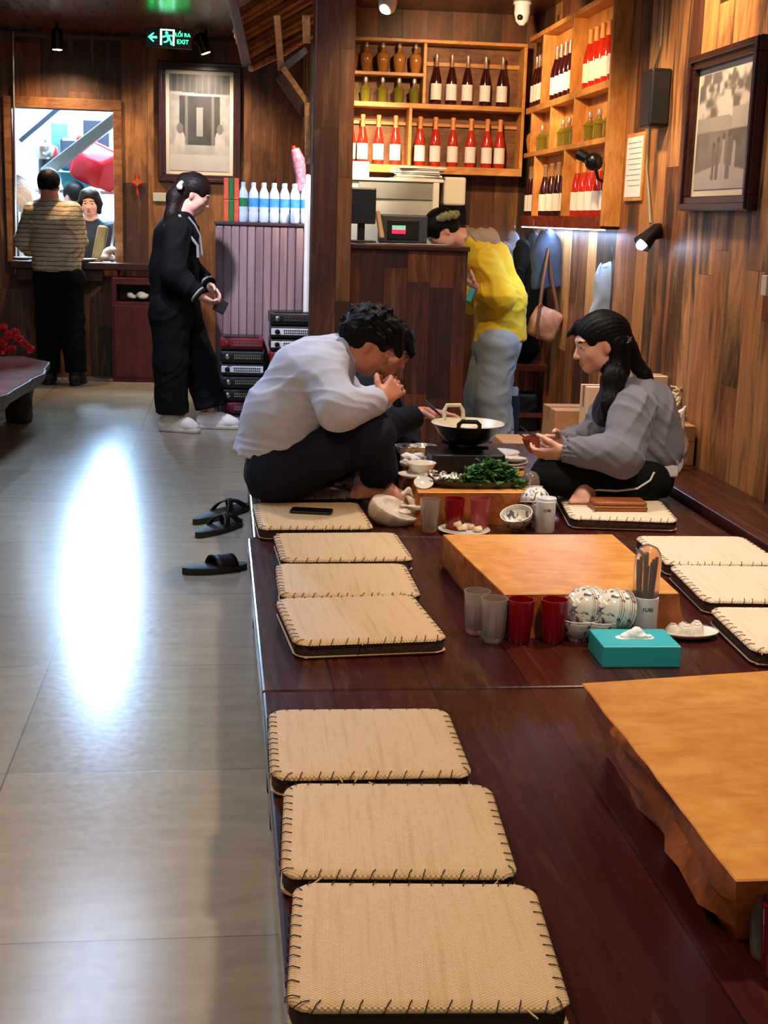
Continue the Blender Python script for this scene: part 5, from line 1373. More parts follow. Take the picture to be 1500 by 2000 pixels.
q_ = P(602, 340, y=8.9); o = MB().lohi((q_[0] - .02, 8.87, 0), (q_[0] + .02, 8.92, q_[2])).build('white_tube', M['white_plastic'], smooth=False, bevel=.02); tag(o, 'white upright tube between the water bottles and the pillar', 'tube')
# portable gas stoves
stw, sth, std = .285, .08, .3
def stove(kind, label, loc, group, rz_=0.):
    t = thing('portable_gas_stove', label, 'stove', loc, rz_, group)
    shell, pan = {'red': ('red_shell', 'red_shell'), 'black': ('navy_shell', 'black_plastic'), 'silver': ('navy_shell', 'silver_panel'), 'purple': ('purple_shell', 'purple_shell')}[kind]
    MB().lohi((-stw / 2, 0, 0), (stw / 2, std, sth - .006)).build('housing', M[shell], t, smooth=False, bevel=.008)
    MB().box((0, -.004, sth * .5), (stw * .96, .012, sth * .52)).build('front_panel', M[pan], t, smooth=False, bevel=.003)
    MB().lathe([(.017, 0), (.016, .02), (.012, .022)], 18, (-stw * .34, -.009, sth * .5), frame(V(0, -1, 0))).build('knob', M['black_metal' if kind == 'silver' else 'steel' if kind == 'black' else shell], t)
    m = MB()
    for i in range(13):
        for j in range(2):
            x = -.05 + i * .0135; m.box((x, -.0108, sth * (.4 + .2 * j)), (.0075, .0024, .011), rot((0, 1, 0), .5))
    m.build('grille_slots', M['grille_dark' if kind == 'silver' else 'steel'], t, smooth=False)
    MB().box((0, std * .5, sth - .004), (stw * .8, std * .7, .006)).build('top_plate', M['black_metal'], t, smooth=False)
    return t
sy0 = 8.75
lx = P(473, 825, y=sy0)[0]; rx_ = P(567, 825, y=sy0)[0] + .006
kinds_l = ['silver', 'purple', 'black', 'black', 'silver', 'black', 'red']; kinds_r = ['silver', 'black', 'black', 'silver', 'red', 'red', 'silver', 'silver', 'black']
srcs = {}
STK = ['bottom', 'second', 'third', 'fourth', 'fifth', 'sixth', 'seventh', 'eighth', 'ninth']
CNM = {'red': 'wine red', 'black': 'black', 'silver': 'silver fronted', 'purple': 'plum red'}
for col_, x, ks, nm in ((0, lx, kinds_l, 'shorter stack'), (1, rx_, kinds_r, 'taller stack by the pillar')):
    for i, kd in enumerate(ks):
        lvl = 'topmost' if i == len(ks) - 1 else STK[i] + (' one' if i == 0 else ' from the floor')
        l = f'{CNM[kd]} portable gas stove, {lvl} in the {nm}'
        p = (x + random.uniform(-.006, .006), sy0 + random.uniform(-.012, .012), i * (sth + .004) + .001)
        if kd not in srcs: srcs[kd] = stove(kd, l, p, 'portable gas stoves in two stacks')
        else: dup(srcs[kd], p, random.uniform(-.03, .03), l)

# ------------------------------------------------------------------ bar equipment
mp = P(707, 410, y=7.75)
t = thing('monitor', 'dark monitor seen from behind on the bar beside the pillar', 'monitor', (mp[0], 7.75, 1.228))
a, b = P(683, 366, y=7.75), P(733, 438, y=7.75)
MB().lohi((a[0] - .02, 7.73, b[2]), (b[0], 7.765, a[2])).build('screen_back', M['screen_navy'], t, world=True, smooth=False, bevel=.008)
MB().lohi((mp[0] - .02, 7.76, 1.24), (mp[0] + .02, 7.8, b[2] + .03)).build('stand', M['black_plastic'], t, world=True, smooth=False)
MB().lohi((mp[0] - .08, 7.7, 1.2285), (mp[0] + .08, 7.85, 1.242)).build('base', M['black_plastic'], t, world=True, smooth=False, bevel=.004)
o = MB().bar(P(737, 412, y=7.8), P(746, 466, y=7.75), .028, .028).build('paper_roll', M['card_pale'], smooth=False, bevel=.01); tag(o, 'thin pale roll leaning by the monitor on the bar', 'roll')
mp = P(788, 447, y=7.85); a, b = P(744, 418, y=7.85), P(834, 474, y=7.85)
t = thing('cash_machine', 'dark grey counter machine with green and red display', 'machine', (mp[0], 7.9, 1.228))
MB().lohi((a[0], 7.85, 1.2285), (b[0], 8.0, a[2])).build('case', M['grey_cab_d'], t, world=True, smooth=False, bevel=.01)
MB().lohi((a[0] + .04, 7.842, 1.25), (b[0] - .05, 7.851, a[2] - .03)).build('front_panel', M['black_plastic'], t, world=True, smooth=False, bevel=.004)
q0, q1, q2 = P(766, 440, y=7.84), P(792, 449, y=7.84), P(792, 457, y=7.84)
MB().lohi((q0[0], 7.836, q1[2]), (q1[0], 7.8425, q0[2])).build('display', M['lcd'], t, world=True, smooth=False)
MB().lohi((q0[0], 7.836, q2[2]), (q1[0], 7.8425, q1[2])).build('red_display', M['lcd_red'], t, world=True, smooth=False)
a, b = P(686, 345, y=8.95), P(862, 470, y=8.95)
t = thing('grey_cabinet', 'grey sheet-metal cabinet under the bottle shelf behind the bar', 'cabinet', ((a[0] + b[0]) / 2, 9.1, 0))
MB().lohi((a[0], 8.95, 0), (b[0] - .03, 9.4, a[2] - .02)).build('carcass', M['grey_cab'], t, world=True, smooth=False, bevel=.005)
MB().lohi((a[0], 8.93, a[2] - .02), (b[0], 9.4, a[2])).build('top_panel', M['cab_white'], t, world=True, smooth=False, bevel=.004)
MB().lohi((b[0] - .07, 8.935, .02), (b[0] - .028, 8.96, a[2] - .02)).build('door_edge', M['cab_white'], t, world=True, smooth=False, bevel=.004)
MB().lohi((a[0] + .05, 8.938, P(760, 388, y=8.95)[2]), (b[0] - .075, 8.9505, a[2] - .03)).build('upper_panel', mat('grey_upper_panel', (128, 130, 122), .5, .05), t, world=True, smooth=False)
zcab = a[2]
a, b = P(868, 345, y=9.1), P(909, 402, y=9.1)
t = thing('ivory_box', 'ivory plastic box fixed beside the grey cabinet', 'box', (a[0], 9.3, b[2])); MB().lohi((a[0], 9.1, b[2]), (b[0], 9.40, a[2])).build('box_body', M['cab_white'], t, world=True, smooth=False, bevel=.015); MB().lohi((a[0] + .03, 9.39, b[2] + .03), (b[0] - .03, 9.429, a[2] - .03)).build('wall_mount', M['black_metal'], t, world=True, smooth=False)
r = random.Random(7)
for i in range(6):
    c = P(818, 338, y=9.05); sz_ = r.uniform(.3, .36)
    o = MB().box((c[0] + r.uniform(-.02, .02), 9.1, zcab + .006 + i * .0135), (sz_, .24, .011), rot((0, 0, 1), r.uniform(-.2, .2))).build('paper_stack_sheet' if 0 else 'folder', M['paper' if i % 2 else 'paper_grey'], smooth=False, bevel=.002)
    tag(o, f'{"white" if i % 2 else "grey"} paper folder on the grey cabinet, {STK[i] if i else "lowest"} of the pile counted upwards', 'folder', 'paper folders on the grey cabinet')
c = P(702, 352, y=8.8); o = MB().lohi((c[0] - .08, 8.96, zcab), (c[0] + .08, 9.15, zcab + .1)).build('white_box', M['white_plastic'], smooth=False, bevel=.01); tag(o, 'white box on the grey cabinet beside the pillar', 'box')
r = random.Random(2)
for i in range(3):
    o = MB().box((.86 + .15 * i, 7.62, 1.2295 + .001 * i), (.19, .13, .0016), rot((0, 0, 1), r.uniform(-.4, .4))).build('paper_sheet', M['paper'], smooth=False)
    tag(o, f'white paper sheet lying on the bar top, {ORD[i]} from the pillar', 'paper', 'paper sheets on the bar top')

# ------------------------------------------------------------------ corner with coats, boxes, stool
def hook(px, py, y):
    c = P(px, py, y=y); t = thing('coat_hook', f'small steel coat hook', 'hook', tuple(c)); return c
def coat(name, label, m, top, bot, w0, w1, dep, seed, sleeves=True, cat='coat', trim=None, nrm=None):
    COATN = COATD if nrm is None else V(*nrm)
    T_, B_ = V(*top), V(*bot); t = thing(name, label, cat, tuple(T_))
    s = SDF(); ax = B_ - T_; L = np.linalg.norm(ax)
    s.cap(T_ + ax * .06, T_ + ax * .3, w0 * .5, w0 * .95, k=.05, flat=((0, 0, 0) if 0 else COATN, dep)); s.cap(T_ + ax * .3, B_ - ax * .02, w0 * .9, w1, k=.06, flat=(COATN, dep))
    sd = np.cross(COATN, V(0, 0, 1)); sd /= np.linalg.norm(sd)
    s.disp = wrinkle(.006, 18., seed, sd); s.plane(B_, ax); s.build('coat_body', m, t, vox=.009)
    if sleeves:
        for q in (-1, 1):
            s = SDF(); a_ = T_ + ax * .14 + sd * q * w0 * .8; s.cap(a_, a_ + ax * .35 + sd * q * w0 * .45, .05, .05, k=.03); s.cap(a_ + ax * .35 + sd * q * w0 * .45, a_ + ax * .72 + sd * q * w0 * .5, .05, .04, k=.03, cuts=((a_ + ax * .72 + sd * q * w0 * .5, ax),)); s.disp = wrinkle(.008, 30., seed + q); s.build('sleeve', m, t, vox=.009)
    s = SDF(); s.cap(T_ + ax * .05 - sd * .03, T_ + ax * .05 + sd * .03, .02, k=.02); s.disp = wrinkle(.006, 40., seed); s.build('collar', trim or m, t, vox=.008)
    MB().tube([T_ + V(0, 0, .09), T_ + V(.0, -.015, .07), T_ + V(0, -.02, .03), T_ + V(0, 0, .0)], .004, 6).build('hanging_loop', M['steel'], t, world=True)
    return t
COATD = V(.55, -.83, 0); COATD /= np.linalg.norm(COATD)
coat('hanging_coat', 'grey coat hanging behind the yellow jacket', M['grey_coat'], P(1003, 455, y=8.95), P(1000, 680, y=8.95), .11, .15, .55, 1)
coat('hanging_coat', 'black coat with a white tag, hanging between grey coat and tan bag', M['black_cloth'], P(1040, 455, y=8.72), P(1034, 640, y=8.72), .11, .15, .55, 2)
coat('hanging_coat', 'dark slate jacket hanging above the tan shoulder bag', M['blue_coat'], P(1068, 466, y=8.42), P(1072, 562, y=8.42), .12, .14, .5, 3, False)
coat('hanging_jacket', 'pale blue denim jacket on a hanger behind the seated woman', M['denim_pale'], P(1193, 515, y=7.3), P(1180, 645, y=7.3), .06, .105, .4, 4, False, 'jacket', nrm=(.1, -1, 0))
bc_ = P(1064, 632, y=8.3); t = thing('shoulder_bag', 'tan leather shoulder bag hanging under the coats', 'bag', tuple(bc_))
s = SDF(); s.rbox(bc_, (.095, .05, .1), rot((0, 1, 0), .35), .04); s.ell(bc_ + V(-.02, -.03, .02), (.08, .04, .07), k=.03); s.disp = wrinkle(.004, 30., 3); s.build('bag_body', M['bag_tan'], t, vox=.007)
MB().tube([bc_ + V(-.05, -.05, .1), bc_ + V(-.03, -.03, .28), bc_ + V(.0, .02, .46), bc_ + V(.03, .03, .3), bc_ + V(.08, .0, .08)], .012, 8).build('strap', M['bag_brown'], t, world=True)
MB().tube([bc_ + V(-.05, -.06, .1), bc_ + V(-.065, -.075, .0), bc_ + V(-.06, -.07, -.09)], .01, 8).build('front_strap', M['bag_brown'], t, world=True)
MB().tube([bc_ + V(-.06, -.055, .11), bc_ + V(-.045, -.06, .13), bc_ + V(-.03, -.05, .11)], .006, 8).build('buckle', M['gold'], t, world=True)
s0 = P(1040, 712, y=8.62); zs = s0[2]
t = thing('wooden_stool', 'reddish wooden stool under the hanging coats', 'stool', (s0[0] - .02, 8.75, 0))
xx0, xx1 = P(1000, 712, y=8.62)[0], P(1078, 712, y=8.62)[0]
MB().lohi((xx0, 8.62, zs - .045), (xx1, 8.88, zs)).build('seat', M['stool'], t, world=True, smooth=False, bevel=.008)
for x in (xx0 + .025, xx1 - .025):
    for y in (8.645, 8.855): MB().lohi((x - .02, y - .02, 0), (x + .02, y + .02, zs - .045)).build('leg', M['stool'], t, world=True, smooth=False, bevel=.004)
for y in (8.645, 8.855): MB().lohi((xx0 + .045, y - .01, .1), (xx1 - .045, y + .01, .13)).build('stretcher', M['stool'], t, world=True, smooth=False)
c = V((xx0 + xx1) / 2 - .04, 8.75, zs); s = SDF(); s.ell(c + V(0, 0, .09), (.11, .1, .1), k=.03); s.ell(c + V(-.04, 0, .17), (.06, .06, .07), k=.04); s.plane(c, (0, 0, -1)); s.disp = wrinkle(.012, 34., 5); o = s.build('dark_bag', M['black_cloth'], None, c, .009); tag(o, 'dark soft bag sitting on the wooden stool', 'bag')
c = V((xx0 + xx1) / 2, 8.75, 0); s = SDF(); s.rbox(c + V(.0, .0, .13), (.085, .08, .13), None, .03); s.disp = wrinkle(.006, 30., 6); o = s.build('dark_pack', M['black_plastic'], None, c, .009); tag(o, 'black pack stored between the stool legs', 'bag')
c = P(1003, 800, y=8.55); t = thing('vacuum_flask', 'dark blue metal flask with pale cap beside the stool', 'flask', (c[0], 8.55, 0)); b_ = V(c[0], 8.55, 0)
MB().lathe([(.035, 0), (.038, .01), (.038, .22), (.025, .26)], 18, b_).build('flask_body', M['blue_coat'], t, world=True); MB().lathe([(.026, .258), (.028, .3), (.02, .315)], 16, b_).build('cap', M['white_plastic'], t, world=True)
def carton(label, lo, hi, m='card', rz_=0., name='cardboard_box', flaps=True):
    lo, hi = V(*lo), V(*hi); c = (lo + hi) / 2; t = thing(name, label, 'box', (c[0], c[1], lo[2]), rz_); h = (hi - lo)
    MB().lohi((-h[0] / 2, -h[1] / 2, 0), (h[0] / 2, h[1] / 2, h[2])).build('carton_body', M[m], t, smooth=False, bevel=.003)
    MB().lohi((-h[0] / 2 - .001, -.02, h[2] * .75), (h[0] / 2 + .001, .02, h[2] + .0012)).build('tape', M['tape'], t, smooth=False)
    MB().lohi((-h[0] / 2 + .004, -h[1] / 2 - .0012, h[2] * .62), (h[0] / 2 - .004, -h[1] / 2, h[2] * .64)).build('fold_line', M['tape'], t, smooth=False)
    return t
a, b = P(1322, 832, y=5.72), P(1384, 906, y=5.72)
cb_ = carton('brown cardboard box on the ledge behind the seated woman', (a[0], 5.72, ZL), (min(b[0], XR - .015), 5.94, a[2]))
a = P(1085, 802, y=7.4); b = P(1150, 860, y=7.4)
carton('brown cardboard box on the floor, in front of the seated woman', (a[0], 7.4, 0), (b[0] + .03, 7.7, a[2]))
a, b = P(1148, 756, y=7.2), P(1178, 850, y=7.2)
carton('tall pale carton standing by the wall, hidden by the grey jacket', (a[0], 7.2, 0), (b[0] + .05, 7.35, a[2]), 'card_pale')
a, b = P(1272, 735, y=6.2), P(1308, 830, y=6.2)
carton('pale pink carton standing on the ledge against the wall', (a[0] - .02, 6.2, ZL), (b[0], 6.32, a[2]), 'card_pale')
o = MB().lohi((1.42, 7.72, .0), (1.95, 7.98, .012)).build('cardboard_sheet', M['card_pale'], smooth=False, bevel=.002); tag(o, 'flat pale cardboard sheet lying on the floor near the stool', 'cardboard')
o = MB().lohi((1.5, 6.75, 0.), (1.84, 7.3, .2)).build('low_step', M['card'], smooth=False, bevel=.006); tag(o, 'low tan wooden step behind the wok platform', 'step')
# mop bundle and white bag
mb_ = P(1345, 800, y=5.98); MY = 6.02; zc0 = ZL
t = thing('mop', 'pale string mop standing head up behind the cardboard box', 'mop', (mb_[0], MY, zc0))
hd = P(1345, 762, y=MY); r = random.Random(12)
MB().tube([(mb_[0], MY, zc0), (mb_[0], MY, hd[2] - .03)], [.03, .034], 12).build('handle', M['mop_dark'], t, world=True)
m = MB()
for i in range(110):
    d = V(r.gauss(0, 1), r.gauss(0, .8), r.gauss(.5, .7)); d /= np.linalg.norm(d); L = r.uniform(.06, .11)
    p0_ = V(mb_[0], MY, hd[2] - .04); mid = p0_ + d * L * .7; en = p0_ + d * L + V(0, 0, -.02)
    if en[0] > XR - .01: continue
    m.tube([p0_, mid, en], [.004, .006, .005], 5)
m.build('mop_strings', M['mop'], t, world=True)
c = P(1318, 808, y=5.62); c[2] = ZL; s = SDF(); s.ell(c + V(0, .0, .09), (.075, .045, .1), k=.03); s.ell(c + V(.01, 0, .2), (.03, .025, .06), k=.05); s.cap(c + V(.0, 0, .22), c + V(-.05, .0, .3), .02, .012, k=.02); s.cap(c + V(.01, 0, .22), c + V(.05, .01, .28), .02, .012, k=.02); s.plane(c, (0, 0, -1)); s.disp = wrinkle(.01, 40., 9)
o = s.build('carrier_bag', M['bag_white'], None, c, .007); tag(o, 'knotted white plastic bag in front of the cardboard box', 'bag')
# ------------------------------------------------------------------ people
class Head:
    def __init__(s, c, fwd, up, sc=1.):
        s.c = V(*c); f = V(*fwd); f /= np.linalg.norm(f); u = V(*up); u = u - f * np.dot(u, f); u /= np.linalg.norm(u)
        s.R = np.stack([np.cross(f, u), f, u], 1); s.s = sc
    def p(s, x, y, z): return s.c + s.R @ (V(x, y, z) * s.s)
    def loc(s, q): return ((q - s.c) @ s.R) / s.s
    def skin(s, S, female=True):
        k = s.s; e = lambda c, r, kk=.02, **kw: S.ell(s.p(*c), V(*r) * k, s.R, k=kk * k, **kw)
        e((0, -.014, .03), (.073, .092, .084)); e((0, .03, -.026), (.059, .06, .074), .03)
        e((0, .056, -.086), (.027, .026, .022), .035)
        for q in (-1, 1):
            e((q * .036, .052, -.028), (.026, .026, .026), .02); e((q * .045, .012, -.07), (.018, .034, .024), .03)
        e((0, .074, .026), (.05, .016, .015), .02)
        S.cap(s.p(0, .082, .012), s.p(0, .104, -.03), .0075 * k, .0115 * k, k=.012 * k)
        for q in (-1, 1): e((q * .011, .094, -.034), (.008, .01, .007), .006)
        for q in (-1, 1): e((q * .031, .092, .006), (.016, .013, .010), .012, kind='s')
        for q in (-1, 1): e((q * .031, .0765, .005), (.0135, .0125, .0115), .003)
        e((0, .0855, -.058), (.021, .009, .0056), .008); e((0, .084, -.0685), (.017, .009, .006), .008)
        for q in (-1, 1): S.ell(s.p(q * .073, -.008, -.012), V(.009, .016, .028) * k, s.R @ rot((0, 0, 1), q * .35) @ rot((1, 0, 0), .2), k=.012 * k)
    def paint(s):
        def f(q):
            l = s.loc(q); x, y, z = np.abs(l[:, 0]), l[:, 1], l[:, 2]; m = np.zeros(len(q))
            m[(y > .078) & (((x / .021) ** 2 + ((z + .0635) / .0098) ** 2) < 1)] = 1
            ey = (((x - .031) / .0135) ** 2 + ((z - .004) / .0046) ** 2 < 1) & (y > .07)
            m[ey] = 2; m[ey & ((x - .031) ** 2 + (z - .005) ** 2 < .0078 ** 2)] = 3
            m[(((x - .033) / .019) ** 2 + ((z - .0265 + (x - .033) ** 2 * 6) / .0038) ** 2 < 1) & (y > .06)] = 4
            return m
        return f
    def hairball(s, S, fringe=.0, back=-.075, puff=1., side=-.02):
        """hair cap over the skull; fringe lowers the front hair line, back sets how far it reaches down the nape"""
        k = s.s; S.ell(s.p(0, -.018, .036), V(.083 * puff, .103 * puff, .09 * puff) * k, s.R, k=.01)
        S.ell(s.p(0, -.055, -.01), V(.07, .06, .075) * k * puff, s.R, k=.02)
        # cut away the face
        S.ell(s.p(0, .105, -.055 - fringe), V(.074, .082, .105) * k, s.R, k=.012, kind='s')
        for q in (-1, 1): S.ell(s.p(q * .085, .02, -.055), V(.04, .05, .075) * k, s.R, k=.012, kind='s')
        S._add('i', lambda p, c=s.p(0, 0, back), n=-s.R[:, 2]: (p - c) @ n, .02)
        R = s.R
        def d(p):
            l = (p - s.c) @ R; a = np.arctan2(l[:, 0], l[:, 2] + .03); w = np.clip((.03 - l[:, 2]) / .07, 0, 1); ph = a * 46 * (1 - w) + (l[:, 1] * 360 + l[:, 0] * 330) * w + 1.2 * np.sin(l[:, 1] * 30 + l[:, 2] * 20); return .0013 * np.sin(ph) + .0009 * np.sin(ph * 2.3 + l[:, 1] * 25) + .0012 * np.sin(l[:, 0] * 70 + l[:, 1] * 40)
        S.disp = d

def tufts(S, H, n, L, seed, lo=.0):
    r = random.Random(seed); c = 0
    while c < n:
        d = V(r.gauss(0, 1), r.gauss(0, 1), r.gauss(0, 1)); d /= np.linalg.norm(d)
        if d[2] < lo - .55 * max(0, -d[1]) or (d[1] > .55 and d[2] < .5): continue
        b = V(0, -.018, .036) + d * V(.082, .1, .09); e = d * .7 + V(r.gauss(0, .35), .45 + r.gauss(0, .3), r.gauss(0, .25)); e /= np.linalg.norm(e)
        S.cap(H.p(*(b - d * .012)), H.p(*(b + e * L * r.uniform(.5, 1.1))), .018, .005, k=.014); c += 1

def hand(S, w, f, n, t, curl=.5, thumb=.5, sc=1., spread=.1, k=.006):
    """w wrist, f towards the fingers, n out of the palm, t towards the thumb side"""
    w = V(*w); f = V(*f); f /= np.linalg.norm(f); n = V(*n); n = n - f * np.dot(n, f); n /= np.linalg.norm(n)
    t_ = np.cross(f, n); t_ = t_ if np.dot(t_, V(*t)) > 0 else -t_
    cur = curl if hasattr(curl, '__len__') else (curl,) * 4
    for i in range(4):
        b = w + f * .028 * sc + t_ * (.02 - .0135 * i) * sc; e = w + f * (.085 - (.006 if i == 3 else 0)) * sc + t_ * (.03 - .02 * i) * sc
        S.cap(b, e, .0145 * sc, .0115 * sc, k=.014 * sc)
    S.cap(w - f * .01, w + f * .03 * sc, .021 * sc, .02 * sc, k=.02 * sc, flat=(n, .72))
    L = (.072, .08, .074, .057)
    for i in range(4):
        b = w + f * (.088 - (.006 if i == 3 else 0)) * sc + t_ * (.03 - .02 * i) * sc; d = f + t_ * spread * (1.5 - i) * .35; d /= np.linalg.norm(d)
        a = 0
        for j, (q, r0, r1) in enumerate(((.45, .0098, .009), (.3, .009, .0083), (.25, .0083, .007))):
            a += cur[i] * (.75, 1.1, .7)[j]; dd = d * math.cos(a) + n * math.sin(a); e = b + dd * L[i] * q * sc
            S.cap(b, e, r0 * sc, r1 * sc, k=.0035 * sc); b = e
    b = w + f * .022 * sc + t_ * .024 * sc + n * .004; d = t_ * .75 + f * .6 + n * .25; d /= np.linalg.norm(d)
    for j, (q, r0, r1) in enumerate(((.042, .0145, .0115), (.034, .0112, .0098), (.027, .0098, .008))):
        e = b + d * q * sc; S.cap(b, e, r0 * sc, r1 * sc, k=.008 * sc); b = e
        d = d + (f * .35 + n * .55 - t_ * .45) * thumb; d /= np.linalg.norm(d)

def foot(S, ank, toe, up=(0, 0, 1), sc=1., bare=True):
    a, e = V(*ank), V(*toe); f = e - a; f /= np.linalg.norm(f); u = V(*up); u = u - f * np.dot(u, f); u /= np.linalg.norm(u); r = np.cross(f, u)
    S.cap(a, a - f * .02 - u * .03, .034, .03, k=.02); S.cap(a - f * .02 - u * .03, a + (e - a) * .75 - u * .02, .03, .03, k=.03, flat=(u, .7)); S.cap(a, a + (e - a) * .7, .032, .026, k=.03)
    L = np.linalg.norm(e - a)
    for i in range(5):
        b = a + f * L * .72 + r * (.028 - .014 * i) - u * .02; S.cap(b, b + f * (.05 - .006 * i) - u * .004, .0115 if i else .0145, .0085 if i else .012, k=.006)

def person(label, base, cat='person'): return thing('person', label, cat, base)

def pants(root, mat_, hips, pelvis, legs, seed, vox=.008, amp=.006, k=.05, extra=None, waist=None, pr=.13, pf=None):
    """legs: list of (points, radii); every hem is cut square across the shin"""
    S = SDF(); S.cap(hips[0], hips[1], pr, pr, k=k, flat=pf); S.ell(pelvis, (pr * 1.1, pr * 1.0, pr * .95), k=k)
    for pts, rs in legs:
        for i in range(len(pts) - 1):
            last = i == len(pts) - 2; cuts = ((V(*pts[-1]), V(*pts[-1]) - V(*pts[-2])),) if last else ()
            S.cap(pts[i], pts[i + 1], rs[i], rs[i + 1], k=k * .6, cuts=cuts)
    if extra: extra(S)
    if waist is not None: S.plane(*waist)
    S.disp = wrinkle(amp, 26., seed); return S.build('trousers', mat_, root, vox=vox)

def leg_skin(S, hip, knee, ank, r=(.075, .052, .034)):
    S.cap(hip, knee, r[0], r[1], k=.03); S.cap(knee, ank, r[1], r[2], k=.03)
    c = V(*knee) + (V(*ank) - V(*knee)) * .3; S.ell(c, .05, k=.04)
def arm_skin(S, sh, el, wr, r=(.045, .036, .024)):
    S.cap(sh, el, r[0], r[1], k=.02); S.cap(el, wr, r[1], r[2], k=.02)

def sleeve(S, sh, el, wr, r, k=.04, end=.97):
    sh, el, wr = V(*sh), V(*el), V(*wr); e = el + (wr - el) * end
    S.cap(sh, el, r[0], r[1], k=k); S.cap(el, e, r[1], r[2], k=k * .6, cuts=((e, wr - el),))

def shoe(root, ank, fwd, m_='shoe', L=.26, label=None):
    a = V(*ank); f = V(*fwd); f[2] = 0; f /= np.linalg.norm(f); u = V(0, 0, 1); g = V(a[0], a[1], 0)
    S = SDF(); heel = g - f * .05
    S.cap(heel + u * .045, heel + f * L * .75 + u * .035, .042, .036, k=.03, flat=(np.cross(f, u), .9)); S.cap(heel + u * .06, heel + u * .1 + f * .03, .038, .045, k=.03); S.ell(heel + f * L * .62 + u * .045, (.045, .045, .032), k=.03); S.cap(heel + f * .08 + u * .1, heel + f * .16 + u * .06, .03, .03, k=.03)
    S.plane(g + u * .02, (0, 0, -1)); S.plane(a + u * .012, (0, 0, 1)); S.disp = wrinkle(.002, 60., 3)
    o = S.build('shoe', M[m_], root, vox=.006)
    S = SDF(); S.cap(heel + u * .015, heel + f * L * .78 + u * .015, .043, .043, k=.02, flat=(np.cross(f, u), .98)); S.plane(g + u * .001, (0, 0, -1)); S.plane(g + u * .028, (0, 0, 1)); S.build('sole', M['sole' if m_ == 'shoe' else 'rubber'], o, vox=.006)
    if m_ == 'shoe':
        r_ = np.cross(f, u)
        for i in range(3):
            q = heel + f * (.085 + .03 * i) + u * (.125 - .022 * i); MB().tube([q - r_ * .032 - u * .012, q + u * .006, q + r_ * .032 - u * .012], .0045, 6).build('lace', M['sole'], o, world=True)
    return o

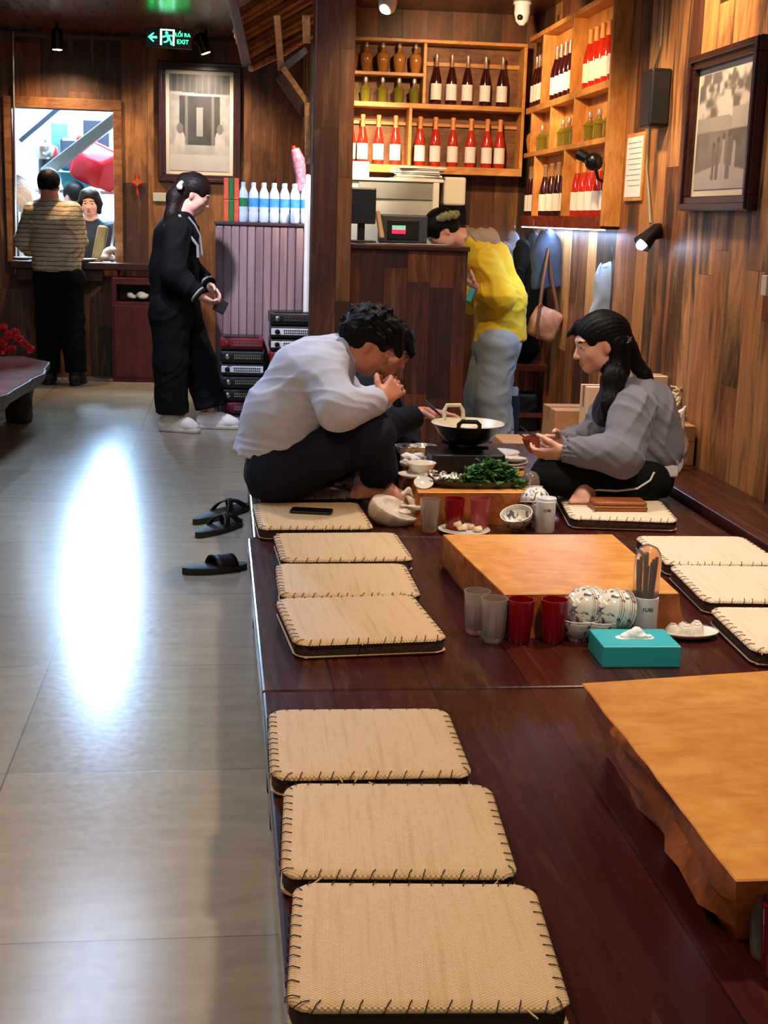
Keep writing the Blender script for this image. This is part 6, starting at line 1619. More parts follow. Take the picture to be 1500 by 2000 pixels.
# ---------------- A: man in white eating, seen from the side
def man_white():
    hc = P(719, 669, y=5.0); H = Head(hc, (.82, .05, -.57), (.57, 0, .82))
    base = P(540, 960, z=ZP + CH); root = person('person in a white top hunched over a bowl, knees up, seated at the aisle edge', (base[0], 5.0, ZP))
    pel = P(540, 908, y=5.0); mid = P(556, 812, y=5.0); che = P(612, 738, y=5.0); nb = P(668, 690, y=5.0)
    shR, elR, wrR = P(628, 728, y=4.86), P(662, 800, y=4.7), P(745, 782, y=4.8)
    shL, elL, wrL = P(640, 725, y=5.15), P(690, 800, y=5.28), P(752, 772, y=5.06)
    hipR, knR, anR = P(545, 925, y=4.9), P(722, 850, y=4.82), P(742, 952, y=4.93)
    hipL, knL, anL = P(550, 925, y=5.1), P(704, 880, y=5.28), P(712, 950, y=5.02)
    S = SDF(); H.skin(S, False)
    S.cap(H.p(0, -.03, -.05), nb, .056, .06, k=.03); S.chain([pel, mid, che, nb], [.12, .115, .12, .06], k=.05)
    arm_skin(S, shR, elR, wrR); arm_skin(S, shL, elL, wrL)
    hand(S, wrR, P(778, 748, y=4.86) - wrR, (.35, .75, .3), (.1, .2, 1), (.95, .95, 1., 1.05), .7)
    hand(S, wrL, P(778, 752, y=5.0) - wrL, (.2, -.85, .3), (0, .1, 1), (.8, .9, .95, 1.), .6)
    leg_skin(S, hipR, knR, anR); leg_skin(S, hipL, knL, anL)
    foot(S, anR, anR + V(.13, -.05, -.05)); anL[2] = ZP + CH + .06; foot(S, anL, anL + V(-.03, -.13, -.03)); ex_ = P(690, 968, z=ZP + CH)[0]; S._add('i', lambda p: np.where(p[:, 0] < ex_, ZP + CH + .003, ZP + .003) - p[:, 2], 0)
    S.build('body', [M['skin_b'], M['lip'], M['eye_white'], M['iris'], M['brow']], root, vox=.0052, paint=H.paint())
    S = SDF(); S.chain([pel + V(-.01, 0, .04), mid, che, nb + V(-.02, 0, -.01)], [.152, .146, .148, .075], k=.06, flat=((0, 1, 0), 1.22), cuts=((P(556, 908, y=5.0), P(540, 945, y=5.0) - P(572, 850, y=5.0)), (nb + V(.01, 0, .02), H.p(0, -.03, -.05) - nb)))
    sleeve(S, shR, elR, wrR, (.085, .078, .052), end=.93); sleeve(S, shL, elL, wrL, (.085, .078, .052), end=.93)
    w1, w2 = wrinkle(.003, 17., 3), wrinkle(.0026, 46., 4, (.5, 0, .8)); S.disp = lambda p: w1(p) + w2(p)
    top = S.build('white_top', M['white_cloth'], root, vox=.0062)
    S = SDF(); cdir = H.p(0, -.03, -.05) - nb; cdir /= np.linalg.norm(cdir)
    S.cap(nb - cdir * .02, nb + cdir * .05, .082, .07, k=.02, flat=((0, 1, 0), 1.1), cuts=((nb + cdir * .035, cdir),)); S.cap(nb - cdir * .03, nb + cdir * .09, .062, .056, k=.01, kind='s'); S.disp = wrinkle(.003, 40., 5)
    S.build('collar', M['white_cloth'], top, vox=.005)
    for wr, el in ((wrR, elR), (wrL, elL)):
        d = (wr - el) / np.linalg.norm(wr - el); e = el + (wr - el) * .93; S = SDF(); S.cap(e - d * .03, e + d * .012, .054, .042, k=.01, cuts=((e + d * .012, d), (e - d * .03, -d))); S.disp = wrinkle(.002, 60., 4); S.build('cuff', M['white_cloth'], top, vox=.005)
    pants(root, M['navy_cloth'], (hipL + V(0, 0, .0), hipR), pel + V(.02, 0, -.02), [((hipR, knR, anR + V(0, 0, .05)), (.115, .088, .075)), ((hipL, knL, anL + V(.0, 0, .05)), (.115, .085, .07))], 11, .0075, pr=.125, waist=(V(0, 0, ZP + CH + .004), (0, 0, -1)))
    S = SDF(); H.hairball(S, fringe=.0, back=-.06, puff=1.07)
    for i in range(9):
        a = -.9 + i * .22; S.cap(H.p(.06 * math.sin(a), .05, .1), H.p(.068 * math.sin(a * 1.1), .118, .05 - .012 * (i % 3)), .022, .007, k=.02)
    tufts(S, H, 110, .028, 5)
    S.build('hair', M['hair'], root, vox=.0048)
    return wrR
# ---------------- B: companion in glasses behind him
def companion():
    hc = P(752, 680, y=5.68); H = Head(hc, (.86, -.1, -.5), (.5, 0, .86))
    base = P(640, 930, y=5.78); root = person('person in a charcoal jacket and glasses, half hidden, reaching to the wok', (base[0], 5.78, ZP))
    pel = P(650, 900, y=5.83); pel[2] = ZP + .17; mid = P(672, 830, y=5.81); che = P(700, 770, y=5.77); nb = P(716, 716, y=5.73)
    shR, elR, wrR = P(716, 768, y=5.57), P(752, 835, y=5.43), P(824, 806, y=5.49)
    shL, elL, wrL = P(735, 762, y=5.78), P(790, 850, y=6.03), P(800, 880, y=5.88)
    hipR, knR, anR = pel + V(.02, -.1, -.05), P(768, 892, y=5.51), P(720, 925, y=5.58)
    hipL, knL, anL = pel + V(.02, .1, -.05), P(775, 892, y=5.98), P(735, 912, y=5.83)
    for q in (knR, knL): q[2] = max(q[2], ZP + .12)
    anR[2] = ZP + .1; anL[2] = ZP + .1
    S = SDF(); H.skin(S, False); S.cap(H.p(0, -.03, -.05), nb, .056, .06, k=.03); S.chain([pel, mid, che, nb], [.12, .115, .12, .06], k=.05)
    arm_skin(S, shR, elR, wrR); arm_skin(S, shL, elL, wrL)
    hand(S, wrR, P(880, 808, y=5.47) - wrR, (.15, -.1, -1), (0, -1, .2), (.2, .3, .4, .5), .5, 1.1, spread=.3)
    hand(S, wrL, (.7, -.3, -.2), (0, -.3, -1), (0, -1, .3), .5)
    leg_skin(S, hipR, knR, anR); leg_skin(S, hipL, knL, anL); foot(S, anR, anR + V(.02, -.14, -.06)); foot(S, anL, anL + V(.1, .06, -.05)); S.plane(V(0, 0, ZP + .003), (0, 0, -1))
    S.build('body', [M['skin_b'], M['lip'], M['eye_white'], M['iris'], M['brow']], root, vox=.0055, paint=H.paint())
    S = SDF(); S.chain([pel + V(0, 0, .02), mid, che, nb + V(-.02, 0, -.01)], [.15, .145, .145, .075], k=.06, flat=((0, 1, 0), 1.2), cuts=((nb + V(.02, 0, .03), H.p(0, -.03, -.05) - nb), (V(0, 0, ZP + .09), (0, 0, -1)))); sleeve(S, shR, elR, wrR, (.08, .068, .05), end=.88); sleeve(S, shL, elL, wrL, (.08, .072, .052)); S.disp = wrinkle(.005, 22., 9)
    S.build('jacket', M['dark_jacket'], root, vox=.0075)
    pants(root, M['navy_cloth'], (hipL, hipR), pel + V(0, 0, -.03), [((hipR, knR, anR + V(0, 0, .02)), (.11, .08, .06)), ((hipL, knL, anL + V(0, 0, .02)), (.11, .08, .06))], 13, .0085, pr=.12, waist=(V(0, 0, ZP + .006), (0, 0, -1)))
    S = SDF(); H.hairball(S, back=-.05, puff=1.05)
    for i in range(8):
        a = -.9 + i * .25; S.cap(H.p(.06 * math.sin(a), .05, .1), H.p(.07 * math.sin(a * 1.1), .115, .05 - .012 * (i % 3)), .02, .007, k=.02)
    tufts(S, H, 60, .03, 6)
    S.build('hair', M['hair'], root, vox=.0055)
    g = thing('glasses_tmp', None, None) if 0 else None
    m = MB()
    for q in (-1, 1):
        m.tube([H.p(q * .033 + .021 * math.cos(a), .104, .004 + .017 * math.sin(a)) for a in np.linspace(0, 2 * PI, 17)], .0013, 6); m.tube([H.p(q * .054, .103, .008), H.p(q * .078, .06, .01), H.p(q * .08, -.0, .006)], .0012, 6)
    m.tube([H.p(-.012, .105, .008), H.p(0, .107, .01), H.p(.012, .105, .008)], .0012, 6); m.build('glasses', M['gold'], root, world=True)
    f = (P(880, 808, y=5.47) - wrR); f /= np.linalg.norm(f)
    for i in range(2):
        a = wrR + f * .03 + V(-.02, -.02, .055 - .012 * i); b = P(890, 842, y=5.3) + V(.01 * i, 0, .01)
        o = MB().tube([a, b], [.0036, .0022], 7).build('chopstick', M['chopstick'], None, a, world=True); tag(o, 'dark chopstick held over the wok by the reaching hand', 'chopstick', 'chopsticks reaching into the wok')
# ---------------- C: woman in grey jacket
def woman_grey():
    Y0 = 5.06; hc = P(1170, 670, y=Y0); H = Head(hc, (-.965, -.06, -.26), (-.26, 0, .97), .98)
    base = P(1240, 965, z=ZP + CH); root = person('person in a grey jacket with long dark hair, seated cross-legged by the ledge', (base[0], Y0, ZP))
    pel = P(1250, 918, y=Y0); mid = P(1252, 860, y=Y0); che = P(1244, 806, y=Y0); nb = P(1212, 756, y=Y0)
    shL, elL, wrL = P(1238, 800, y=4.88), P(1215, 888, y=4.8), P(1104, 880, y=4.86)
    shR, elR, wrR = P(1205, 792, y=5.22), P(1162, 862, y=5.3), P(1098, 864, y=5.12)
    hipL, knL, anL = P(1252, 935, y=4.98), P(1078, 930, y=4.9), P(1165, 960, y=5.0)
    hipR, knR, anR = P(1252, 930, y=5.2), P(1076, 925, y=5.3), P(1150, 955, y=5.12)
    anL[2] = ZP + CH + .065; anR[2] = ZP + CH + .07
    S = SDF(); H.skin(S); S.cap(H.p(0, -.03, -.05), nb, .05, .055, k=.03); S.chain([pel, mid, che, nb], [.11, .1, .105, .055], k=.05)
    arm_skin(S, shL, elL, wrL, (.042, .034, .022)); arm_skin(S, shR, elR, wrR, (.042, .034, .022))
    hL = P(1052, 892, y=4.9) - wrL; hand(S, wrL, hL, (-.1, .9, .55), (-.2, .1, 1), (.55, .65, .7, .75), .6, .95)
    hR = P(1048, 866, y=5.08) - wrR; hand(S, wrR, hR, (-.1, -.8, -.2), (0, 0, 1), (.75, .85, .9, .95), .6, .95)
    leg_skin(S, hipL, knL, anL); leg_skin(S, hipR, knR, anR); foot(S, anL, P(1126, 974, z=ZP + CH + .03)); foot(S, anR, anR + V(.12, -.02, -.04)); S.plane(V(0, 0, ZP + CH + .003), (0, 0, -1))
    S.build('body', [M['skin_c'], M['lip'], M['eye_white'], M['iris'], M['brow']], root, vox=.005, paint=H.paint())
    hem_p, hem_n = P(1256, 906, y=Y0), P(1258, 960, y=Y0) - P(1244, 880, y=Y0); hem_n /= np.linalg.norm(hem_n)
    spine = [pel + V(.015, 0, .0), mid + V(.012, 0, 0), che + V(.01, 0, 0), nb + V(.005, 0, -.02)]
    S = SDF(); S.chain(spine, [.138, .136, .128, .07], k=.05, flat=((0, 1, 0), 1.16), cuts=((hem_p, hem_n), (nb + V(-.01, 0, .03), H.p(0, -.03, -.05) - nb)))
    S.ell(P(1264, 800, y=Y0), (.07, .125, .1), k=.06)
    sleeve(S, shL, elL, wrL, (.088, .084, .05), end=.95); sleeve(S, shR, elR, wrR, (.088, .084, .05), end=.95)
    w1, w2 = wrinkle(.0055, 20., 21), wrinkle(.004, 42., 22, (.6, 0, .8)); S.disp = lambda p: w1(p) + w2(p)
    jk = S.build('jacket', M['grey_jacket'], root, vox=.0058)
    for wr, el in ((wrL, elL), (wrR, elR)):
        d = (wr - el) / np.linalg.norm(wr - el); e = el + (wr - el) * .95; S = SDF(); S.cap(e - d * .035, e + d * .02, .053, .043, k=.01, cuts=((e + d * .02, d), (e - d * .035, -d))); a0 = frame(d)
        S.disp = lambda p, a0=a0, e=e: .003 * np.sin(np.arctan2((p - e) @ a0[:, 0], (p - e) @ a0[:, 1]) * 16); S.build('cuff', M['grey_jacket'], jk, vox=.005)
    S = SDF(); S.cap(nb + V(.02, 0, -.03), nb + V(-.01, 0, .03), .078, .064, k=.02, cuts=((nb + V(0, 0, .035), H.p(0, -.03, -.05) - nb),)); S.disp = wrinkle(.004, 40., 8); S.build('collar', M['grey_jacket'], jk, vox=.006)
    S = SDF(); S.ell(P(1186, 790, y=Y0), (.05, .085, .09), rot((0, 1, 0), .3), k=.05); S.cap(nb, nb + V(-.035, 0, .02), .06, .05, k=.03); S.disp = wrinkle(.004, 40., 8); S.build('dark_scarf', M['grey_dark'], root, vox=.006)
    S = SDF(); S.chain([pel + V(.015, 0, -.09)] + spine[:2], [.138, .138, .136], k=.05, flat=((0, 1, 0), 1.15), cuts=((hem_p + hem_n * .03, hem_n), (hem_p - hem_n * .02, -hem_n))); S.disp = wrinkle(.005, 30., 2); S.build('white_hem', M['white_trim'], root, vox=.006)
    pants(root, M['black_cloth'], (hipL, hipR), pel + V(0, 0, -.04), [((hipL, knL, (knL + anL) / 2 + V(.03, -.01, -.01), anL + V(-.01, 0, 0)), (.105, .068, .068, .058)), ((hipR, knR, (knR + anR) / 2 + V(.02, 0, -.01), anR), (.105, .075, .07, .058))], 31, .007, pr=.118, waist=(V(0, 0, ZP + CH + .004), (0, 0, -1)))
    yc = hipL[1] - .125
    pts = [P(1278, 922, y=yc), P(1270, 938, y=yc - .01), P(1245, 954, y=yc - .01), P(1205, 959, y=yc), P(1170, 957, y=yc + .005), P(1140, 957, y=yc + .01), P(1132, 965, y=yc)]
    MB().tube(pts, .0042, 7).build('white_cord', M['cord_white'], jk, world=True)
    S = SDF(); H.hairball(S, fringe=-.005, back=-.09, puff=1.03)
    S.chain([H.p(.066, -.045, .03), H.p(.074, -.04, -.05), P(1202, 740, y=4.93), P(1193, 790, y=4.9), P(1182, 832, y=4.9)], [.045, .045, .036, .026, .008], k=.025, flat=((0, 1, 0), .55))
    S.chain([H.p(0, -.08, .03), H.p(0, -.1, -.05), P(1256, 735, y=Y0), P(1285, 776, y=Y0)], [.05, .042, .03, .008], k=.03)
    S.chain([H.p(.03, .06, .085), H.p(.045, .098, .06), H.p(.048, .108, .05)], [.018, .007, .003], k=.015)
    S.chain([H.p(-.05, -.05, -.02), H.p(-.06, -.06, -.13)], [.04, .02], k=.03)
    hr = S.build('hair', M['hair'], root, vox=.0046)
    m = MB(); cc = P(1222, 663, y=4.97); m.tube([cc + V(.0, -.02, .015), cc + V(.015, -.02, 0), cc + V(.0, -.02, -.012)], .003, 6); m.tube([cc + V(.005, -.022, .0), cc + V(.02, -.01, .01)], .003, 6); m.build('hair_clip', M['steel'], hr, world=True)
    # cup and chopsticks she holds
    c = P(1040, 868, y=4.97); t = thing('drinking_cup', 'small brown cup held by the seated woman', 'cup', c - V(0, 0, .03))
    MB().lathe([(.018, -.03), (.022, -.026), (.03, .0), (.034, .032), (.031, .032), (.027, .0), (.018, -.022), (.002, -.024)], 24, c, rot((0, 1, 0), -.3)).build('cup_body', M['cup_brown'], t, world=True)
    for i, (a, b) in enumerate((((1052, 872), (1000, 838)), ((1055, 862), (1016, 832)))):
        p0_ = P(*a, y=5.03); p1_ = P(*b, y=4.98 + .05 * i); o = MB().tube([p0_, p1_], [.0038, .0022], 7).build('chopstick', M['chopstick'], None, p0_, world=True); tag(o, ['dark chopstick in the seated woman\'s hand, lower one', 'dark chopstick in the seated woman\'s hand, upper one'][i], 'chopstick', 'chopsticks held by the seated woman')
# ---------------- D: yellow jacket
def yellow():
    Y0 = 8.25; hc = P(862, 452, y=Y0); H = Head(hc, (-.62, -.12, -.76), (-.76, -.05, .62))
    root = person('person in a yellow jacket and pale jeans bending over the end of the bar', (1.72, Y0, 0))
    pel = P(973, 655, y=Y0); mid = P(975, 585, y=Y0); che = P(950, 512, y=Y0); nb = P(912, 468, y=Y0)
    shL, elL, wrL = P(946, 512, y=8.07), P(982, 580, y=8.03), P(934, 562, y=8.05); shR, elR, wrR = P(930, 515, y=8.42), P(925, 590, y=8.45), P(900, 560, y=8.3)
    hipL, knL, anL = P(975, 670, y=8.17), P(962, 770, y=8.17), P(968, 868, y=8.2); hipR, knR, anR = P(965, 670, y=8.36), P(942, 770, y=8.36), P(940, 858, y=8.4)
    anL[2] = .08; anR[2] = .08
    S = SDF(); H.skin(S); S.cap(H.p(0, -.03, -.05), nb, .05, .055, k=.03); S.chain([pel, mid, che, nb], [.13, .115, .115, .055], k=.05); arm_skin(S, shL, elL, wrL); arm_skin(S, shR, elR, wrR)
    hand(S, wrL, P(916, 552, y=8.06) - wrL, (-.2, .3, 1), (0, -1, .2), .6, .5); hand(S, wrR, (-.8, -.2, .3), (0, 0, 1), (0, -1, 0), .6, .5)
    leg_skin(S, hipL, knL, anL); leg_skin(S, hipR, knR, anR); S.build('body', [M['skin_c'], M['lip'], M['eye_white'], M['iris'], M['brow']], root, vox=.0068, paint=H.paint())
    S = SDF(); S.chain([pel + V(.01, 0, -.02), mid + V(.01, 0, 0), che + V(.01, 0, 0), nb + V(.02, 0, -.01)], [.165, .15, .135, .08], k=.06, flat=((0, 1, 0), 1.12), cuts=((P(970, 668, y=Y0), V(.12, 0, -1)), (nb + V(-.01, 0, .0), H.p(0, -.03, -.05) - nb))); sleeve(S, shL, elL, wrL, (.09, .082, .06), end=.9); sleeve(S, shR, elR, wrR, (.09, .08, .06), end=.9)
    w1, w2 = wrinkle(.005, 20., 41), wrinkle(.0035, 44., 42, (.4, 0, .9)); S.disp = lambda p: w1(p) + w2(p)
    jk = S.build('jacket', M['yellow'], root, vox=.0085)
    d = (wrL - elL) / np.linalg.norm(wrL - elL); e = elL + (wrL - elL) * .9; S = SDF(); S.cap(e - d * .03, e + d * .015, .062, .05, k=.01, cuts=((e + d * .015, d), (e - d * .03, -d))); S.build('cuff', M['yellow'], jk, vox=.007)
    S = SDF(); q = P(935, 462, y=Y0); S.cap(q + V(-.05, .0, -.01), q + V(.06, 0, -.02), .06, .075, k=.04, flat=((0, 1, 0), 1.5)); S.disp = wrinkle(.008, 30., 3); S.build('hood', M['hood'], jk, vox=.008)
    S = SDF(); q = P(958, 474, y=Y0); S.cap(q + V(-.03, 0, .02), q + V(.05, 0, -.06), .05, .065, k=.04, flat=((0, 1, 0), 1.7)); S.disp = wrinkle(.008, 30., 4); S.build('hood_outer', M['yellow'], jk, vox=.008)
    pants(root, M['denim'], (hipL, hipR), pel + V(0, 0, -.05), [((hipL, knL, anL + V(0, 0, -.04)), (.125, .115, .115)), ((hipR, knR, anR + V(0, 0, -.04)), (.125, .115, .115))], 43, .009, amp=.0055, pr=.13)
    shoe(root, anL + V(0, 0, .03), (-1, -.1, 0)); shoe(root, anR + V(0, 0, .03), (-1, -.1, 0))
    S = SDF(); H.hairball(S, back=-.07, puff=1.1); S.ell(H.p(0, -.075, .05), (.05, .05, .05), k=.03); hr = S.build('hair', M['hair'], root, vox=.0068)
    S = SDF(); q = P(872, 424, y=8.17); S.cap(q + V(-.05, -.02, -.01), q + V(.05, -.02, .02), .022, .026, k=.02); S.ell(q + V(.0, -.03, .01), (.035, .02, .02), k=.02); S.disp = wrinkle(.006, 60., 3); S.build('scrunchie', M['plaid'], hr, vox=.006)
    c = P(919, 576, y=8.03); o = MB().box(c, (.035, .012, .08), rot((0, 1, 0), .35)).build('phone', M['teal_plastic'], None, c, world=True, smooth=False, bevel=.004); tag(o, 'small teal phone in the hand of the person in yellow', 'phone')
# ---------------- E: standing woman in black
def woman_black():
    Y0 = 8.6; hc = P(380, 380, y=Y0); H = Head(hc, (.87, -.05, -.42), (.42, 0, .87))
    root = person('person in a black tracksuit and white shoes standing and looking down at a phone', (-.2, Y0, 0))
    pel = P(344, 592, y=Y0); mid = P(340, 525, y=Y0); che = P(345, 462, y=Y0); nb = P(358, 420, y=Y0)
    shR, elR, wrR = P(346, 450, y=8.43), P(338, 535, y=8.36), P(388, 577, y=8.32); shL, elL, wrL = P(362, 448, y=8.78), P(365, 520, y=8.82), P(406, 556, y=8.68)
    hipR, knR, anR = P(332, 610, y=8.5), P(334, 705, y=8.5), P(336, 812, y=8.52); hipL, knL, anL = P(352, 610, y=8.7), P(388, 705, y=8.68), P(412, 805, y=8.66)
    anR[2] = .1; anL[2] = .1
    S = SDF(); H.skin(S); S.cap(H.p(0, -.03, -.05), nb, .05, .055, k=.03); S.chain([pel, mid, che, nb], [.13, .115, .115, .055], k=.05); arm_skin(S, shR, elR, wrR); arm_skin(S, shL, elL, wrL)
    hand(S, wrR, P(425, 598, y=8.36) - wrR, (.1, .3, .9), (.1, .9, .2), (.35, .4, .5, .55), .5, .95); hand(S, wrL, P(440, 592, y=8.62) - wrL, (-.4, -.6, -.5), (.5, -.2, .7), (.35, .45, .55, .6), .5, .95)
    leg_skin(S, hipR, knR, anR); leg_skin(S, hipL, knL, anL); S.build('body', [M['skin_c'], M['lip'], M['eye_white'], M['iris'], M['brow']], root, vox=.0062, paint=H.paint())
    S = SDF(); S.chain([pel + V(-.01, 0, -.02), mid, che, nb + V(-.01, 0, -.02)], [.15, .145, .13, .07], k=.06, flat=((0, 1, 0), 1.2), cuts=((pel + V(0, 0, -.05), (0, 0, -1)), (nb + V(.01, 0, .02), H.p(0, -.03, -.05) - nb))); sleeve(S, shR, elR, wrR, (.085, .082, .058), end=.9); sleeve(S, shL, elL, wrL, (.085, .08, .058), end=.9)
    S.disp = wrinkle(.007, 20., 51); jk = S.build('jacket', M['black_cloth'], root, vox=.0075)
    for wr, el in ((wrR, elR), (wrL, elL)):
        d = (wr - el) / np.linalg.norm(wr - el); e = el + (wr - el) * .9
        for j, mm in ((0, 'black_cloth'), (1, 'stripe_grey'), (2, 'black_cloth')):
            c0 = e + d * (.016 * j - .012); c1 = c0 + d * .014; S = SDF(); S.cap(c0 - d * .005, c1 + d * .005, .0575, .0565, k=.0, cuts=((c1, d), (c0, -d))); S.build('cuff', M[mm], jk, vox=.006)
    MB().tube([P(350, 420, y=8.47), P(358, 436, y=8.44), P(372, 462, y=8.42), P(386, 480, y=8.44), P(387, 503, y=8.44)], .009, 8).build('stripe', M['stripe_grey'], jk, world=True)
    MB().tube([P(368, 424, y=8.47), P(381, 440, y=8.47), P(391, 460, y=8.5), P(395, 498, y=8.5)], .006, 8).build('stripe', M['stripe_grey'], jk, world=True)
    pants(root, M['black_cloth'], (hipL, hipR), pel + V(0, 0, -.02), [((hipR, knR, anR + V(0, 0, .02)), (.125, .108, .105)), ((hipL, knL, anL + V(0, 0, .04)), (.125, .108, .105))], 53, .009, pr=.135)
    shoe(root, anR, (.93, -.36, 0)); shoe(root, anL, (.98, -.1, 0), L=.27)
    S = SDF(); H.hairball(S, back=-.06, puff=1.05); S.chain([H.p(.0, -.105, .05), P(342, 385, y=8.56), P(336, 420, y=8.52), P(322, 470, y=8.5), P(308, 510, y=8.49)], [.035, .05, .045, .036, .012], k=.03)
    hr = S.build('hair', M['hair_brown'], root, vox=.0062)
    S = SDF(); q = P(351, 364, y=8.5); S.ell(q, (.02, .016, .024), k=.015); S.ell(q + V(.012, -.006, .022), (.014, .014, .014), k=.015); S.disp = wrinkle(.004, 80., 2); S.build('scrunchie', M['white_trim'], hr, vox=.006)
    c = P(431, 598, y=8.4); t = thing('phone', 'black phone in the hands of the standing person in black', 'phone', c)
    R = rot((0, 1, 0), .5) @ rot((1, 0, 0), .5); MB().box(c, (.075, .14, .012), R).build('phone_body', M['black_plastic'], t, world=True, smooth=False, bevel=.003); MB().box(c + R @ V(0, 0, .0065), (.07, .132, .001), R).build('screen', M['black_plastic'], t, world=True, smooth=False)
# ---------------- F: man at the hatch, from behind
def man_sweater():
    Y0 = 10.9; hc = P(97, 363, y=Y0); H = Head(hc, (.1, .97, -.2), (0, .2, .98)); root = person('person in a striped beige sweater seen from behind at the kitchen hatch', (-1.42, Y0, 0))
    pel = P(112, 522, y=Y0); mid = P(112, 480, y=Y0); che = P(106, 430, y=Y0); nb = P(98, 395, y=Y0)
    shL, elL, wrL = P(66, 415, y=10.92), P(46, 470, y=10.98), P(64, 492, y=11.12); shR, elR, wrR = P(140, 415, y=10.92), P(152, 470, y=11.0), P(150, 495, y=11.14)
    hipL, knL, anL = P(97, 545, y=10.9), P(93, 625, y=10.9), P(96, 700, y=10.88); hipR, knR, anR = P(134, 545, y=10.9), P(140, 625, y=10.9), P(148, 700, y=10.82)
    anL[2] = anR[2] = .1
    S = SDF(); H.skin(S, False); S.cap(H.p(0, -.03, -.05), nb, .056, .06, k=.03); S.chain([pel, mid, che, nb], [.14, .13, .13, .06], k=.05); arm_skin(S, shL, elL, wrL); arm_skin(S, shR, elR, wrR)
    hand(S, wrL, (.2, .9, -.1), (.3, .2, -1), (1, 0, 0), .5); hand(S, wrR, (-.2, .9, -.1), (-.3, .2, -1), (-1, 0, 0), .5); leg_skin(S, hipL, knL, anL); leg_skin(S, hipR, knR, anR)
    S.build('body', [M['skin_b'], M['lip'], M['eye_white'], M['iris'], M['brow']], root, vox=.0085, paint=H.paint())
    S = SDF(); S.chain([pel + V(0, 0, .03), mid, che, nb + V(0, 0, -.02)], [.155, .15, .15, .075], k=.06, flat=((1, 0, 0), 1.24)); sleeve(S, shL, elL, wrL, (.085, .075, .06), end=.9); sleeve(S, shR, elR, wrR, (.085, .075, .06), end=.9); S.cap(nb, nb + V(0, .01, .05), .068, .06, k=.02); S.disp = wrinkle(.007, 22., 61); S.plane(P(110, 530, y=Y0), (0, 0, -1)); S.plane(nb + V(0, 0, .04), (0, 0, 1))
    S.build('sweater', M['sweater'], root, vox=.009)
    pants(root, M['black_cloth'], (hipL, hipR), pel + V(0, 0, -.03), [((hipL, knL, anL + V(0, 0, -.02)), (.12, .1, .085)), ((hipR, knR, anR + V(0, 0, -.0)), (.12, .1, .085))], 63, .01, pr=.13)
    shoe(root, anL, (0, 1, 0), 'rubber'); shoe(root, anR, (.2, .98, 0), 'rubber')
    S = SDF(); H.hairball(S, back=-.05, puff=1.08); S.build('hair', M['hair'], root, vox=.008)
# ---------------- G, H: kitchen staff
def cook(label, hp, y, fwd, seed, coat_m, hair_m, bob):
    hc = P(*hp, y=y); H = Head(hc, fwd, (0, fwd[2] * -.3, 1)); root = person(label, (hc[0], y, 0)); f = V(fwd[0], fwd[1], 0); f /= np.linalg.norm(f); r = np.cross(f, V(0, 0, 1))
    nb = hc + V(0, 0, -.15) - f * .02; che = hc + V(0, 0, -.34) - f * .03; pel = V(hc[0], hc[1], .92) - f * .03
    S = SDF(); H.skin(S); S.cap(H.p(0, -.03, -.05), nb, .05, .055, k=.03); S.chain([pel, che, nb], [.125, .12, .055], k=.05)
    ar = []
    for q in (-1, 1):
        sh = nb + r * q * .16 + V(0, 0, -.08); el = sh + r * q * .05 + V(0, 0, -.26); wr = el + f * .2 + V(0, 0, -.02) - r * q * .06; arm_skin(S, sh, el, wr); hand(S, wr, f - r * q * .2, V(0, 0, -1), -r * q, .5); ar.append((sh, el, wr))
        hp_ = pel + r * q * .09; leg_skin(S, hp_, hp_ + V(0, 0, -.43), hp_ + V(0, 0, -.82))
    S.build('body', [M['skin_c'], M['lip'], M['eye_white'], M['iris'], M['brow']], root, vox=.0075, paint=H.paint())
    S = SDF(); S.chain([pel, che, nb + V(0, 0, -.02)], [.15, .145, .07], k=.06, flat=(r, 1.2)); [S.__class__ for _ in ()]
    for sh, el, wr in ar: sleeve(S, sh, el, wr, (.08, .07, .055), end=.9)
    S.disp = wrinkle(.007, 22., seed); S.plane(pel + V(0, 0, -.06), (0, 0, -1)); S.plane(nb + V(0, 0, .04), (0, 0, 1)); S.build('jacket', coat_m, root, vox=.0095)
    S = SDF()
    for q in (-1, 1): hp_ = pel + r * q * .09; S.chain([hp_, hp_ + V(0, 0, -.43), hp_ + V(0, 0, -.84)], [.12, .095, .08], k=.05)
    S.build('trousers', M['black_cloth'], root, vox=.012)
    for q in (-1, 1): hp_ = pel + r * q * .09; shoe(root, V(hp_[0], hp_[1], .1), f, 'rubber')
    S = SDF(); H.hairball(S, fringe=-.004 if bob else 0, back=-.1 if bob else -.06, puff=1.08)
    if bob:
        for q in (-1, 1): S.chain([H.p(q * .05, .02, .075), H.p(q * .08, .025, .0), H.p(q * .078, .03, -.075)], [.035, .026, .02], k=.025)
    S.build('hair', M[hair_m], root, vox=.0075)
man_white(); companion(); woman_grey(); yellow(); woman_black(); man_sweater()
cook('person in a dark jacket with a bob, facing out from behind the hatch', (177, 396), 12.05, (-.12, -.98, -.14), 71, M['blue_coat'], 'hair_brown', True)
cook('person with short dark hair, back turned, deeper in the kitchen behind the sweater', (143, 384), 12.75, (-.75, .6, -.2), 73, M['white_trim'], 'hair', False)
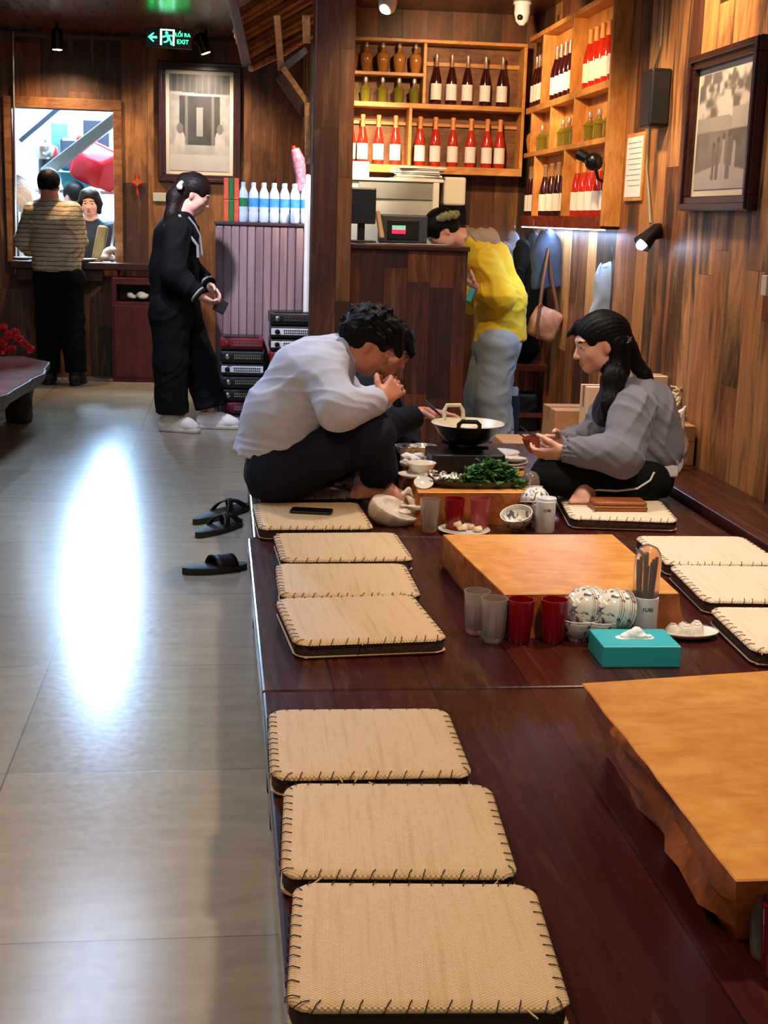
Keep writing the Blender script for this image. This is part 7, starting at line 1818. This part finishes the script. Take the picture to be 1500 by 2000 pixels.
# ------------------------------------------------------------------ light
def blight(name, typ, loc, power, col, target=None, size=.2, size_y=None, spot=None, blend=.5, shape=None):
    l = bpy.data.lights.new(name, typ); l.energy = power; l.color = lin(col)[:3] if max(col) > 1 else col
    if typ == 'AREA':
        l.size = size
        if size_y: l.shape = 'RECTANGLE'; l.size_y = size_y
    elif typ == 'SPOT': l.spot_size = math.radians(spot or 60); l.spot_blend = blend; l.shadow_soft_size = size
    else: l.shadow_soft_size = size
    o = bpy.data.objects.new(name, l); COL.objects.link(o); o.location = [float(a) for a in loc]
    if target is not None:
        d = Vector([float(a) for a in target]) - o.location; o.rotation_euler = d.to_track_quat('-Z', 'Y').to_euler()
    return o
WARM, NEUT, COOL = (255, 212, 164), (255, 234, 212), (190, 222, 255)
# kitchen lamps and an added spot for the floor streak
blight('kitchen_tube', 'AREA', (-1.35, 12.5, 2.85), 110, (196, 230, 255), None, 1.2, .5)
blight('kitchen_streak_fill', 'SPOT', (-1.07, 12.3, 1.56), 190, (170, 212, 255), (-.6, 6.4, 0), .06, spot=60, blend=.4)  # added spot without a fixture, makes the cool streak on the floor
blight('kitchen_high_spot', 'SPOT', (-1.25, 13.2, 2.35), 360, (176, 214, 255), (-.75, 6.4, 0), .07, spot=50, blend=.3)
# ceiling and wall spots, with added fill lights among them
blight('hatch_spot', 'SPOT', S1 + V(0, 0, -.02), 60, WARM, (S1[0], 11.3, 1.3), .04, spot=125, blend=1.)
blight('picture_spot', 'SPOT', S2 + V(0, 0, -.02), 46, NEUT, (S2[0] - .1, 11.38, 1.5), .04, spot=125, blend=1.)
blight('bar_spot', 'SPOT', S3 + V(-.02, -.06, -.02), 300, (255, 226, 186), (.74, 9.4, 1.7), .03, spot=54, blend=.8)
blight('shelf_fill', 'SPOT', (1.3, 7.7, 2.6), 64, WARM, (1.9, 9.2, 2.0), .05, spot=85, blend=.8)  # added fill for the right part of the bar shelf
blight('pigeonhole_fill', 'SPOT', (1.1, 6.9, 2.55), 60, (255, 204, 140), (2.05, 7.9, 1.95), .05, spot=60, blend=.8)  # added light without a fixture, brightens the dark pigeonholes
blight('wall_lamp_light', 'SPOT', S4, 6, COOL, S4 + V(-.5, .1, -.6), .03, spot=120)
blight('led_light', 'AREA', (RX + .03, 8.1, rz[0] - .03), 7, (170, 205, 255), None, .03, 1.9)
blight('frame_spot', 'SPOT', (1.5, 5.7, 2.68), 64, WARM, (2.12, 5.9, 2.0), .05, spot=100, blend=.9)
blight('wall_spot', 'SPOT', (1.3, 6.6, 2.7), 66, WARM, (2.12, 6.8, .9), .06, spot=80, blend=.9)
blight('platform_spot', 'SPOT', (1.75, 3.75, 2.7), 125, NEUT, (1.65, 3.85, .3), .1, spot=82, blend=1.)
blight('wok_spot', 'SPOT', (1.0, 5.1, 2.7), 62, NEUT, (1.0, 5.3, .3), .08, spot=90, blend=1.)
blight('near_spot', 'SPOT', (1.0, 2.0, 2.7), 64, NEUT, (.5, 2.2, .3), .1, spot=100, blend=1.)
blight('aisle_light', 'AREA', (-.8, 2.3, 2.7), 16, (255, 218, 168), None, .5, 2.)
blight('cool_aisle_fill', 'AREA', (-.7, 6.2, 2.7), 30, (190, 216, 255), None, .5, 2.5)  # added unseen light that cools the aisle floor
blight('cabinet_spot', 'SPOT', (-.45, 7.5, 2.6), 125, (228, 226, 246), (.3, 9., .75), .05, spot=54, blend=.9)
blight('awning_fill', 'SPOT', (-.5, 6.2, 2.3), 9, WARM, (.3, 7.7, 2.6), .05, spot=60, blend=1.)  # added unseen light in mid-air to brighten the poles
blight('bar_front_spot', 'SPOT', (1.0, 6.5, 2.7), 46, WARM, (1.1, 8.0, .7), .06, spot=85, blend=.9)
wd = bpy.data.worlds.new('dim_room_air'); SC.world = wd; wd.use_nodes = True
wd.node_tree.nodes['Background'].inputs[0].default_value = (.9, .8, .7, 1); wd.node_tree.nodes['Background'].inputs[1].default_value = .2

vs = SC.view_settings
vs.view_transform = 'Standard'; vs.look = 'None'; vs.gamma = 1.; vs.use_curve_mapping = False; vs.exposure = 1.12
SC.cycles.max_bounces = 8; SC.cycles.sample_clamp_indirect = 4.; SC.cycles.caustics_refractive = False; SC.cycles.caustics_reflective = False
SC.cycles.use_denoising = True
